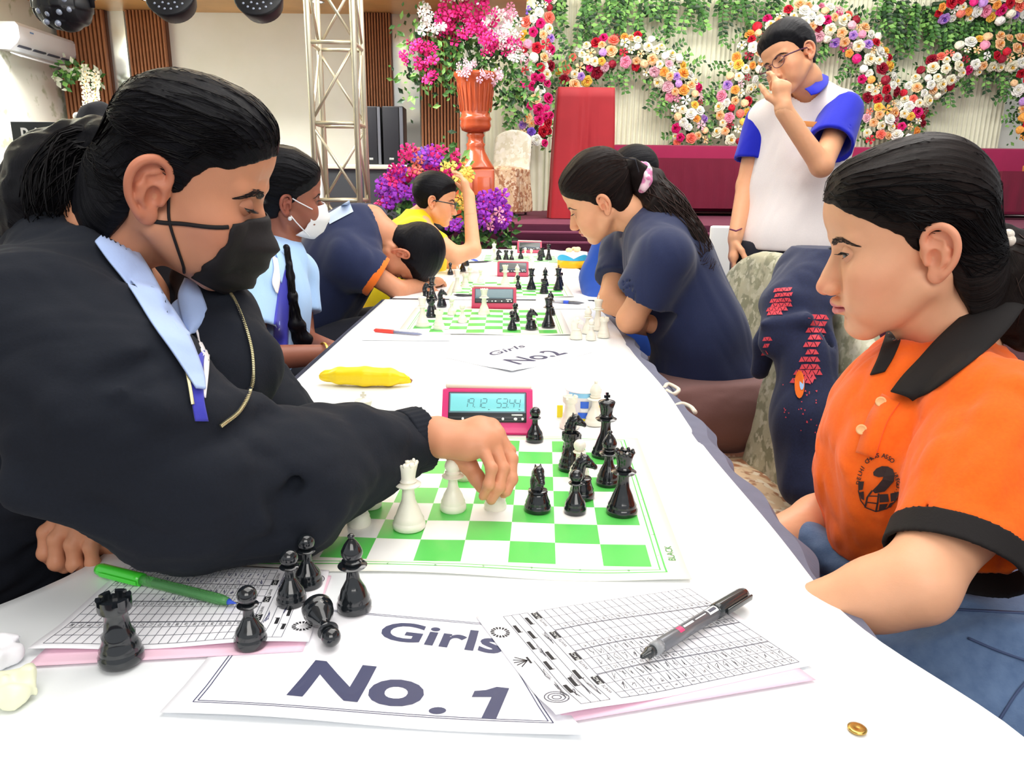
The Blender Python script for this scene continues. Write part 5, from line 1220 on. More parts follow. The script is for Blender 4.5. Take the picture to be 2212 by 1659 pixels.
# place letters by where they stand on the sheet
def uv_of(P, px, py):
    p = onz(px, py); a, b, c, d = [Vector((q.x, q.y)) for q in P.c]; u = v = .5; t = Vector((p.x, p.y))
    for _ in range(30):
        f = a * (1 - u) * (1 - v) + b * u * (1 - v) + c * u * v + d * (1 - u) * v - t; fu = (b - a) * (1 - v) + (c - d) * v; fv = (d - a) * (1 - u) + (c - b) * u
        det = fu.x * fv.y - fu.y * fv.x; u -= (f.x * fv.y - f.y * fv.x) / det; v -= (fu.x * f.y - fu.y * f.x) / det
    return u, v
def text_fit(P, body, quad, bold, sub=1, asp=1):
    "text stretched over four photograph points: left-top, right-top, right-bottom, left-bottom of its box"
    vs, fs = text_polys(body, 1, bold, 'LEFT'); xs = [p[0] for p in vs]; ys = [p[1] for p in vs]; x0, x1, y0, y1 = min(xs), max(xs), min(ys), max(ys)
    me = newmesh('t', [(a, b, 0) for a, b in vs], fs, PAPER, False); subdiv_mesh(me, sub); vs = [(p.co.x, p.co.y) for p in me.vertices]; fs = [tuple(p.vertices) for p in me.polygons]; bpy.data.meshes.remove(me)
    Q = [Vector(uv_of(P, *q)) for q in quad]; out = []
    for x, y in vs:
        s, t = (x - x0) / (x1 - x0), (y1 - y) / (y1 - y0); p = Q[0] * (1 - s) * (1 - t) + Q[1] * s * (1 - t) + Q[2] * s * t + Q[3] * (1 - s) * t; out.append((p.x, p.y))
    return out, fs
INKN = mat('sign_ink', srgb(66, 70, 102), rough=.5)
S1.prnt('lettering', [text_fit(S1, 'Girls', [(838, 1345), (1090, 1372), (1082, 1418), (812, 1383)], .022, 1)], INKN)
S1.prnt('lettering', [text_fit(S1, 'No', [(682, 1430), (930, 1456), (906, 1536), (618, 1508)], .034, 1), text_fit(S1, '.', [(928, 1532), (965, 1532), (963, 1547), (924, 1547)], 0, 0), ([uv_of(S1, *q) for q in ((1073, 1488), (1100, 1491), (1072, 1558), (1040, 1556), (1062, 1510), (1019, 1510), (1025, 1497), (1050, 1495))], [(0, 1, 2, 3, 4, 7), (4, 5, 6, 7)])], INKN)
def frame_lines(P, m_, w=.0007, gap=.0022, dbl=True):
    out = []
    for k in ((0, 1) if dbl else (0,)):
        a, b = (m_ + k * gap) / P.w, (m_ + k * gap) / P.h
        for q in ((a, b, 1 - a, b), (1 - a, b, 1 - a, 1 - b), (1 - a, 1 - b, a, 1 - b), (a, 1 - b, a, b)): out.append(P.line(*q, w, 20))
    return out
S1.prnt('border', frame_lines(S1, .014), INKN)
q = [onz(958, 772), onz(1152, 732), onz(1279, 762), onz(1106, 806)]
S2 = Paper('name_sheet', [q[0], q[1], q[2], q[3]], 'white sheet printed Girls No. 2 lying on the table before the second game', .0008, cat='paper sign', curl=lambda u, v: .004 * ss(.3, 0, u) * ss(.5, 1, v))
S2.prnt('lettering', [text_fit(S2, 'Girls', [(1052, 763), (1128, 744), (1136, 750), (1064, 770)], .012, 1)], INKN)
S2.prnt('lettering', [text_fit(S2, 'No.2', [(1084, 778), (1182, 757), (1229, 764), (1122, 789)], .02, 1)], INKN)
S2.prnt('border', frame_lines(S2, .012, .0006, dbl=False), INKL)
def score_sheet(corners, label, hand, seed, z, curl, marks=True, group='score sheets'):
    P = Paper('score_sheet', corners, label, z, curl=curl, cat='paper', group=group); r = random.Random(seed); L = []; B = []; G = []
    top, bot, lf, rt_ = .25, .965, .045, .955; rows = 21
    bw = (rt_ - lf) / 4
    for k in range(rows + 1): v = top + (bot - top) * k / rows; L.append(P.line(lf, v, rt_, v, .0005, 14))
    for b in range(4):
        for f in (0, .22, .61, .97 if b < 3 else 1.0): u = lf + bw * (b + f); L.append(P.line(u, top, u, bot, .0006 if f == 0 else .00045, 14))
        B.append(P.rect(lf + bw * (b + .63), top - .030, lf + bw * (b + .95), top - .002)); G.append((P.text('BLACK', lf + bw * (b + .79), top - .016, .0042, 0), 1)); G.append((P.text('WHITE', lf + bw * (b + .41), top - .014, .0040, 0), 0))
        for k in range(1, rows):
            G.append((P.text(str(b * 20 + k), lf + bw * (b + .11), top + (bot - top) * (k + .5) / rows, .0040, 0), 0))
    for v in (.105, .14, .175, .21): L.append(P.line(lf, v, rt_, v, .0005, 14))
    for u, v in ((.2, .12), (.42, .12), (.62, .12), (.80, .12), (.25, .155), (.50, .155), (.72, .155), (.3, .19), (.86, .19)):
        B.append(P.rect(u - .035, v - .010, u + .045, v + .004)); B.append(P.rect(u - .035, v - .008, u - .03, v + .01))
    L.append(P.line(lf, .105, lf, .21, .0005)); L.append(P.line(rt_, .105, rt_, .21, .0005))
    P.prnt('ruled_lines', L, INKL); P.prnt('header_boxes', B, INKB); P.prnt('printed_text', [g[0] for g in G if g[1] == 0], INK, .00035); P.prnt('header_text', [g[0] for g in G if g[1] == 1], WHT, .0005)
    # ring emblem of radial wedges, round seal and rook crown emblem
    E = []
    cu, cv, R = .80, .045, .0085
    for k in range(16):
        a = 2 * math.pi * k / 16; E.append(([(cu + R * f * math.cos(a + t) / P.w, cv + R * f * math.sin(a + t) / P.h) for f, t in ((.6, -.10), (1, -.13), (1, .13), (.6, .10))], [(0, 1, 2, 3)]))
    for k in range(5): a = -.8 + .4 * k; E.append(P.line(.5, .062, .5 + .010 * math.sin(a) / P.w, .062 - .012 * math.cos(a) / P.h, .0009, 1))
    E.append(P.rect(.47, .064, .53, .072)); P.prnt('emblem', E, INKB)
    E = []; cu, cv, R = .15, .055, .0095
    for rr in (1, .72, .4):
        for k in range(28): a, b = 2 * math.pi * k / 28, 2 * math.pi * (k + 1) / 28; E.append(([(cu + R * f * math.cos(t) / P.w, cv + R * f * math.sin(t) / P.h) for f, t in ((rr, a), (rr, b), (rr - .09, b), (rr - .09, a))], [(0, 1, 2, 3)]))
    P.prnt('seal', E, INKL)
    # handwriting: small pen squiggles for the moves
    H = []
    def squig(u, v, w, n=5):
        p = (u, v); 
        for _ in range(n): q = (u + r.uniform(0, w) / P.w, v + r.uniform(-.0022, .0022) / P.h); H.append(P.line(*p, *q, .00035, 1)); p = q
    for b, cnt in hand:
        for k in range(1, cnt + 1):
            v = top + (bot - top) * (k + .5) / rows; squig(lf + bw * (b + .28), v, bw * .30 * P.w, 6); squig(lf + bw * (b + .67), v, bw * .28 * P.w, 6)
    for u, v, w in ((.1, .085, .03), (.3, .085, .03), (.1, .13, .02), (.5, .135, .02), (.12, .165, .03), (.6, .2, .02), (.1, .2, .03)): squig(u, v, w, 9)
    P.prnt('handwriting', H, mat('pen_ink', srgb(*((70, 74, 120) if seed == 1 else (50, 52, 62))), rough=.6), .0004)
    return P
cR = [onz(1200, 1566), onz(1028, 1338), onz(1492, 1268), onz(1757, 1442)]
cL = [onz(712, 1238), onz(668, 1398), onz(62, 1418), onz(286, 1216)]
pinkR = Paper('carbon_sheet', [onz(1225, 1566), onz(1035, 1345), onz(1500, 1290), onz(1762, 1474)], 'pink carbon copy under the right score sheet', .0014, PAPERP, lambda u, v: .001)
pinkL = Paper('carbon_sheet', [onz(716, 1248), onz(655, 1412), onz(58, 1445), onz(280, 1232)], 'pink carbon copy under the left score sheet', .0014, PAPERP, lambda u, v: .001)
SR = score_sheet(cR, 'score sheet at the lower right with a black pen lying on it', [(0, 20), (1, 8)], 2, .0028, lambda u, v: .006 * ss(.25, 0, u) * ss(.45, .0, v) + .0035 * math.sin(u * 3.1) * (.5 + .5 * math.sin(v * 5)) * ss(.1, .5, v))
SL = score_sheet(cL, 'score sheet at the lower left under the green pen', [(0, 20), (1, 12)], 1, .0026, lambda u, v: .004 * ss(.7, 1, u) * (.5 + .5 * math.sin(v * 8)) + .0008)
for i, (c, lb, m_) in enumerate([([onz(782, 736), onz(795, 712), onz(975, 713), onz(972, 737)], 'small sheet under the red pen at the left of the second game', PAPER), ([onz(950, 572), onz(966, 562), onz(1062, 560), onz(1058, 571)], 'sheet at the left edge of the third game', PAPER), ([onz(1225, 598), onz(1230, 588), onz(1310, 588), onz(1318, 600)], 'sheet in front of the lunch box', PAPER),
                                ([onz(1150, 668), onz(1158, 648), onz(1268, 648), onz(1290, 668)], 'sheet under the grey pen behind the second board', PAPER), ([onz(970, 648), onz(985, 634), onz(1040, 634), onz(1034, 648)], 'sheet under the thin black pen beside the second clock', PAPER)]):
    Paper('score_sheet', c, lb, .0008, m_, lambda u, v: .0005, group='score sheets')
# ------------------------------------------------------------------ small things on the tables
def pen(name, pa, pb, label, parts, r=.0045, z=.0085, z2=None, n=14):
    "pa tip, pb end (photograph points on the table); parts: (f0, f1, radius scale, material, name)"
    a, b = onz(*pa), onz(*pb); a.z = TZ + z; b.z = TZ + (z if z2 is None else z2); L = (b - a).length; t = empty(name, a, label, 'pen'); t.rotation_euler = (b - a).to_track_quat('Z', 'Y').to_euler()
    for prof, m, nm in parts: MB().lathe([(rr * r, f * L) for rr, f in prof], n).build(nm, m, t)
    return t, L
GCL = mat('pen_clear_green', srgb(150, 236, 150), rough=.1, trans=.75, ior=1.3); GCAP = mat('pen_green', srgb(74, 226, 60), rough=.25, coat=.5); GINK = mat('pen_refill', srgb(96, 132, 120), rough=.4); BTIP = mat('pen_blue', srgb(60, 96, 220), rough=.3)
t, L = pen('ball_pen', (512, 1322), (214, 1246), 'translucent green ball pen with capped end on the left score sheet', [
    ([(.08, 0), (.16, .01), (.35, .035), (.6, .05)], BTIP, 'tip'), ([(.62, .05), (.95, .10), (1, .14), (1, .62), (1, .68)], GCL, 'barrel'), ([(.42, .06), (.45, .1), (.45, .58)], GINK, 'refill'),
    ([(1.02, .66), (1.25, .66), (1.28, .70), (1.25, .97), (1.1, .995), (.5, 1.0)], GCAP, 'cap')], r=.0052, z=.0088)
MB().box((.0078, 0, L * .80), (.0018, .0045, L * .28), bev=.0006).build('clip', GCAP, t)
GRB = mat('pen_grey', srgb(120, 122, 128), rough=.25, metal=.3); CLR = mat('pen_clear', srgb(214, 218, 222), rough=.1, trans=.6, ior=1.3); BCP = mat('pen_black', srgb(46, 50, 52), rough=.2, coat=.5)
t, L = pen('roller_pen', (1382, 1452), (1606, 1306), 'black capped grey roller pen resting on the right score sheet', [
    ([(.1, 0), (.35, .012), (.5, .05), (.78, .06), (.8, .10)], BCP, 'grip_tip'), ([(.8, .10), (1.0, .11), (1.0, .16)], CLR, 'collar'), ([(1.0, .16), (1.02, .17), (1.02, .70)], GRB, 'barrel'),
    ([(1.0, .68), (1.18, .69), (1.2, .72), (1.16, .96), (1.0, .995), (.4, 1.0)], BCP, 'cap')], r=.0062, z=.0135, z2=.0115)
MB().box((-.0086, .001, L * .86), (.0022, .0055, L * .26), bev=.0008).build('clip', BCP, t)
up_l = t.rotation_euler.to_matrix().inverted() @ Vector((-.35, -.55, .75)); an = math.atan2(up_l.y, up_l.x)
def on_barrel(name, f0, f1, half, m, r=.0062 * 1.03, off=0):
    vs = []; k = 6
    for i in range(k + 1):
        a_ = an + off - half + 2 * half * i / k; vs += [(r * math.cos(a_), r * math.sin(a_), L * f0), (r * math.cos(a_), r * math.sin(a_), L * f1)]
    link(name, newmesh(name, vs, [(2 * i, 2 * i + 2, 2 * i + 3, 2 * i + 1) for i in range(k)], m), t)
on_barrel('pink_mark', .31, .35, .5, mat('print_pink', srgb(236, 70, 120), rough=.4)); on_barrel('white_print', .36, .45, .16, WHT); on_barrel('white_print', .47, .57, .08, WHT); on_barrel('price_label', .59, .675, .55, WHT); on_barrel('print_bars', .60, .665, .25, INKL, .0062 * 1.05)
pen('ball_pen', (912, 727), (808, 718), 'white ball pen with red cap left of the second board', [([(.2, 0), (.8, .06), (1, .1), (1, .6)], CLR, 'barrel'), ([(.4, .02), (.42, .6)], BTIP, 'refill'), ([(1.2, .58), (1.3, .62), (1.25, .96), (.5, 1)], mat('pen_red', srgb(236, 74, 60), rough=.3), 'cap')], r=.0045, z=.006)
pen('ball_pen', (1262, 659), (1188, 655), 'grey pen with a blue band behind the second board', [([(.2, 0), (.9, .15), (1, .2), (1, .45)], GRB, 'barrel'), ([(1.1, .45), (1.1, .6)], BTIP, 'band'), ([(1, .6), (1, .98), (.5, 1)], CLR, 'end')], r=.0055, z=.007)
pen('ball_pen', (980, 641), (1022, 642), 'thin black pen lying left of the second clock', [([(.2, 0), (.9, .2), (1, .5), (.7, 1)], BCP, 'barrel')], r=.005, z=.0065)
pen('ball_pen', (1062, 567), (1006, 570), 'dark pen lying beside the third clock', [([(.2, 0), (.9, .2), (1, .5), (.7, 1)], BCP, 'barrel')], r=.005, z=.0065)
pen('ball_pen', (1033, 566), (1016, 562), 'short blue pen on the sheet at the left edge', [([(.2, 0), (.9, .2), (1, .5), (.7, 1)], BTIP, 'barrel')], r=.005, z=.0065)
# banana
BAN = mat('banana_peel', srgb(252, 224, 24), rough=.42, noise_scale=30, col2=srgb(246, 208, 16)); BAND = mat('banana_spot', srgb(110, 74, 30), rough=.7)
a, b = onz(697, 832), onz(884, 836); t = empty('banana', (a + b) / 2, 'yellow banana with a dark stem lying on the white sheet', 'banana'); L = (b - a).length; ex = (b - a).normalized(); ey = Vector((-ex.y, ex.x, 0))
g = SDF((-L / 2 - .02, -.05, -.002), (L / 2 + .02, .05, .06), .0014)
pts = [(-L / 2, .004, .017), (-L * .46, .004, .018), (-L * .3, .000, .0195), (0, -.004, .0205), (L * .28, -.001, .019), (L * .42, .004, .016), (L * .47, .006, .013), (L * .50, .008, .011)]
g.cones(pts, [.007, .010, .0165, .0190, .0172, .0095, .0045, .0040], .006)
g.disp(lambda x, y, z: .0009 * np.cos(5 * np.arctan2(z - .019, y))); P, F = g.mesh()
M = Matrix(((ex.x, ey.x, 0, 0), (ex.y, ey.y, 0, 0), (0, 0, 1, 0), (0, 0, 0, 1)))
me = newmesh('peel', xf(P, M), F, BAN); link('peel', me, t); MB().ball((-L / 2 - .001, .004, .017), (.003, .0035, .0035), 8, 6, M=M).build('tip', BAND, t)
MB().tube([(L * .485, .0065, .012), (L * .50, .008, .011), (L * .52, .009, .009)], [.0046, .0046, .0038], 8, M=M).build('stem', mat('banana_stem', srgb(150, 104, 80), rough=.7), t)
# small carton and pale pieces beside the clock
c = onz(1258, 905); CW_ = mat('carton_white', srgb(250, 250, 252), rough=.35); CBL = mat('carton_blue', srgb(56, 110, 226), rough=.35); CSK = mat('carton_sky', srgb(150, 214, 250), rough=.35); CYL = mat('carton_yellow', srgb(240, 226, 40), rough=.4)
t = empty('snack_cup', (c.x, c.y, TZ + .0005), 'small white snack carton with blue print behind the black king', 'carton')
prof = [(.022, 0), (.024, .001), (.030, .052), (.0315, .053), (.030, .054), (.003, .0535)]; MB().lathe(prof, 28).build('tub', CW_, t)
def onc(name, a0, a1, z0, z1, m, r=.0004):
    vs = []; k = 8
    for i in range(k + 1):
        a_ = -math.pi / 2 + a0 + (a1 - a0) * i / k
        for z in (z0, z1): rr = .024 + (z - .001) * .006 / .051 + r; vs.append((rr * math.cos(a_), rr * math.sin(a_), z))
    link(name, newmesh(name, vs, [(2 * i, 2 * i + 2, 2 * i + 3, 2 * i + 1) for i in range(k)], m), t)
onc('sky_band', -1.0, .9, .044, .052, CSK); onc('blue_print', -.25, .25, .026, .038, CBL); onc('blue_print', -.4, .45, .008, .018, CBL); onc('white_print', -.2, .25, .019, .025, WHT); onc('yellow_strip', -.25, .35, .003, .007, CYL)
piece('rook', 'white', 1230, 925, 'captured white rook in front of the snack carton'); piece('bishop', 'white', 1284, 918, 'captured white bishop right of the snack carton, behind the black king')
for px, py, lb in ((1209, 903, 'yellow scrap left of the snack carton'), (1296, 893, 'yellow scrap right of the snack carton')):
    p = onz(px, py); tag(MB().box((0, 0, .012), (.010, .003, .022), bev=.001).build('wrapper_scrap', CYL), lb, 'wrapper').location = (p.x, p.y, TZ)
p = onz(1851, 1579); o = MB().lathe([(.004, 0), (.0065, .0008), (.0068, .0022), (.005, .0026), (.0012, .0020)], 20).build('coin', mat('brass', srgb(214, 176, 96), rough=.25, metal=1)); o.location = (p.x, p.y, TZ + .0004); tag(o, 'tiny round brass stud lying at the lower right of the table', 'button')
# lunch box on the far table
c = onz(1236, 577); t = empty('lunch_box', (c.x, c.y, TZ + .0005), 'round lunch box with yellow base, blue wavy band and white lid', 'lunch box'); k = .075
MB().lathe([(k * .98, 0), (k, .003), (k, .035), (k * .97, .036)], 30, cap=True).build('base', mat('box_yellow', srgb(250, 186, 20), rough=.4), t)
MB().lathe([(k * .97, .036), (k * 1.0, .037), (k, .075), (k * .9, .076)], 30).build('lid', mat('box_lid', srgb(246, 246, 250), rough=.4), t)
vs = []; 
for i in range(61):
    a_ = 2 * math.pi * i / 60; h = .046 + .020 * abs(math.sin(i * math.pi / 15)); vs += [(k * 1.006 * math.cos(a_), k * 1.006 * math.sin(a_), .037), (k * 1.006 * math.cos(a_), k * 1.006 * math.sin(a_), h)]
link('blue_band', newmesh('blue_band', vs, [(2 * i, 2 * i + 2, 2 * i + 3, 2 * i + 1) for i in range(60)], mat('box_blue', srgb(60, 180, 226), rough=.4)), t)
g = SDF((-.06, -.05, .065), (.06, .05, .115), .003); r = random.Random(4)
for i in range(9): g.add(Ell((r.uniform(-.032, .032), r.uniform(-.02, .02), .082 + r.uniform(0, .010)), (.014, .012, .010)), .004)
P, F = g.mesh(); o = tag(link('snack', newmesh('snack', P, F, mat('snack_beige', srgb(252, 222, 172), rough=.7))), 'pale snack heap lying on the lunch box lid', 'food', kind='stuff'); o.location = (c.x, c.y, TZ)
# crumpled wrappers at the lower left and small yellow petals
for px, py, s, lb, m_ in ((14, 1512, .020, 'crumpled whitish wrapper at the lower left edge of the table', mat('wrapper_pale', srgb(244, 246, 214), rough=.4)), (-4, 1432, .018, 'white crumpled tissue at the left edge above the wrapper', PAPER)):
    p = onz(px, py); g = SDF((-.05, -.05, -.002), (.05, .05, .05), .0022); g.add(Ell((0, 0, .008), (s, s * .8, .006)), 0); g.disp(lambda x, y, z: .009 * np.abs(nz3(x, y, z, 150, px)) + .003 * nz3(x, y, z, 260, 2)); P, F = g.mesh()
    o = tag(link('wrapper', newmesh('wrapper', P, F, m_, False)), lb, 'wrapper'); o.location = (p.x, p.y, TZ + .002)
# cord and knot of the table cloth at the right edge
COTT = mat('cotton_cord', srgb(232, 222, 204), rough=.8); 
for pts, lb in (([(1438, 846), (1446, 838), (1462, 842), (1470, 852), (1458, 858), (1444, 852)], 'looped cream cord tied at the right edge of the table'), ([(1462, 884), (1478, 881), (1496, 886), (1506, 900)], 'cream cord lying over the grey cloth below the loop')):
    P_ = [onz(*p, TZ - .012) + Vector((-.004, 0, .002 * (i % 2) + .006)) for i, p in enumerate(pts)]; c = P_[0].copy(); tag(MB().tube([q - c for q in cr([tuple(p) for p in P_], 24) ] if False else [Vector(q) - c for q in cr([tuple(p) for p in P_], 24)], .0042, 8).build('cord', COTT), lb, 'cord').location = c
# ------------------------------------------------------------------ people
def V3(p): return np.array([p[0], p[1], p[2]], float)
def w_(px, py, d): return V3(W(px, py, d))
def bounds(pts, m): P = np.array(pts); return P.min(0) - m, P.max(0) + m
def hand_sdf(fingers, palm, wrist, h=.0019, thumb=None, rs=.0076, wr=.024, kp=.009):
    "fingers: list of joint chains (knuckle..tip); palm: list of points; wrist: (elbow-side point, wrist)"
    pts = [p for f in fingers for p in f] + list(palm) + list(wrist) + (list(thumb) if thumb is not None else [])
    lo, hi = bounds(pts, .045); g = SDF(lo, hi, h)
    g.cones(wrist, [wr * 1.12] + [wr] * (len(wrist) - 1), .01)
    for i, f in enumerate(fingers):
        g.add(Cone(wrist[-1] * .75 + f[0] * .25, f[0], .0125, .0105), .012)
        sc = (1, 1.04, 1, .86)[i % 4]; g.cones(f, [rs * 1.18 * sc, rs * 1.02 * sc, rs * .92 * sc, rs * .80 * sc][:len(f)], .0028)
        for q in f[1:-1]: g.add(Ell(q, rs * 1.06 * sc), .003)
    for a, b in zip(palm[:-1], palm[1:]): g.add(Cone(a, b, .0145, .0135), .012)
    if thumb is not None: g.cones(thumb, [.0135, .0105, .0092, .0075][:len(thumb)], .005)
    return g.mesh()
def auto_hand(wrist, fwd, nrm, side, curl=(.3, .5, .35), L=.17, h=.0022, thumbc=.5, fore=None, spread=.0, wr=.024, curls=None):
    "generic hand: fwd towards the fingers, nrm out of the palm, side towards the thumb"
    f = np.array(fwd, float); f /= np.linalg.norm(f); s = np.array(side, float); s -= f * (s @ f); s /= np.linalg.norm(s); n = np.array(nrm, float); n -= f * (n @ f) + s * (n @ s); n /= np.linalg.norm(n); k = L / .18
    w = np.array(wrist, float); fs = []
    for i, (o, l, r0) in enumerate(((.027, .070, .086), (.009, .080, .090), (-.009, .073, .086), (-.0255, .056, .078))):
        p = w + (f * r0 + s * o) * k; ch = [p]; a = 0; c_ = curls[i] if curls else curl
        for q, (sl, c) in enumerate(zip((.46, .30, .24), c_)):
            a += c; d = f * math.cos(a) + n * math.sin(a) + s * spread * o * 12; p = p + d * l * sl * k; ch.append(p)
        fs.append(ch)
    palm = [w + (f * .030 + s * .016) * k, w + (f * .070 + s * .020) * k, w + (f * .070 - s * .012) * k, w + (f * .030 - s * .012) * k]
    th = [w + (f * .022 + s * .018 + n * .004) * k]; d1 = f * .55 + s * (.75 - .5 * thumbc) + n * (.25 + .4 * thumbc); d1 /= np.linalg.norm(d1); th.append(th[0] + d1 * .040 * k); d2 = d1 + f * .5 - s * .55 * thumbc + n * .1; d2 /= np.linalg.norm(d2); th.append(th[1] + d2 * .032 * k); th.append(th[2] + d2 * .022 * k)
    return hand_sdf(fs, palm, [w if fore is None else w + (np.array(fore) - w) * .35, w, w + f * .012 * k], h, th, .0076 * k, wr)
def add_body(root, parts, attrs, n, m, name='body'):
    P, F = joinm(parts); me = newmesh(name, P, F, m)
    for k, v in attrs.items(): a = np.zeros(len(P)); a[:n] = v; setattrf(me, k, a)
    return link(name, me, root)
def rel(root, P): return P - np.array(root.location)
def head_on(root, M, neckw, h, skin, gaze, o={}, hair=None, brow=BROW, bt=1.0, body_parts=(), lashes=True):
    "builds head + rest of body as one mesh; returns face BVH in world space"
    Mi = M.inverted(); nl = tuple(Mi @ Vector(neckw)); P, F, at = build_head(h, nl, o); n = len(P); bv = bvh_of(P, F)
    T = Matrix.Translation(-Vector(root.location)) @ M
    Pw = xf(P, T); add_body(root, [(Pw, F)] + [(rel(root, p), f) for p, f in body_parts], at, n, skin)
    if not o.get('noeyes'):
        eye_parts(root, T, gaze, EYEM)
        if o.get('brows', True): brow_parts(root, T, bv, brow, bt, o=o)
        if lashes: lash_parts(root, T, LASH, o.get('lid', .15))
    return bv, T
def cap_on(root, T, line, thick, m, h=.0024, name='hair', strand=None, tie=(0, -.10, .03), n=320, **kw):
    P, F, a, b = build_cap(h, line, thick, **kw); me = newmesh(name, xf(P, T), F, m); setattrf(me, 'strand_a', a); setattrf(me, 'strand_b', b); o = link(name, me, root)
    if strand is not None:
        P2, F2 = edge_strands(P, F, line, tie, n); s = link('hair_strands', newmesh('hair_strands', xf(P2, T), F2, strand), root); s['kind'] = 'stuff'
    return o
def lump(root, name, m, pts, rs, h, k=.01, disp=None, extra=None, sa=None):
    "soft tube-like mass in root-relative world metres"
    lo, hi = bounds(pts, max(rs) + .03); g = SDF(lo, hi, h); g.cones(pts, rs, k)
    if extra: extra(g)
    if disp: g.disp(disp)
    P, F = g.mesh(); me = newmesh(name, rel(root, P), F, m)
    if sa is not None:
        d = V3(pts[-1]) - V3(pts[0]); d /= np.linalg.norm(d); u = np.cross(d, (0, 0, 1.)); u /= np.linalg.norm(u); v = np.cross(d, u); Q = P - V3(pts[0]); setattrf(me, 'strand_a', np.arctan2(Q @ v, Q @ u) * sa); setattrf(me, 'strand_b', Q @ d)
    return link(name, me, root)
def tail_strands(root, path, rad, n, m, r0=.0011, wave=.006, seed=1, name='hair_strands', spread=1.0, endf=1.0):
    r = random.Random(seed); Q = cr(path, 16); R_ = np.interp(np.linspace(0, len(path) - 1, 16), range(len(path)), rad); out = []
    t = np.gradient(Q, axis=0); t /= np.linalg.norm(t, axis=1, keepdims=True); a = np.cross(t, (0.2, 1, .1)); a /= np.linalg.norm(a, axis=1, keepdims=True); b = np.cross(t, a)
    for _ in range(n):
        an = r.uniform(0, 6.28); q = math.sqrt(r.uniform(.55, 1.08)) * spread; ph = r.uniform(0, 6.28); fr = r.uniform(.5, .9); e = int(16 * r.uniform(.6, 1) * endf); s0 = r.choice((0, 0, 0, 2, 4)); i = np.arange(16)
        aa = an + .9 * np.sin(i * .22 + ph) ; P = Q + (a * np.cos(aa)[:, None] + b * np.sin(aa)[:, None]) * (R_ * q)[:, None] + a * (wave * np.sin(i * fr + ph) * i / 16)[:, None] + b * (wave * np.cos(i * fr * .8 + ph) * i / 16)[:, None]
        if e - s0 > 4: out.append(P[s0:e])
    P, F = strands(out, [r0 * r.uniform(.6, 1.3) for _ in out], 3, .4); o = link(name, newmesh(name, rel(root, P), F, m), root); o['kind'] = 'stuff'; return o
def cloth(root, name, m, build, pts, margin, h, disp=None, cuts=(), k=.004, post=None):
    lo, hi = bounds(pts, margin); g = SDF(lo, hi, h); build(g)
    if disp is not None:
        for d in (disp if isinstance(disp, (list, tuple)) else [disp]): g.disp(d)
    for c in cuts: g.cut(c, k)
    if post: post(g)
    P, F = g.mesh(); o = link(name, newmesh(name, rel(root, P), F, m), root); return o, bvh_of(P, F)
def onsurf(bv, px, py, off=.003):
    d = (W(float(px), float(py), 1.0) - CAM).normalized(); h = bv.ray_cast(CAM, d, 8)[0]; return None if h is None else h - d * off
def over(bv, p, off=.003, snap=False):
    "keep a point in front of cloth"
    if bv is None: return p
    q = Vector(p); d = (q - CAM).normalized(); h = bv.ray_cast(CAM, d, 8)[0]
    return V3(h - d * off) if h is not None and (snap or (h - CAM).length < (q - CAM).length + off) else p
def leaf(root, A, D, m, name='collar', bul=.006, bv=None, off=.003, n=22, m_=8, dirb=(0, -1, .3), snap=False):
    vs = []; Ac, Dc = cr(A, n), cr(D, n)
    for i in range(n):
        for k in range(m_): f = k / (m_ - 1); vs.append(tuple(rel(root, over(bv, Ac[i] * (1 - f) + Dc[i] * f + np.array(dirb) * bul * math.sin(f * math.pi), off, snap))))
    o = link(name, newmesh(name, vs, [(i * m_ + k, i * m_ + k + 1, (i + 1) * m_ + k + 1, (i + 1) * m_ + k) for i in range(n - 1) for k in range(m_ - 1)], m), root); md = o.modifiers.new('thickness', 'SOLIDIFY'); md.thickness = .0018; md.offset = 0; return o
def fabric(name, c, rough=.85, amt=.06, sc=260, b=.25, sheen=.15, c2=None):
    return mat(name, srgb(*c), rough=rough, noise_amt=amt, noise_scale=sc, bump=b, bump_scale=420, bdist=.0008, sheen=sheen, col2=c2)
def gridq(L, n=8):
    a, b, c, d = [np.array(p, float) for p in L]; v = [tuple((a * (1 - i / n) + b * i / n) * (1 - j / n) + (d * (1 - i / n) + c * i / n) * j / n) for j in range(n + 1) for i in range(n + 1)]
    return v, [(j * (n + 1) + i, j * (n + 1) + i + 1, (j + 1) * (n + 1) + i + 1, (j + 1) * (n + 1) + i) for j in range(n) for i in range(n)]
def project(root, name, bv, polys, origin, ux, uy, dirv, m, off=.0012, back=.15):
    "flat print laid on cloth: 2D polys placed at origin + x*ux + y*uy, dropped along dirv"
    vs = []; fs = []; o_ = Vector(origin); ux = Vector(ux); uy = Vector(uy); d = Vector(dirv).normalized()
    for v2, f2 in polys:
        o = len(vs)
        for x, y in v2:
            p = o_ + ux * x + uy * y - d * back; h = bv.ray_cast(p, d, back * 2.5); q = (h[0] - d * off) if h[0] is not None else p + d * back; vs.append(q - Vector(root.location))
        fs += [tuple(i + o for i in f) for f in f2]
    o = link(name, newmesh(name, vs, fs, m, False), root); o['kind'] = 'stuff'; return o
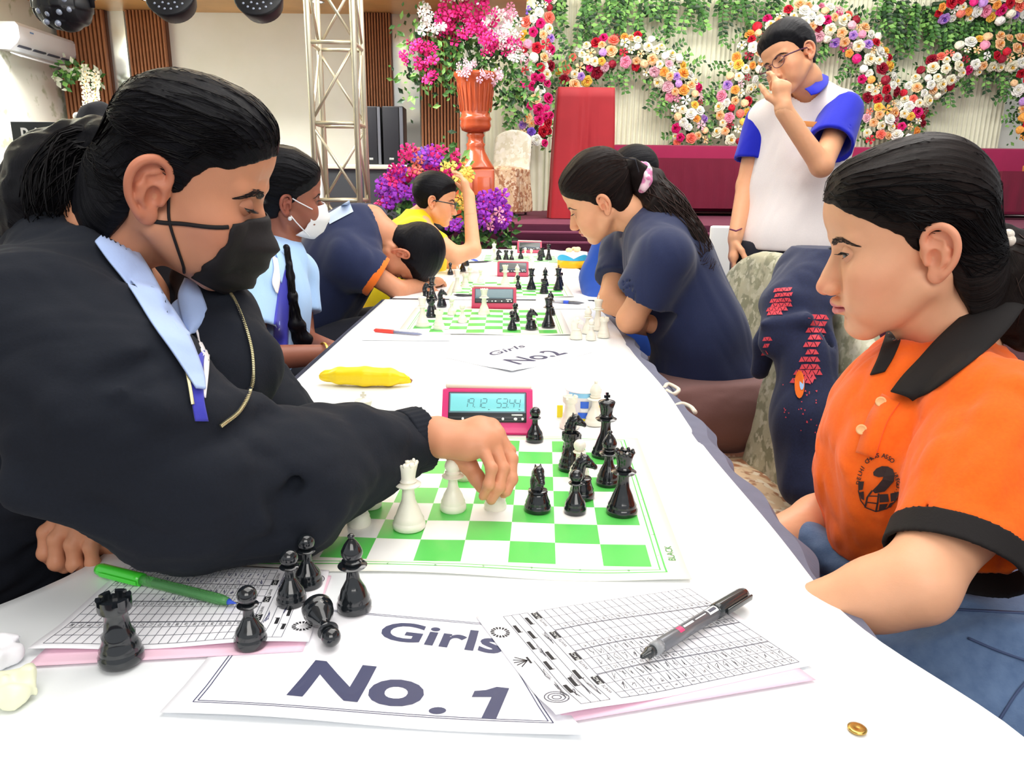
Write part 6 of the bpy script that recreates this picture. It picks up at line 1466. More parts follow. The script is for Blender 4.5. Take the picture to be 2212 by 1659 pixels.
def strip_on(root, name, bv, pts, w, dirv, m, off=.0015, n=40, th=None):
    "band following photograph-space-free 3D points, dropped on cloth"
    d = Vector(dirv).normalized(); Q = cr([tuple(p) for p in pts], n); vs = []; 
    for i, p in enumerate(Q):
        t = Vector(Q[min(i + 1, n - 1)] - Q[max(i - 1, 0)]).normalized(); s = t.cross(d).normalized()
        for k in (-1, 1):
            q = Vector(p) + s * w * k / 2; h = bv.ray_cast(q - d * .12, d, .3); q = (h[0] - d * off) if h[0] is not None else q; vs.append(q - Vector(root.location))
    o = link(name, newmesh(name, vs, [(2 * i, 2 * i + 1, 2 * i + 3, 2 * i + 2) for i in range(n - 1)], m), root)
    md = o.modifiers.new('thickness', 'SOLIDIFY'); md.thickness = th or .001; md.offset = 0; return o
# ================================================================== girl in orange (right foreground)
ORG = fabric('orange_pique', (255, 112, 6), c2=srgb(250, 96, 0)); BLKC = fabric('black_rib', (20, 15, 15), sheen=0); DENIM = fabric('denim', (104, 130, 166), rough=.8, amt=.3, sc=90, b=.5, c2=srgb(66, 92, 132)); STITCH = mat('stitching', srgb(60, 76, 112), rough=.7)
def girl_orange():
    R = empty('person', (.66, .93, 0), 'girl in an orange polo shirt with black collar and denim skirt, pearl hair tie', 'person')
    M = headM((.4813, .9163, 1.0761), (-.9277, .2732, -.2545), (-.2553, .0331, .9663)); nb = w_(2062, 800, .955)
    fw = np.array([-.955, .29, 0]); lf = np.array([-.29, -.955, 0]); up = np.array([.10, -.02, .99]); B = np.stack([-lf, fw, up], 1)
    s1, e1, w1 = w_(2150, 900, .80), w_(1978, 1262, .715), w_(1735, 1325, .765); s2, e2, w2 = w_(1985, 830, 1.09), w_(1815, 1105, 1.06), w_(1660, 1170, .985)
    ch, ab, pv = w_(1985, 985, .955), w_(1990, 1170, .96), w_(2090, 1370, .96)
    # hidden hands rest in the lap below the table edge
    h1 = auto_hand(w1, (-.8, .5, -.25), (.2, .2, -1), (.3, .8, .2), (.5, .6, .4), .165, .0026, fore=e1, wr=.025); h2 = auto_hand(w2, (-.7, -.5, -.3), (.2, .2, -1), (.2, -.8, .2), (.5, .6, .4), .165, .0026, fore=e2, wr=.025)
    g = SDF(*bounds([s1, e1, w1, s2, e2, w2, ch, pv, nb], .10), .0042)
    for s, e, w in ((s1, e1, w1), (s2, e2, w2)):
        g.cones([s, w_(2068, 1120, .75) if e is e1 else s * .5 + e * .5, e], [.040, .039, .035], .02); m1 = e * .68 + w * .32; g.cones([e, m1, w], [.035, .0335, .0255], .015)
    g.add(Ell(ch, (.125, .085, .14), B), .03).add(Ell(ab, (.11, .085, .12), B), .04).add(Cone(nb - [0, 0, .0], ch, .05, .08), .03); g.add(Cone(s1 + (nb - s1) * .1, nb, .035, .045), .03).add(Cone(s2 + (nb - s2) * .1, nb, .035, .045), .03)
    hips = [w_(2140, 1420, .82), w_(1990, 1310, 1.08)]; kn = [w_(1780, 1585, .83), w_(1600, 1330, 1.10)]
    legs = SDF(*bounds([*hips, *kn, kn[0] - [0, 0, .42], kn[1] - [0, 0, .42], kn[0] - [.15, 0, .42]], .13), .009)
    for hp, k_ in zip(hips, kn): legs.cones([hp, k_, k_ - np.array([-.03, 0, .40]), k_ - np.array([.10, -.02, .44])], [.07, .052, .034, .028], .02)
    bv, T = head_on(R, M, nb, .0017, SKIN_LIGHT, (-.40, .88, -.28), dict(lid=.26, lidlow=.30, earsc=1.06, skull=.87, fore=.007, lips=1.35), bt=1.35, body_parts=[g.mesh(), h1, h2, legs.mesh()])
    cap_on(R, T, HL_LOW, .0075, HAIR_BROWN, .0021, strand=HAIR_THIN, n=520, crown=.003, low=True, skull=.87, fore=.007, tie=(0, -.10, -.005), axis=(0, -1, -.35))
    # low bun / ponytail with pearls
    Mw = lambda *p: V3(M @ Vector(p)); c0 = Mw(-.006, -.118, -.004)
    path = [w_(2120, 515, .97), w_(2155, 560, .94), w_(2178, 610, .915), w_(2185, 660, .90), w_(2215, 715, .90)]
    lump(R, 'ponytail', HAIR_BROWN, path, [.026, .038, .044, .038, .024], .003, .02, lambda x, y, z: .0022 * nz3(x, y, z, 90, 1) + .002 * nz3(x, y, z, 210, 5), sa=1.6); tail_strands(R, path, [.026, .038, .046, .043, .03], 260, HAIR_THINB, .0012, .008, 5)
    PRL = mat('pearl', srgb(248, 238, 222), rough=.18, coat=.6)
    for i, (px, py, d, r_) in enumerate([(2157, 489, .985, .0062), (2158, 505, .975, .0068), (2161, 520, .970, .0068), (2153, 533, .965, .0066), (2134, 542, .955, .0066), (2136, 555, .953, .005), (2178, 507, .985, .0066), (2180, 520, .98, .007)]):
        MB().ball(tuple(rel(R, w_(px, py, .875))), r_, 14, 10).build('pearl', PRL, R)
    # shirt
    nk = Vector(nb)
    cend = w_(2070, 1176, .742)
    def shirt(g):
        g.add(Ell(ch, (.150, .112, .155), B), 0).add(Ell(ab, (.140, .112, .15), B), .05).add(Ell(w_(2040, 1290, .965), (.150, .118, .09), B), .05)
        g.add(Ell(w_(1905, 985, .935), (.105, .055, .085), B), .05)
        g.add(Cone(s1 + (nb - s1) * .08, nb + [0, 0, -.012], .054, .058), .04).add(Cone(s2 + (nb - s2) * .08, nb + [0, 0, -.012], .056, .058), .04)
        g.cones([s1, s1 * .5 + cend * .5, cend + (cend - s1) * .1], [.058, .059, .061], .03); g.cones([s2, s2 + (e2 - s2) * .6], [.060, .062], .03)
        g.sub(Cone(s1 * .15 + cend * .85, cend + (cend - s1) * .2, .046, .056), .004)
        ax = np.array(M.to_3x3() @ Vector((0, -.2, 1))); g.sub(Cone(nb + ax * .0 + fw * .005, nb + ax * .12 + fw * .03, .056, .075), .006)
        g.sub(Cone(nb + fw * .055 + [0, 0, .0], nb + fw * .10 + [0, 0, -.085], .018, .010), .008)
        for a, b, r_ in (((2135, 905, .752), (2005, 1010, .81), .012), ((2190, 930, .80), (2160, 1060, .79), .012)):
            g.add(Cone(w_(*a), w_(*b), r_, r_ * .6), .022)
    d1 = (cend - s1) / np.linalg.norm(cend - s1); d2 = (e2 - s2) / np.linalg.norm(e2 - s2)
    def cutsleeve(x, y, z):
        a = (x - cend[0]) * d1[0] + (y - cend[1]) * d1[1] + (z - cend[2]) * d1[2]; r_ = np.sqrt(np.maximum(0, (x - cend[0]) ** 2 + (y - cend[1]) ** 2 + (z - cend[2]) ** 2 - a * a)); return np.minimum(a, .085 - r_)
    o, bs = cloth(R, 'polo_shirt', ORG, shirt, [s1, s2, cend, ch, ab, w_(2040, 1330, .96), nb, w_(1760, 1000, .93)], .15, .0036, [folds(.006, 28, (e1 - s1), 4, 2), folds(.005, 30, (.3, .2, 1), 3, 5)],
                  [Fn(cutsleeve), Half((0, 0, .688), (.03, 0, -1))])
    # black sleeve band
    g = SDF(*bounds([cend, cend - d1 * .04], .09), .0024); sA, sB = cend - d1 * .004, cend + d1 * .026
    def ring(x, y, z):
        a = (x - sA[0]) * d1[0] + (y - sA[1]) * d1[1] + (z - sA[2]) * d1[2]; r_ = np.sqrt(np.maximum(0, (x - sA[0]) ** 2 + (y - sA[1]) ** 2 + (z - sA[2]) ** 2 - a * a)); return np.maximum(np.abs(r_ - .0610 - a * .04) - .0022, np.abs(a - .013) - .0135)
    g.D = np.minimum(g.D, g._ev(Fn(ring), (slice(None),) * 3)); P, F = g.mesh(); link('sleeve_band', newmesh('sleeve_band', rel(R, P), F, BLKC), R)
    # fold-over collar: flat leaf from the nape down to the front point, both sides
    W3 = lambda L: [w_(*p) for p in L]
    leaf(R, W3([(2165, 632, .90), (2100, 666, .875), (2060, 698, .865), (2020, 736, .86), (1986, 774, .858), (1950, 812, .855), (1924, 846, .850)]), W3([(2215, 660, .86), (2185, 702, .83), (2150, 740, .815), (2100, 780, .81), (2060, 810, .812), (2015, 842, .82), (1971, 866, .832)]), BLKC, 'collar', .007, bs, .004)
    leaf(R, W3([(1948, 720, 1.0), (1942, 745, .97), (1930, 772, .935), (1912, 802, .92)]), W3([(1916, 710, 1.0), (1908, 740, .97), (1896, 775, .93), (1880, 810, .915)]), BLKC, 'collar', .003, bs, .003)
    MB().tube([rel(R, w_(*p)) for p in [(1934, 722, .985), (1918, 748, .95), (1904, 775, .92), (1893, 800, .90)]], .0007, 5).build('collar_piping', WHT, R)
    # placket, buttons, emblem
    strip_on(R, 'placket', bs, [w_(1925, 858, .84), w_(1895, 905, .83), w_(1868, 985, .825)], .020, W(1890, 930, .85) - CAM, ORG, .0022, 24, .0016)
    for px, py in ((1861, 928), (1903, 868)):
        d = (W(px, py, .8) - CAM).normalized(); h = bs.ray_cast(CAM, d, 3)[0]
        if h is not None: MB().lathe([(.0005, 0), (.0056, .0002), (.0060, .0014), (.0048, .0020), (.0040, .0014), (.0004, .0015)], 16, M=Matrix.Translation(h - d * .004 - Vector(R.location)) @ (-d).to_track_quat('Z', 'Y').to_matrix().to_4x4()).build('button', mat('button_orange', srgb(246, 190, 130), rough=.3), R)
    o_ = W(1897, 1045, .84); dirv = (o_ - CAM).normalized(); ux = (RT * 1.0).normalized(); uy = UP.normalized(); px_ = .84 / FPX; EM = mat('emblem_brown', srgb(52, 34, 34), rough=.7); polys = []
    def pix(pts, close=True): return [((x - 1897) * px_, -(y - 1045) * px_) for x, y in pts]
    ft = lambda L: (pix(L), [tuple(range(len(L)))])
    for L in ([(1886, 1020), (1893, 1012), (1905, 1007), (1918, 1008), (1928, 1014), (1932, 1026), (1930, 1040), (1920, 1052), (1911, 1062), (1890, 1066), (1884, 1060), (1896, 1048), (1906, 1036), (1908, 1030), (1898, 1031), (1892, 1029), (1887, 1027)],
              [(1853, 1040), (1866, 1040), (1863, 1058), (1853, 1060)], [(1855, 1064), (1865, 1062), (1866, 1082), (1859, 1078)], [(1900, 1068), (1918, 1067), (1920, 1084), (1900, 1086)], [(1923, 1066), (1940, 1062), (1936, 1080), (1924, 1084)], [(1900, 1090), (1918, 1088), (1912, 1100), (1898, 1106)], [(1922, 1087), (1932, 1084), (1924, 1096), (1916, 1098)]):
        b_ = bmesh.new(); f_ = b_.faces.new([b_.verts.new((x, y, 0)) for x, y in pix(L)]); bmesh.ops.triangulate(b_, faces=[f_]); b_.verts.index_update(); polys.append(([(v.co.x, v.co.y) for v in b_.verts], [tuple(v.index for v in f.verts) for f in b_.faces])); b_.free()
    def ln(L, w):
        v = []; 
        for i, (x, y) in enumerate(L):
            a, b = L[max(i - 1, 0)], L[min(i + 1, len(L) - 1)]; dx, dy = b[0] - a[0], b[1] - a[1]; l = math.hypot(dx, dy); v += [(x - dy / l * w / 2, y + dx / l * w / 2), (x + dy / l * w / 2, y - dx / l * w / 2)]
        return pix(v), [(2 * i, 2 * i + 1, 2 * i + 3, 2 * i + 2) for i in range(len(L) - 1)]
    polys += [ln([(1884, 1060), (1873, 1075), (1868, 1098)], 4), ln([(1898, 1066), (1896, 1085), (1892, 1106)], 4), ln([(1876, 1072), (1896, 1072)], 2.5), ln([(1873, 1086), (1894, 1088)], 2.5), ln([(1853, 1060), (1858, 1082), (1870, 1098), (1892, 1106), (1915, 1099), (1932, 1084), (1940, 1062)], 2.5)]
    def arc_text(body, cx, cy, rx, ry, a0, a1, size, flip=False):
        n = len(body)
        for i, c in enumerate(body):
            if c == ' ': continue
            a = a0 + (a1 - a0) * i / (n - 1); x, y = cx + rx * math.cos(a), cy - ry * math.sin(a); vs, fs = text_polys(c, size, .3, 'CENTER'); rot = (a - math.pi / 2) ; ca, sa = math.cos(rot), math.sin(rot)
            polys.append(([((x - 1897 + p * ca - q * sa) * px_, -(y - 1045) * px_ + (p * sa + q * ca) * px_) for p, q in vs], fs))
    arc_text('DELHI CHESS ASSO', 1900, 1052, 47, 68, math.radians(172), math.radians(56), 13); arc_text('(REGD.)', 1897, 1050, 42, 48, math.radians(34), math.radians(-18), 11)
    project(R, 'chest_emblem', bs, polys, o_, ux, uy, dirv, EM, .0014, .045)
    # denim skirt with pleats, waistband and turned hem
    def skirt(g):
        for hp, k_ in zip(hips, kn): g.cones([hp, hp * .4 + k_ * .6], [.112, .104], .05)
        g.add(Ell(w_(2060, 1295, .955), (.132, .105, .09), B), .04); g.add(Ell(pv, (.18, .15, .12), B), .04); g.add(Cone(w_(2200, 1430, .80), w_(2090, 1560, .76), .09, .075), .05); g.add(Ell(w_(1900, 1260, 1.0), (.13, .09, .07), B), .04)
    dd = V3(kn[0]) - V3(hips[0]); dd /= np.linalg.norm(dd)
    def pleat(x, y, z): t = (x * .25 + y * .9 + z * .35); return .0055 * (np.abs(((t * 17 + .25 * np.sin(x * 8)) % 1.0) - .5) * 2 - .5)
    o, bd = cloth(R, 'denim_skirt', DENIM, skirt, [hips[0], hips[1], kn[0] * .6 + hips[0] * .4, kn[1] * .6 + hips[1] * .4, pv], .16, .0042, [pleat, folds(.003, 40, dd, 4, 9)], [Half((0, 0, .735), (0, 0, 1)), Half(w_(1870, 1480, .80), tuple(dd))])
    for L, w, mm in (([(2212, 1330, .8), (2130, 1325, .8), (2040, 1318, .8)], .002, STITCH), ([(2215, 1428, .8), (2150, 1405, .8), (2092, 1380, .8)], .0022, STITCH), ([(1886, 1478, .8), (1935, 1466, .8), (1962, 1452, .8)], .0022, STITCH), ([(2060, 1650, .76), (2120, 1590, .76), (2180, 1500, .76), (2212, 1462, .76)], .0022, STITCH)):
        strip_on(R, 'seam', bd, [w_(*p) for p in L], w, W(2100, 1400, .8) - CAM, mm, .0012, 20)
    vs = W3([(1726, 1150, 1.0), (1745, 1165, .99), (1790, 1195, .965), (1840, 1228, .935), (1888, 1250, .90)]); 
    lump(R, 'waistband', DENIM, vs, [.012, .022, .024, .024, .020], .0035, .012, folds(.002, 60, (1, 0, 0), 3, 1)); MB().ball(tuple(rel(R, w_(1868, 1249, .875))), (.007, .005, .007), 12, 8).build('rivet', SILV, R)
girl_orange()
# ================================================================== masked girl in black hoodie (left foreground)
HOOD = fabric('black_fleece', (17, 24, 37), rough=.92, amt=.12, sc=400, sheen=.0, c2=srgb(12, 17, 27)); SHIRTB = fabric('light_blue_cotton', (176, 200, 246), rough=.7, amt=.04); WHC = fabric('white_cotton', (246, 240, 240), rough=.7); BLUC = fabric('royal_blue_cotton', (64, 66, 190), rough=.7); MASKB = mat('black_mask', srgb(26, 21, 22), rough=.75, bump=.3, bump_scale=300, bdist=.0006); ZIP = mat('brass_zip', srgb(214, 204, 160), rough=.3, metal=.9)
def girl_hoodie():
    R = empty('person', (-.62, .88, 0), 'girl in a black hoodie and black face mask reaching over the front board', 'person')
    M = headM((-.3546, .8595, 1.1421), (.8865, .1963, -.4189), (.4396, -.0752, .895)); nb = w_(205, 545, .90)
    s1, e1, w1 = w_(85, 740, .735), w_(440, 1050, .745), w_(905, 948, .925); s2 = w_(330, 650, 1.06); e2, w2 = w_(560, 930, 1.03), w_(300, 1150, .90)
    ch, ab, pv = w_(205, 800, .90), w_(0, 1010, .96), w_(-100, 1230, .98); fw = np.array([.93, .12, -.25]); B = frame(tuple(fw), (.25, 0, 1)) 
    J = lambda L: [w_(*p) for p in L]
    # reaching hand: wrist, knuckles, finger chains ending on the held pawn
    wr = [w_(860, 968, .93), w_(905, 948, .925), w_(945, 944, .915)]
    fing = [J([(1062, 921, .925), (1100, 975, .925), (1096, 1030, .912), (1088, 1066, .905)]), J([(1073, 938, .912), (1104, 992, .905), (1104, 1035, .896), (1094, 1062, .890)]), J([(1064, 952, .898), (1086, 1012, .888), (1077, 1052, .882), (1061, 1080, .884)]), J([(1040, 962, .886), (1062, 1012, .872), (1056, 1046, .872), (1043, 1072, .880)])]
    palm = J([(960, 955, .905), (1035, 930, .915), (1040, 950, .90), (1010, 965, .892), (965, 962, .895)]); th = J([(985, 978, .915), (1012, 1005, .912), (1030, 1032, .905), (1040, 1052, .900)])
    hand = hand_sdf(fing, palm, wr, .0016, th, .0074, .0255)
    # resting hand hanging at the table edge
    wl = w_(262, 1148, 0.830); kn = J([(135, 1118, 0.813), (150, 1130, 0.803), (178, 1138, 0.795), (205, 1140, 0.790)])
    f2 = [[kn[0], w_(100, 1150, 0.807), w_(98, 1195, 0.807), w_(112, 1212, 0.815)], [kn[1], w_(122, 1165, 0.797), w_(122, 1215, 0.797), w_(140, 1226, 0.805)], [kn[2], w_(158, 1176, 0.790), w_(162, 1220, 0.791), w_(178, 1228, 0.800)], [kn[3], w_(196, 1182, 0.787), w_(200, 1216, 0.790), w_(212, 1222, 0.797)]]
    p2 = J([(240, 1140, 0.820), (175, 1128, 0.813), (200, 1150, 0.807), (238, 1160, 0.813)]); fist = hand_sdf(f2, p2, [w_(330, 1130, 0.845), wl, w_(240, 1145, 0.825)], .0019, J([(225, 1165, 0.820), (190, 1190, 0.817), (168, 1205, 0.817)]), .0080, .024)
    g = SDF(*bounds([s1, e1, w1, s2, e2, w2, ch, pv, nb], .10), .0055)
    for s, e, w in ((s1, e1, w1), (s2, e2, w2)): g.cones([s, e, w], [.04, .034, .0265], .015)
    g.add(Ell(ch, (.13, .09, .15), B), .03).add(Ell(ab, (.12, .09, .14), B), .04).add(Cone(ch, pv, .09, .11), .03); g.add(Cone(s1, nb, .035, .04), .03).add(Cone(s2, nb, .035, .04), .03)
    legs = SDF((-1.0, .55, -.0), (-.1, 1.2, .62), .012)
    for y in (.78, 1.0): legs.cones([(-.78, y, .50), (-.34, y, .50), (-.36, y, .10), (-.26, y, .05)], [.075, .055, .035, .03], .02)
    bv, T = head_on(R, M, nb, .0017, SKIN_TAN, (.35, .75, -.60), dict(lid=-.02, lidlow=.36, earsc=1.15, browz=-.001, skull=.80), brow=BROWD, bt=1.7, body_parts=[g.mesh(), hand, fist, legs.mesh()])
    HLA = [(-.11, -.105), (-.06, -.102), (-.040, -.090), (-.028, -.052), (-.018, -.020), (-.004, .004), (.004, -.008), (.014, -.004), (.022, .018), (.032, .034), (.050, .040), (.066, .050), (.080, .062), (.095, .070)]
    cap_on(R, T, HLA, .0060, HAIR_BLACK, .0021, strand=HAIR_THIN, n=520, crown=0, low=True, skull=.80, tie=(0, -.10, .02), axis=(0, -1, .12))
    Mw = lambda *p: V3(M @ Vector(p))
    path = [w_(262, 330, 0.865), w_(190, 345, 0.865), w_(130, 400, 0.860), (w_(115, 455, 0.855)), w_(165, 485, 0.850), w_(205, 455, 0.845)]
    def ex(g):
        g.add(Ell(w_(150, 420, 0.865), (.060, .06, .062)), .03); g.add(Ell(w_(90, 470, 0.875), (.035, .04, .05)), .03); g.add(Cone(w_(80, 480, 0.865), w_(95, 545, 0.865), .022, .010), .02); g.add(Cone(w_(235, 330, 0.835), w_(262, 470, 0.830), .030, .022), .03)
    lump(R, 'hair_bun', HAIR_BLACK, path, [.032, .042, .048, .045, .034, .024], .0030, .02, lambda x, y, z: .003 * nz3(x, y, z, 70, 1) + .0022 * nz3(x, y, z, 190, 5), ex, sa=1.6)
    tail_strands(R, [w_(250, 330, 0.845), w_(190, 345, 0.835), w_(140, 420, 0.825), w_(130, 480, 0.830), w_(170, 515, 0.825)], [.022, .038, .042, .036, .015], 240, HAIR_THIN, .0011, .008, 8); tail_strands(R, path[1:], [.034, .046, .046, .038, .02], 160, HAIR_THIN, .0011, .006, 9)
    # knotted black hair band
    KN = fabric('black_scrunchie', (22, 22, 28)); lump(R, 'hair_tie', KN, J([(185, 262, .885), (215, 258, .88), (238, 285, .875), (222, 330, .87), (215, 375, .872), (238, 400, .88)]), [.010, .017, .014, .017, .015, .008], .0026, .01, lambda x, y, z: .003 * nz3(x, y, z, 160, 2))
    # hair pin
    MB().tube([rel(R, V3(p)) for p in J([(313, 281, .800), (304, 305, .798), (300, 330, .797), (306, 352, .797)])], .0011, 6, flat=2.5).build('hair_pin', mat('pin_clear', srgb(120, 140, 150), rough=.2, metal=.6), R)
    # mask: surface swept over nose and chin, built in head space
    def mask():
        n, m_ = 33, 20; vs = []; tv = [(.099, -.004), (.1215, -.034), (.108, -.060), (.102, -.080), (.092, -.108)]
        bvh = bv
        for i in range(n):
            a = -1 + 2 * i / (n - 1)
            for k in range(m_):
                t = k / (m_ - 1); yy = np.interp(t, [0, .12, .33, .55, .78, 1], [.095, .103, .121, .115, .109, .088]); zz = np.interp(t, [0, .12, .33, .55, .78, 1], [-.0025, -.012, -.036, -.062, -.088, -.106])
                x = a * np.interp(t, [0, .35, 1], [.050, .060, .046]); back = abs(a) ** 1.9 * np.interp(t, [0, .35, .7, 1], [.036, .052, .058, .040]); z = zz + abs(a) ** 2 * np.interp(t, [0, 1], [-.012, .016])
                y = yy - back; d = .0022 * math.sin(t * 26 + 1.2 * abs(a)) * (1 - .5 * abs(a)); p = Vector((x, y + d, z)); c = Vector((0, .0, -.03)); h = bvh.ray_cast(c, (p - c).normalized(), .2)
                if h[0] is not None and (p - c).length < (h[0] - c).length + .0025: p = c + (p - c).normalized() * ((h[0] - c).length + .0025)
                vs.append(T @ p)
        o = link('face_mask', newmesh('face_mask', vs, [(i * m_ + k, i * m_ + k + 1, (i + 1) * m_ + k + 1, (i + 1) * m_ + k) for i in range(n - 1) for k in range(m_ - 1)], MASKB), R); md = o.modifiers.new('thickness', 'SOLIDIFY'); md.thickness = .0016; md.offset = 1
        for s in (1, -1):
            def sk(pts, name):
                q = [];
                for p in cr(pts, 16):
                    p = Vector(p); c = Vector((0, -.0, p.z)); h = bv.ray_cast(c, (p - c).normalized(), .2); q.append(T @ (c + (p - c).normalized() * (((h[0] - c).length if h[0] is not None else (p - c).length) + .0014)))
                MB().tube(q, .0016, 6, flat=1.4).build(name, MASKB, R)
            sk([(s * .074, -.001, .010), (s * .0745, .006, -.012), (s * .070, .014, -.034), (s * .064, .030, -.060), (s * .050, .046, -.088)], 'ear_loop'); sk([(s * .074, .000, -.040), (s * .071, .018, -.035), (s * .064, .036, -.027), (s * .052, .057, -.016)], 'ear_loop')
    mask()
    # hoodie body and sleeves
    def hood(g):
        g.add(Ell(ch, (.180, .125, .17), B), 0).add(Ell(ab, (.20, .15, .18), B), .06).add(Cone(ab, pv, .13, .15), .05)
        g.add(Cone(s1 + (nb - s1) * .05, nb - [0, 0, .03], .078, .065), .05).add(Cone(s2, nb - [0, 0, .03], .07, .065), .05)
        m1 = w_(250, 880, .72); g.cones([s1, m1, e1 + (m1 - e1) * .12], [.085, .086, .077], .04); g.cones([e1, w_(640, 1030, .80), w_(760, 985, .865), w_(872, 958, .918)], [.082, .066, .052, .041], .03)
        g.add(Cone(w_(600, 985, .80), w_(690, 925, .845), .03, .02), .03); g.add(Ell(w_(765, 925, .87), (.016, .016, .026)), .02); g.add(Ell(w_(600, 1130, .77), (.05, .04, .03)), .03); g.add(Cone(w_(330, 1080, .74), w_(640, 1110, .78), .05, .03), .03)
        g.cones([s2, e2, w_(430, 1080, .96)], [.075, .070, .05], .04); g.add(Cone(w_(500, 760, 1.0), w_(555, 900, .98), .05, .055), .04)
        g.cones([w_(60, 560, .93), w_(130, 525, .86), w_(205, 590, .80), w_(300, 700, .80)], [.05, .040, .030, .016], .03)      # folded hood at the nape
        for a, b, r_ in (((120, 720, .66), (330, 650, .75), .014), ((150, 900, .64), (300, 800, .66), .013), ((140, 880, .64), (250, 830, .64), .012), ((340, 870, .66), (560, 880, .76), .014), ((560, 1120, .715), (660, 960, .775), .014), ((640, 1120, .76), (700, 940, .80), .012), ((720, 1080, .81), (770, 900, .84), .011), ((60, 1060, .66), (320, 1150, .69), .02)): g.add(Cone(w_(*a), w_(*b), r_, r_ * .7), .022)
        for a, b, r_ in (((170, 830, .615), (330, 770, .665), .008), ((160, 880, .61), (180, 840, .61), .008), ((610, 1090, .715), (690, 950, .775), .007), ((420, 960, .655), (620, 880, .76), .007)): g.sub(Cone(w_(*a), w_(*b), r_, r_ * .5), .014)
        g.sub(Cone(w_(850, 963, .91), w_(940, 940, .945), .0335, .0345), .004)                                                # cuff opening
        n0 = w_(240, 600, .87); g.sub(Cone(n0, w_(330, 480, .87), .050, .10), .02)                                            # neck opening
        g.sub(Cone(w_(345, 640, .80), w_(440, 900, .80), .030, .020), .012); g.sub(Cone(w_(330, 600, .86), w_(440, 820, .86), .040, .024), .012)
    cu = w_(893, 952, .925); cd = w1 - w_(760, 985, .865); cd /= np.linalg.norm(cd)
    def cuffcut(x, y, z): a = (x - cu[0]) * cd[0] + (y - cu[1]) * cd[1] + (z - cu[2]) * cd[2]; r_ = (x - cu[0]) ** 2 + (y - cu[1]) ** 2 + (z - cu[2]) ** 2; return np.minimum(a, .02 - r_)
    o, bh = cloth(R, 'hoodie', HOOD, hood, [s1, s2, e1, e2, w1, ch, ab, pv, nb], .17, .0046, [folds(.007, 18, (e1 - s1), 4, 2), folds(.005, 30, (.6, .3, .1), 3, 7)], [Fn(cuffcut), Half((-1.02, 0, 0), (-1, 0, 0)), Half((0, 0, .42), (0, 0, -1))])
    # sleeve cuff, tighter ribbed tube
    g = SDF(*bounds([cu, cu], .06), .0022)
    def ring(x, y, z):
        a = (x - cu[0]) * cd[0] + (y - cu[1]) * cd[1] + (z - cu[2]) * cd[2]; qx, qy, qz = x - cu[0] - a * cd[0], y - cu[1] - a * cd[1], z - cu[2] - a * cd[2]; r_ = np.sqrt(qx * qx + qy * qy + qz * qz); return np.maximum(np.abs(r_ - .0378 - .0005 * np.sin(np.arctan2(qz, qy) * 40)) - .0030, np.abs(a + .002) - .014)
    g.D = np.minimum(g.D, g._ev(Fn(ring), (slice(None),) * 3)); P, F = g.mesh(); link('cuff', newmesh('cuff', rel(R, P), F, HOOD), R)
    # shirt under the hoodie: body, collar leaves, blue piece
    def under(g): g.add(Ell(w_(330, 890, .90), (.09, .085, .10), B), 0).add(Cone(w_(385, 770, .885), w_(405, 880, .87), .045, .05), .04)
    o, bu = cloth(R, 'school_shirt', WHC, under, [w_(330, 850, .9), w_(385, 760, .88), w_(400, 880, .86)], .13, .004, folds(.003, 40, (.3, 0, 1), 4, 3), [Half(w_(250, 560, .9), (-.4, 0, 1))])
    leaf(R, J([(262, 490, .87), (315, 568, .80), (356, 640, .775), (404, 715, .765), (438, 800, .765), (444, 840, .765)]), J([(205, 522, .84), (232, 560, .775), (280, 620, .75), (330, 700, .742), (380, 770, .745), (424, 838, .752)]), SHIRTB, bv=bh, off=.009, n=44, m_=14)
    leaf(R, J([(400, 600, .88), (385, 640, .86), (395, 690, .84), (410, 728, .825)]), J([(425, 610, .88), (438, 640, .865), (447, 680, .85), (420, 720, .83)]), SHIRTB, bv=bh, off=.009, n=44, m_=14)
    leaf(R, J([(395, 640, .88), (370, 660, .86), (372, 690, .845), (385, 715, .835)]), J([(412, 640, .88), (408, 670, .865), (410, 700, .85), (408, 726, .838)]), SHIRTB, bul=.002, bv=bh, off=.009, n=44, m_=14)
    leaf(R, J([(442, 755, .80), (438, 800, .79), (440, 860, .78), (450, 910, .775)]), J([(424, 775, .80), (412, 830, .79), (415, 870, .78), (422, 910, .775)]), BLUC, 'blue_panel', .003, bh, .001)
    leaf(R, J([(418, 700, .84), (430, 740, .82), (440, 790, .80), (438, 850, .79)]), J([(446, 690, .85), (452, 740, .84), (450, 800, .82), (444, 860, .80)]), WHC, 'shirt_front', .002, bh, .0005)
    # open lapel on the far side with a brass zip
    def lap(g): g.cones([w_(405, 600, .93), w_(470, 680, .91), w_(500, 790, .87), w_(470, 880, .83)], [.022, .040, .050, .040], .03)
    _, bl = cloth(R, 'lapel', HOOD, lap, [w_(405, 600, .93), w_(500, 790, .87), w_(470, 880, .83)], .08, .004, folds(.003, 40, (.3, 0, 1), 3, 4))
    tooth = MB().box((0, 0, 0), (.0030, .0030, .0016), bev=.0004).mesh('zip_tooth', ZIP)
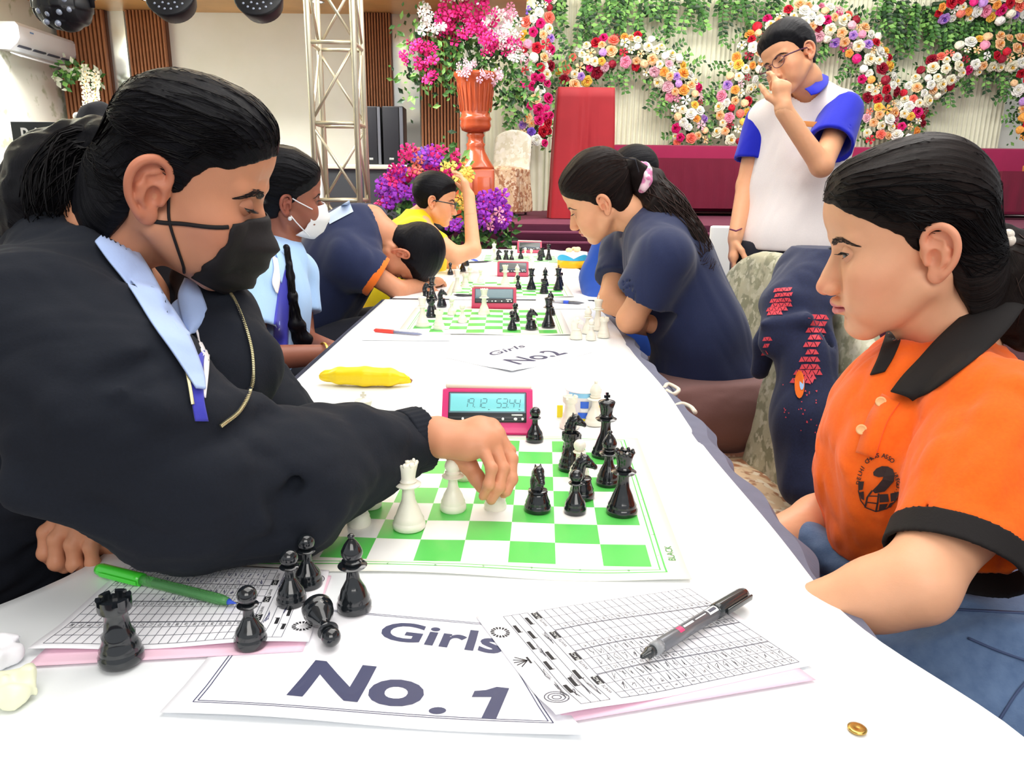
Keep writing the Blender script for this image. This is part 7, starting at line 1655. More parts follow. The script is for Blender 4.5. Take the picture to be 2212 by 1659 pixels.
    for L, n in (([(482, 612, .895), (508, 650, .875), (532, 710, .85), (546, 770, .835), (545, 830, .82), (520, 885, .805), (478, 920, .795)], 96), ([(388, 758, .752), (400, 790, .748), (409, 830, .746), (416, 872, .744)], 44)):
        Q = [];
        for q_ in cr(L, n): hs = [V3(h_) for h_ in (onsurf(bh, q_[0], q_[1], .0035), onsurf(bl, q_[0], q_[1], .0035)) if h_ is not None]; Q.append(min(hs, key=lambda v: np.linalg.norm(v - V3(CAM))) if hs else w_(*q_))
        Q = np.array(Q)
        for i, p in enumerate(Q):
            d = Vector(Q[min(i + 1, n - 1)] - Q[max(i - 1, 0)]).normalized(); link('zip_tooth', tooth, R, Matrix.Translation(Vector(rel(R, p))) @ d.to_track_quat('Z', 'Y').to_matrix().to_4x4())
        MB().tube([Vector(rel(R, p)) + Vector((-.002, .002, 0)) for p in Q[::3]], .0020, 5, flat=1.5).build('zip_tape', HOOD, R)
    # trousers
    cloth(R, 'trousers', fabric('dark_trousers', (20, 22, 34)), lambda g: [g.cones([(-.80, y, .50), (-.34, y, .52), (-.37, y, .12)], [.10, .078, .06], .03) for y in (.78, 1.0)], [(-.8, .78, .5), (-.34, 1.0, .12)], .12, .012, folds(.006, 16, (1, 0, 0), 3, 1))
girl_hoodie()
# ================================================================== the other players
NAVY = fabric('navy_pique', (30, 42, 82), amt=.1, c2=srgb(24, 34, 70)); BRWN = fabric('brown_cloth', (122, 84, 80), rough=.8); LBLU = fabric('pale_blue_cotton', (172, 208, 250)); YELC = fabric('yellow_jersey', (250, 222, 8)); ROYC = fabric('royal_blue_pique', (8, 26, 190)); WPOL = fabric('white_pique', (246, 238, 236)); DKT = fabric('black_trousers', (22, 24, 38)); ORB = fabric('orange_rib', (255, 120, 30)); RBC = fabric('deep_blue_cotton', (30, 78, 176)); MASKW = mat('white_mask', srgb(240, 238, 240), rough=.7)
def person(loc, label, M, nb, skin, joints, torso, hands=(), o={}, gaze=(0, .9, -.4), line=HL_FEMALE, hair=HAIR_BROWN, thick=.009, strand=None, hh=.0026, bh=.007, legs=None, bt=1.0, brow=BROWD, cap={}, seat=None):
    R = empty('person', loc, label, 'person'); pts = [nb] + [p for j in joints for p in j] + [t[0] for t in torso]
    g = SDF(*bounds(pts, .12), bh)
    for j in joints: g.cones(j, [.042, .036, .027] if len(j) == 3 else [.042, .040, .036, .027], .015)
    for c, r, B in torso: g.add(Ell(c, np.array(r) * .78, B), .04)
    for j in joints: g.add(Cone(j[0], nb, .038, .042), .03)
    g.add(Cone(nb, torso[0][0], .045, .07), .03); parts = [g.mesh(), *hands]
    if legs:
        a = SDF(*bounds([p for l in legs for p in l], .10), .012)
        for l in legs: a.cones(l, [.075, .052, .036, .030][:len(l)], .02)
        parts.append(a.mesh())
    bv, T = head_on(R, M, nb, hh, skin, gaze, o, body_parts=parts, bt=bt, brow=brow)
    cap_on(R, T, line, thick, hair, .0030, strand=strand, n=260, **cap); return R, bv, T
def glasses(root, T, m, sz=1.0):
    L = mat('lens_clear', srgb(226, 232, 240), rough=.03, trans=.92, ior=1.02, alpha=.35)
    for s in (1, -1):
        c = Vector((s * .032, .098, .002)); ring = []
        for i in range(25): a = 2 * math.pi * i / 24; ring.append(T @ (c + Vector((.0255 * sz * math.cos(a) * (1 if abs(math.cos(a)) < .8 else .98), -.10 * abs(.0255 * math.cos(a)) * (1 if s * math.cos(a) > 0 else 0), .0175 * sz * math.sin(a)))))
        MB().tube(ring, .0013, 6, cap=False).build('rim', m, root); MB().add([tuple(p) for p in ring[:24]], [tuple(range(24))]).build('lens', L, root, False)
        MB().tube([T @ Vector(p) for p in ((s * .057, .094, .006), (s * .068, .080, .006), (s * .076, .030, .004), (s * .077, -.002, .002), (s * .074, -.018, -.012))], .0016, 6, flat=1.6).build('temple', m, root)
    MB().tube([T @ Vector(p) for p in ((-.007, .098, .006), (0, .101, .008), (.007, .098, .006))], .0013, 6).build('bridge', m, root)
def sleeve_cut(a, b, f, R_=.10):
    c = a + (b - a) * f; d = (b - a) / np.linalg.norm(b - a)
    def fn(x, y, z): t = (x - c[0]) * d[0] + (y - c[1]) * d[1] + (z - c[2]) * d[2]; r = np.sqrt(np.maximum(0, (x - c[0]) ** 2 + (y - c[1]) ** 2 + (z - c[2]) ** 2 - t * t)); return np.minimum(t, R_ - r)
    return Fn(fn)
def band(root, name, m, c, d, r0, h=.003, w=.012, th=.003):
    c = V3(c); d = V3(d) / np.linalg.norm(d); g = SDF(c - r0 - .03, c + r0 + .03, h)
    def ring(x, y, z): a = (x - c[0]) * d[0] + (y - c[1]) * d[1] + (z - c[2]) * d[2]; r = np.sqrt(np.maximum(0, (x - c[0]) ** 2 + (y - c[1]) ** 2 + (z - c[2]) ** 2 - a * a)); return np.maximum(np.abs(r - r0) - th, np.abs(a) - w)
    g.D = np.minimum(g.D, g._ev(Fn(ring), (slice(None),) * 3)); P, F = g.mesh(); return link(name, newmesh(name, rel(root, P), F, m), root)
def seated_legs(x, y, s, z=.50, kx=.42, dy=.10): return [[(x, y + k * dy, z), (x + s * kx, y + k * dy, z + .01), (x + s * (kx - .02), y + k * dy, .10), (x + s * (kx + .08), y + k * dy, .05)] for k in (-1, 1)]
def J3(L): return [w_(*p) for p in L]
# ---- girl in navy at the second board, right side
def girl_navy():
    M = headM((.2526, 2.1606, 1.1085), (-.8339, .1889, -.5185), (-.543, -.1135, .832)); nb = w_(1400, 478, 2.13); s1, e1, w1 = J3([(1435, 560, 1.93), (1362, 690, 2.02), (1400, 706, 2.22)]); s2, e2, w2 = J3([(1345, 540, 2.30), (1318, 650, 2.22), (1420, 705, 2.12)])
    fw = np.array([-.93, .2, -.35]); B = frame(tuple(fw), (-.35, 0, 1)); ch, ab, pv = w_(1450, 590, 2.12), w_(1515, 730, 2.12), w_(1545, 850, 2.14)
    hd = auto_hand(w_(1408, 700, 2.10), (.75, .05, -.5), (-.2, -.3, -1), (.2, 1, 0), (.3, .5, .3), .165, .0032, fore=e2)
    R, bv, T = person((.78, 2.15, 0), 'girl in a navy shirt with long dark ponytail and pink scrunchie', M, nb, SKIN_ORANGE, [[s1, e1, w1], [s2, e2, w2]], [(ch, (.16, .115, .17), B), (ab, (.15, .12, .17), B), (pv, (.17, .14, .12), None)], [hd], dict(lid=.02, skull=.98), (0, .8, -.6), thick=.0075, strand=HAIR_THINB, legs=seated_legs(.80, 2.15, -1), cap=dict(axis=(0, -1, .1), skull=.98, crown=.003, tie=(0, -.118, .035)))
    def sh(g):
        g.add(Ell(ch, (.185, .130, .19), B), 0).add(Ell(ab, (.165, .135, .19), B), .06).add(Ell(w_(1530, 810, 2.14), (.17, .14, .09)), .05).add(Cone(s1 + (nb - s1) * .1, nb - [0, 0, .02], .068, .062), .04).add(Cone(s2, nb - [0, 0, .02], .06, .06), .04)
        g.cones([s1, s1 + (e1 - s1) * .70], [.076, .080], .03); g.cones([s2, s2 + (e2 - s2) * .62], [.066, .068], .03)
        g.sub(Cone(s1 + (e1 - s1) * .5, e1, .066, .078), .004); g.sub(Cone(nb + fw * .03, nb + fw * .10 + [0, 0, .08], .05, .07), .006)
    cloth(R, 'polo_shirt', NAVY, sh, [s1, s2, e1, ch, ab, nb, w_(1530, 850, 2.14)], .20, .0062, [folds(.006, 16, (-.4, 0, 1), 4, 3)], [sleeve_cut(s1, e1, .60), sleeve_cut(s2, e2, .6), Half(w_(1530, 858, 2.14), (.15, 0, -1))])
    cloth(R, 'trousers', BRWN, lambda g: [g.add(Ell(w_(1535, 850, 2.14), (.20, .17, .13)), .0)] + [g.cones([w_(1560, 850, 2.14) + [0, k * .10, -.02], w_(1400, 840, 2.10) + [0, k * .12, -.02], w_(1400, 1150, 2.1) + [0, k * .12, 0]], [.115, .10, .07], .04) for k in (-1, 1)], [w_(1535, 850, 2.14), w_(1400, 1150, 2.1), w_(1650, 850, 2.14)], .22, .009, [folds(.009, 20, (1, .2, .3), 3, 1)], [Half(w_(1530, 800, 2.1), (0, 0, 1))])
    Mw = lambda *p: V3(M @ Vector(p)); path = [Mw(0, -.112, .030), w_(1400, 400, 2.10), w_(1440, 455, 2.06), w_(1480, 520, 2.02), w_(1512, 575, 2.01)]
    lump(R, 'ponytail', HAIR_BROWN, path, [.026, .042, .050, .046, .020], .005, .03, lambda x, y, z: .004 * nz3(x, y, z, 60, 1) + .003 * nz3(x, y, z, 150, 5), sa=1.6); tail_strands(R, path + [w_(1545, 540, 2.0)], [.02, .044, .055, .055, .045, .015], 260, HAIR_THINB, .0020, .016, 4)
    SCR = mat('scrunchie_pink', srgb(222, 130, 176), rough=.7, noise_scale=60, col2=srgb(250, 214, 224), thr=.52); c = (path[0] + path[1]) / 2
    tp = [w_(1386 + 12 * math.cos(a) - 4 * math.sin(a), 390 + 30 * math.sin(a) , 2.10 - .05 * math.cos(a)) for a in np.linspace(0, 6.28, 14)]; lump(R, 'scrunchie', SCR, tp, [.0135] * 14, .0034, .006, lambda x, y, z: .004 * nz3(x, y, z, 140, 1))
    MB().tube([rel(R, w_(*p)) for p in ((1345, 340, 2.02), (1372, 345, 2.02), (1380, 372, 2.03))], .0016, 5).build('hair_band', DKT, R)
girl_navy()
# ---- boy in blue mostly hidden behind the girl in navy
def boy_hidden():
    nb = w_(1385, 455, 3.02); M = headM(w_(1368, 390, 3.0), (-.9, .1, -.4), (-.4, 0, .9)); s1, e1, w1 = J3([(1335, 510, 2.88), (1285, 600, 2.90), (1290, 690, 2.75)]); s2, e2, w2 = J3([(1370, 520, 3.2), (1330, 600, 3.2), (1300, 600, 3.1)]); ch, ab = w_(1400, 600, 3.0), w_(1430, 720, 3.0)
    R, bv, T = person((.72, 3.0, 0), 'person in a blue shirt hidden behind the girl in navy, dark hair showing', M, nb, SKIN_TAN, [[s1, e1, w1], [s2, e2, w2]], [(ch, (.15, .12, .18), None), (ab, (.15, .12, .18), None)], [auto_hand(w1, (-.2, 0, -1), (1, 0, 0), (0, 1, 0), (.4, .5, .3), .165, .004)], {}, line=HL_MALE, hair=HAIR_BLACK, hh=.004, bh=.009, legs=seated_legs(.8, 3.0, -1))
    cloth(R, 'shirt', RBC, lambda g: [g.add(Ell(ch, (.19, .14, .2)), 0), g.add(Ell(ab, (.18, .14, .2)), .05), g.cones([nb, s1, e1, w1 + (e1 - w1) * .2], [.07, .075, .060, .04], .03), g.cones([s2, e2], [.07, .06], .03)], [ch, ab, s1, e1, w1, s2, e2], .2, .010, [folds(.008, 16, (0, 0, 1), 3, 2)])
boy_hidden()
# ---- girl with white mask at the second board, left side
def girl_mask():
    M = headM((-.623, 2.2189, 1.1043), (.9224, .3649, -.1268), (.1928, -.1502, .9697)); nb = w_(608, 540, 2.18); s1, e1, w1 = J3([(540, 600, 2.02), (545, 775, 1.96), (715, 765, 2.08)]); s2, e2, w2 = J3([(640, 590, 2.36), (655, 735, 2.35), (722, 758, 2.2)]); ch, ab = w_(575, 650, 2.18), w_(560, 790, 2.18)
    B = frame((.93, .3, 0), (0, 0, 1)); hs = [auto_hand(w1, (.9, .3, -.1), (0, 0, -1), (0, 1, 0), (.2, .3, .2), .16, .0036, fore=e1), auto_hand(w2, (.9, -.1, -.1), (0, 0, -1), (0, -1, 0), (.2, .3, .2), .16, .0036, fore=e2)]
    R, bv, T = person((-.75, 2.2, 0), 'girl in light blue school shirt and white face mask at the second board', M, nb, SKIN_BROWN, [[s1, e1, w1], [s2, e2, w2]], [(ch, (.155, .11, .18), B), (ab, (.15, .11, .18), B)], hs, dict(lid=.25), (.2, 1, -.2), hair=HAIR_BLACK, thick=.010, strand=HAIR_THIN, legs=seated_legs(-.82, 2.2, 1), cap=dict(axis=(0, -1, .3), crown=.005))
    def sh(g): g.add(Ell(ch, (.175, .125, .19), B), 0).add(Ell(ab, (.165, .13, .20), B), .05).add(Cone(s1, nb - [0, 0, .02], .062, .058), .04).add(Cone(s2, nb - [0, 0, .02], .06, .058), .04).cones([s1, s1 + (e1 - s1) * .75], [.068, .072], .03).cones([s2, s2 + (e2 - s2) * .62], [.066, .066], .03); g.sub(Cone(s1 + (e1 - s1) * .5, e1, .055, .066), .004)
    o, bs = cloth(R, 'school_shirt', LBLU, sh, [s1, s2, e1, ch, ab, nb], .19, .0065, [folds(.005, 18, (0, 0, 1), 4, 3)], [sleeve_cut(s1, e1, .66), sleeve_cut(s2, e2, .6)])
    leaf(R, J3([(604, 590, 2.05), (600, 640, 2.02), (592, 700, 2.0), (590, 750, 2.0)]), J3([(622, 580, 2.08), (626, 640, 2.06), (624, 700, 2.04), (622, 752, 2.03)]), BLUC, 'blue_vest', .002, bs, .004, snap=True); leaf(R, J3([(588, 552, 2.06), (592, 580, 2.02), (588, 610, 2.0), (596, 632, 2.0)]), J3([(602, 560, 2.06), (606, 590, 2.03), (604, 615, 2.02), (600, 634, 2.01)]), WHC, 'collar', .002, bs, .007, snap=True); leaf(R, J3([(592, 536, 2.08), (600, 560, 2.04), (606, 600, 2.03)]), J3([(612, 548, 2.08), (618, 565, 2.06), (608, 612, 2.04)]), LBLU, 'collar', .002, bs, .009)
    BR = [w_(622, 535, 2.04), w_(628, 580, 2.0), w_(634, 640, 1.99), w_(640, 700, 2.0), w_(655, 740, 2.02)]
    BR = [V3(onsurf(bs, *q, .012) or p) for q, p in zip(((616, 560), (626, 590), (632, 645), (638, 700), (650, 735)), BR)]; BR[0] = V3(w_(619, 535, 2.06))
    lump(R, 'hair_plait', HAIR_BLACK, BR, [.008, .009, .010, .020, .032], .0045, .02, lambda x, y, z: .002 * np.sin(z * 150) + .002 * nz3(x, y, z, 150)); tail_strands(R, BR, [.008, .009, .011, .022, .034], 110, HAIR_THIN, .0013, .004, 3)
    n, m_ = 17, 10; vs = []
    for i in range(n):
        a = -1 + 2 * i / (n - 1)
        for k in range(m_): t = k / (m_ - 1); y = np.interp(t, [0, .35, .7, 1], [.104, .124, .114, .088]) - abs(a) ** 1.8 * .062; vs.append(T @ Vector((a * .062, y + .002 * math.sin(t * 18), np.interp(t, [0, 1], [-.006, -.112]) + a * a * np.interp(t, [0, 1], [-.008, .018]))))
    o = link('face_mask', newmesh('face_mask', vs, [(i * m_ + k, i * m_ + k + 1, (i + 1) * m_ + k + 1, (i + 1) * m_ + k) for i in range(n - 1) for k in range(m_ - 1)], MASKW), R); md = o.modifiers.new('thickness', 'SOLIDIFY'); md.thickness = .002; md.offset = 1
    for s in (1, -1):
        for zz in ((.012, -.014), (-.036, -.092)): MB().tube([T @ Vector(p) for p in ((s * .078, .004, zz[0]), (s * .076, .02, zz[0] * .7 + zz[1] * .3), (s * .064, .062, zz[1]))], .0018, 5).build('ear_loop', MASKW, R)
    MB().ball(tuple(T @ Vector((.079, .002, -.044))), .006, 10, 8).build('earring', mat('pearl_stud', srgb(236, 240, 240), rough=.1, metal=.4), R)
    band(R, 'bangle', mat('gold_bangle', srgb(236, 190, 90), rough=.3, metal=.8), w_(700, 765, 2.06), w1 - e1, .031, .002, .004, .002)
    cloth(R, 'skirt', DKT, lambda g: [g.cones([(-.85, y, .52), (-.45, y, .56)], [.13, .10], .04) for y in (2.08, 2.3)], [(-.85, 2.08, .52), (-.45, 2.3, .56)], .16, .012)
girl_mask()
# ---- boy in navy with orange cuffs, head down on his arms at the third board
def boy_down():
    M = headM(w_(872, 545, 2.86), (-.35, .1, -.93), (.88, .12, -.42), 1.12); nb = w_(800, 480, 2.84); s1, e1, w1 = J3([(755, 560, 2.72), (862, 628, 2.78), (925, 612, 2.92)]); s2, e2, w2 = J3([(820, 520, 3.1), (900, 600, 3.12), (900, 622, 2.96)]); ch, ab, pv = w_(735, 560, 2.88), w_(680, 650, 2.9), w_(690, 740, 2.9)
    B = frame((.9, 0, -.5), (.5, 0, .9)); hs = [auto_hand(w1, (.3, .9, 0), (0, 0, -1), (-1, 0, 0), (.3, .4, .3), .17, .004), auto_hand(w2, (.5, -.6, 0), (0, 0, -1), (1, 0, 0), (.3, .4, .3), .17, .004)]
    R, bv, T = person((-.8, 2.9, 0), 'boy in navy shirt with orange cuffs resting his head on his arms', M, nb, SKIN_TAN, [[s1, e1, w1], [s2, e2, w2]], [(ch, (.19, .13, .2), B), (ab, (.18, .13, .2), B)], hs, dict(lid=.2), line=HL_MALE, hair=HAIR_BLACK, thick=.012, hh=.003, strand=None, legs=seated_legs(-.95, 2.9, 1))
    def sh(g):
        g.add(Ell(ch, (.21, .155, .22), B), 0).add(Ell(ab, (.20, .155, .22), B), .07).add(Cone(s1, nb - [.02, 0, .03], .085, .075), .05).add(Cone(s2, nb - [.02, 0, .03], .08, .07), .05).cones([s1, s1 + (e1 - s1) * .7], [.085, .075], .04).cones([s2, s2 + (e2 - s2) * .6], [.08, .07], .04)
        g.add(Cone(w_(775, 470, 2.84), w_(820, 462, 2.9), .035, .03), .03); g.sub(Cone(nb + [.0, 0, .0], nb + V3(M.to_3x3() @ Vector((0, 0, .14))), .055, .07), .008); g.sub(Cone(s1 + (e1 - s1) * .5, e1, .058, .066), .004)
    o, bs = cloth(R, 'polo_shirt', NAVY, sh, [s1, s2, e1, ch, ab, nb], .22, .0085, [folds(.010, 13, (.4, 0, 1), 3, 3)], [sleeve_cut(s1, e1, .52), sleeve_cut(s2, e2, .6)])
    band(R, 'sleeve_band', ORB, s1 + (e1 - s1) * .50, e1 - s1, .076, .004, .016, .0035)
    project(R, 'back_print', bs, [gridq([(0, 0), (.085, .045), (.07, .085), (-.012, .035)])], w_(712, 484, 2.7), tuple(RT), tuple(UP), W(740, 480, 2.7) - CAM, mat('print_pale_blue', srgb(196, 212, 236), rough=.7), .006, .4)
    cloth(R, 'trousers', DKT, lambda g: [g.cones([(-1.0, y, .50), (-.52, y, .56), (-.50, y, .15)], [.14, .10, .07], .04) for y in (2.78, 3.02)], [(-1.0, 2.78, .5), (-.5, 3.02, .15)], .17, .013)
boy_down()
# ---- boy in yellow with glasses, hand on his forehead
def boy_yellow():
    M = headM((-.3423, 3.7046, 1.0698), (.9743, .0271, -.2236), (.2228, .0284, .9744)); nb = w_(905, 470, 3.62); s1, e1, w1 = J3([(905, 520, 3.48), (1022, 540, 3.48), (1014, 432, 3.52)]); s2, e2, w2 = J3([(880, 500, 3.78), (940, 560, 3.75), (980, 575, 3.7)]); s1b = w_(925, 505, 3.46); ch, ab = w_(885, 560, 3.62), w_(860, 640, 3.62)
    h = auto_hand(w_(1013, 425, 3.52), (-.30, .1, .9), (-.8, .2, -.1), (.1, 1, 0), (.3, .5, .3), .16, .0042, fore=e1, wr=.026, spread=.25)
    R, bv, T = person((-.7, 3.65, 0), 'boy in a yellow shirt and glasses leaning on his elbow at the far table', M, nb, SKIN_ORANGE, [[s1b, w_(985, 552, 3.46), e1, w1], [s2, e2, w2]], [(ch, (.16, .12, .18), None), (ab, (.16, .13, .18), None)], [h], dict(lid=.1), line=HL_MALE, hair=HAIR_BLACK, thick=.013, hh=.0032, bh=.008, legs=seated_legs(-.9, 3.65, 1), bt=1.2)
    glasses(R, T, mat('glasses_dark', srgb(30, 30, 40), rough=.2, coat=.5))
    def sh(g): g.add(Ell(ch, (.18, .14, .2)), 0).add(Ell(ab, (.18, .15, .2)), .05).add(Cone(w_(880, 520, 3.52), nb, .08, .06), .05).add(Cone(s2, nb, .07, .06), .04).cones([w_(900, 505, 3.50), w_(940, 530, 3.47)], [.075, .070], .03); g.sub(Cone(nb + [0, 0, .04], nb + [.02, 0, .12], .055, .07), .008)
    cloth(R, 'jersey', YELC, sh, [s1, s2, ch, ab, nb, w_(955, 545, 3.46)], .2, .0085, [folds(.006, 15, (.5, 0, 1), 3, 3)], [sleeve_cut(w_(890, 500, 3.5), w_(960, 538, 3.47), .95)])
boy_yellow()
# ---- standing boy in white and blue
def boy_standing():
    M = headM((.9808, 2.8443, 1.5751), (-.7886, -.5216, -.3257), (-.4603, .1495, .8751), 1.0); nb = w_(1748, 212, 2.72); s1, e1, w1 = J3([(1822, 245, 2.66), (1775, 358, 2.52), (1692, 240, 2.48)]); s2, e2, w2 = J3([(1642, 265, 2.84), (1612, 400, 2.86), (1588, 515, 2.80)])
    fw = np.array([-.55, -.82, 0]); B = frame(tuple(fw), (0, 0, 1)); ch, ab, pv = w_(1735, 290, 2.78), w_(1720, 420, 2.80), w_(1700, 530, 2.82)
    h1 = auto_hand(w_(1692, 234, 2.48), (-.10, .15, 1), (-.1, .9, .2), (-.9, -.2, .2), (.9, 1.1, .6), .165, .0030, fore=e1, wr=.026, curls=[(.35, .5, .4), (.9, 1.2, .8), (1.1, 1.3, .8), (1.2, 1.3, .8)]); h2 = auto_hand(w2, (-.05, -.1, -1), (.9, .2, 0), (-.2, -1, 0), (.2, .3, .25), .17, .0034, fore=e2)
    lg = [[V3(pv) + [-.08, .03, -.05], (pv[0] - .10, pv[1] + .02, .50), (pv[0] - .10, pv[1] + .05, .09), (pv[0] - .15, pv[1] - .07, .04)], [V3(pv) + [.10, -.03, -.05], (pv[0] + .12, pv[1] - .02, .50), (pv[0] + .13, pv[1], .09), (pv[0] + .08, pv[1] - .12, .04)]]
    R, bv, T = person((pv[0], pv[1], 0), 'standing boy in white polo shirt with blue sleeves and glasses, hand at his mouth', M, nb, SKIN_ORANGE, [[s1, e1, w1], [s2, e2, w2]], [(ch, (.17, .10, .18), B), (ab, (.15, .10, .18), B), (pv, (.15, .11, .14), B)], [h1, h2], dict(lid=.0), (.1, .8, -.6), line=HL_MALE, hair=HAIR_BLACK, thick=.013, hh=.0026, legs=lg, bt=1.3, cap=dict(crown=.004))
    glasses(R, T, mat('glasses_plum', srgb(96, 50, 72), rough=.2, coat=.5))
    def base(g, arms):
        g.add(Ell(ch, (.185, .120, .19), B), 0).add(Ell(ab, (.180, .125, .20), B), .07).add(Ell(pv, (.20, .14, .17), B), .07).add(Cone(s1 + (nb - s1) * .12, nb - [0, 0, .03], .068, .055), .04).add(Cone(s2 + (nb - s2) * .12, nb - [0, 0, .03], .068, .055), .04)
        g.sub(Cone(nb + fw * .03, nb + fw * .06 + [0, 0, .10], .052, .07), .006)
    cloth(R, 'polo_shirt', WPOL, lambda g: base(g, 0), [s1, s2, ch, ab, pv, nb], .20, .0065, [folds(.008, 13, (.1, 0, 1), 5, 3)], [Half(w_(1700, 541, 2.74), (0, 0, -1))])
    for s, e, f, r in ((s1, e1, .62, .078), (s2, e2, .62, .070)):
        o, _ = cloth(R, 'sleeve', ROYC, lambda g: (g.cones([s + (nb - s) * .05, s + (e - s) * .75], [r - .006, r], .03), g.sub(Cone(s + (e - s) * .45, e, r - .018, r - .006), .004)), [s, e], .10, .0055, [folds(.004, 24, e - s, 3, 4)], [sleeve_cut(s, e, f)])
    leaf(R, J3([(1768, 158, 2.74), (1766, 172, 2.66), (1754, 184, 2.61), (1738, 192, 2.60)]), J3([(1790, 166, 2.73), (1788, 182, 2.64), (1770, 200, 2.585), (1752, 206, 2.58)]), ROYC, 'collar', .004)
    bs = None; sc = Vector(R.location); p = w_(1748, 268, 2.60); MB().box((0, 0, 0), (.05, .004, .018), bev=.001, M=Matrix.Translation(Vector(rel(R, p))) @ Matrix.Rotation(-.5, 4, 'Z') @ Matrix.Rotation(.1, 4, 'Y')).build('chest_badge', mat('badge_orange', srgb(226, 150, 80), rough=.6), R)
    MB().tube([rel(R, w_(1577, 495, 2.78)), rel(R, w_(1590, 499, 2.75)), rel(R, w_(1602, 494, 2.78))], .003, 6).build('wrist_thread', mat('thread_maroon', srgb(130, 60, 90), rough=.7), R)
    cloth(R, 'trousers', DKT, lambda g: [g.add(Ell(pv, (.185, .13, .14), B), 0)] + [g.cones(l[:3], [.115, .088, .07], .03) for l in lg], [pv, *[p for l in lg for p in l[:3]]], .16, .012, [folds(.008, 14, (0, 0, 1), 4, 1)], [Half((0, 0, .07), (0, 0, -1)), Half(w_(1700, 520, 2.8), (0, 0, 1))])
    for l in lg: lump(R, 'shoe', BLKP, [(l[2][0], l[2][1] + .02, .05), (l[3][0] - .02, l[3][1] - .08, .045)], [.048, .042], .008, .01, extra=lambda g: g.cut(Half((0, 0, .002), (0, 0, -1))))
boy_standing()
# ------------------------------------------------------------------ chairs round the tables
gk = None
banquet_chair(.50, 2.26, .22, 'damask covered chair under the girl in navy, its back beside the standing boy', CAMO_B, CAMO_S, hb=.955)
banquet_chair(.44, 1.66, .10, 'damask covered chair with the printed jacket over its back', CAMO_B, CAMO_S, hb=.90)
banquet_chair(.68, .95, .05, 'damask covered chair under the girl in orange', CAMO_B, CAMO_S, hb=.90)
for x, y, a, lb in ((-.86, 2.2, math.pi, 'damask covered chair under the girl in white mask'), (-.98, 2.9, math.pi, 'damask covered chair under the boy resting his head'), (-.95, 3.66, math.pi, 'damask covered chair under the boy in yellow'), (.86, 3.0, 0, 'damask covered chair under the person in the blue shirt')): banquet_chair(x, y, a, lb, CAMO_B, CHW, hb=.80)
# jacket hanging over the chair back
JK = fabric('jacket_navy', (36, 46, 84), amt=.15, c2=srgb(26, 32, 58)); JR = mat('jacket_print', srgb(226, 70, 84), rough=.6); R = empty('jacket', (.80, 1.62, 0), 'navy jacket with red triangle print hanging over the chair back', 'jacket')
def jk(g):
    g.cones(J3([(1690, 655, 1.66), (1760, 600, 1.72), (1820, 640, 1.80)]), [.05, .075, .06], .05); g.cones(J3([(1730, 640, 1.66), (1740, 760, 1.62), (1745, 900, 1.60), (1740, 1040, 1.60)]), [.06, .055, .066, .060], .04)
    g.cones(J3([(1800, 660, 1.78), (1810, 820, 1.74), (1790, 1000, 1.70)]), [.07, .08, .075], .04); g.cones(J3([(1700, 670, 1.64), (1680, 720, 1.62), (1660, 745, 1.62)]), [.05, .035, .022], .03); g.cones(J3([(1690, 660, 1.72), (1655, 740, 1.74), (1640, 800, 1.76)]), [.04, .03, .022], .02)
    g.add(Cone(w_(1650, 700, 1.60), w_(1740, 690, 1.57), .012, .016), .015); g.add(Cone(w_(1700, 640, 1.60), w_(1800, 660, 1.62), .014, .014), .015); g.sub(Cone(w_(1785, 720, 1.58), w_(1785, 1050, 1.58), .012, .014), .012)
_, bj = cloth(R, 'cloth', JK, jk, J3([(1690, 655, 1.66), (1820, 640, 1.8), (1740, 1060, 1.6), (1790, 1000, 1.7), (1640, 800, 1.76)]), .12, .0055, [folds(.009, 16, (0, 0, 1), 4, 2)])
r = random.Random(9); px1 = 1.55 / FPX; polys = []
def tri(cx, cy, s, fl, rot=0):
    pts = [(-.5, -.42), (.5, -.42), (0, .46)]; q = [(x * s, (y if not fl else -y) * s) for x, y in pts]; q = [(cx + x * math.cos(rot) - y * math.sin(rot), cy + x * math.sin(rot) + y * math.cos(rot)) for x, y in q]
    polys.append(([((x - 1740) * px1, -(y - 800) * px1) for x, y in q], [(0, 1, 2) if fl else (0, 2, 1)]))
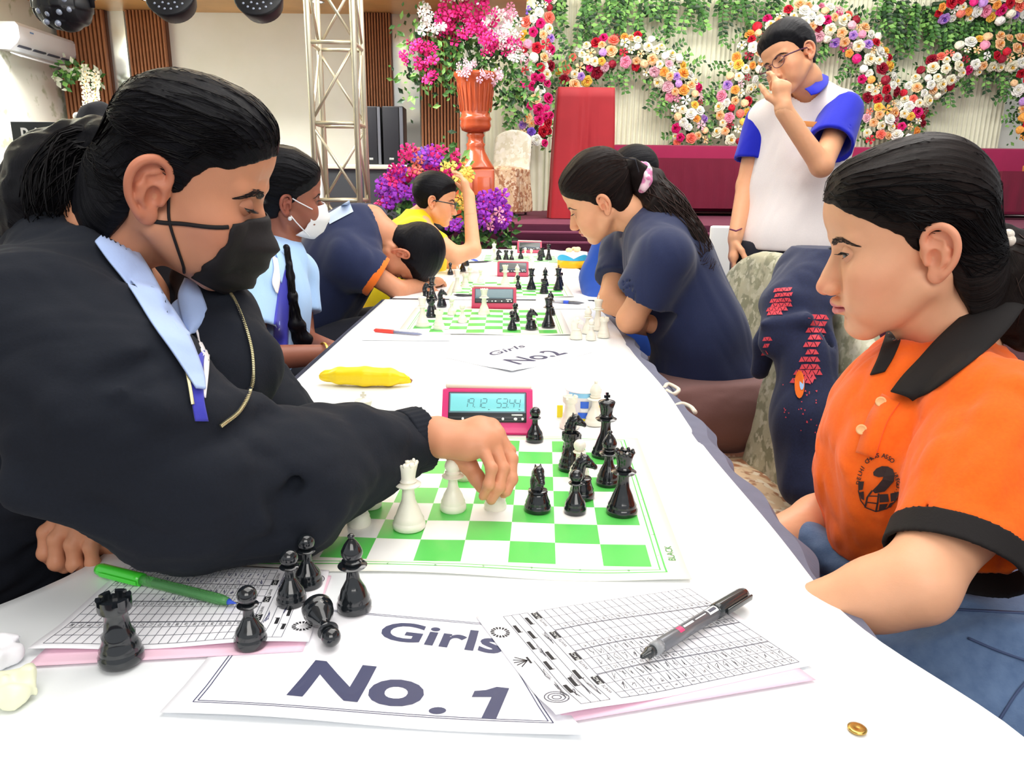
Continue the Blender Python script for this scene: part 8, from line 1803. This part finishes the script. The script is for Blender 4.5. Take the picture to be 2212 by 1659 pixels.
def field(L, w, n):
    for i in range(n):
        f = i / (n - 1) * (len(L) - 1); k = min(int(f), len(L) - 2); f -= k; x0, x1, y = [L[k][q] * (1 - f) + L[k + 1][q] * f for q in range(3)]; x = x0 + (i % 2) * w * .5
        while x < x1: tri(x, y, w * .86, (int((x - x0) / w * 2) + i) % 2 == 0, r.uniform(-.1, .1)); x += w * .56
field([(1752, 1794, 682), (1745, 1780, 720), (1738, 1768, 760), (1722, 1775, 800), (1712, 1755, 822)], 15, 11); field([(1672, 1706, 620), (1662, 1712, 650), (1652, 1690, 672)], 12, 6); field([(1648, 1662, 730), (1638, 1655, 760)], 12, 3)
for _ in range(26): tri(r.uniform(1690, 1765), r.uniform(825, 935), r.uniform(3, 5), r.random() < .5, r.uniform(0, 3))
project(R, 'triangle_print', bj, polys, w_(1740, 800, 1.55), tuple(RT), tuple(UP), W(1740, 800, 1.55) - CAM, JR, .003)
ov = lambda cx, cy, a, b: ([((cx + a * math.cos(t) - 1740) * px1, -(cy + b * math.sin(t) - 800) * px1) for t in np.linspace(6.28, .39, 16)], [tuple(range(16))])
project(R, 'zip_badge', bj, [ov(1727, 830, 11, 30)], w_(1740, 800, 1.55), tuple(RT), tuple(UP), W(1740, 800, 1.55) - CAM, ORB, .0042); project(R, 'zip_badge', bj, [ov(1732, 828, 5, 14)], w_(1740, 800, 1.55), tuple(RT), tuple(UP), W(1740, 800, 1.55) - CAM, LBLU, .0052)
# white chair corner behind the ponytail
t = empty('plastic_chair', (w_(1556, 540, 3.6)[0], w_(1556, 540, 3.6)[1], 0), 'white plastic chair top showing behind the long ponytail', 'chair'); zc = w_(1556, 487, 3.6)[2]
MB().box((0, 0, zc - .17), (.11, .03, .34), bev=.012).build('backrest', WHT, t); MB().box((0, -.22, .44), (.40, .40, .03), bev=.012).build('seat', WHT, t)
for sx in (-1, 1):
    for sy in (-1, 1): MB().tube([(sx * .18, -.22 + sy * .18, 0), (sx * .16, -.22 + sy * .16, .44)], .014, 8).build('leg', WHT, t)
for sx in (-1, 1): MB().tube([(sx * .05, 0, .44), (sx * .045, 0, zc - .2)], .012, 8).build('back_post', WHT, t)
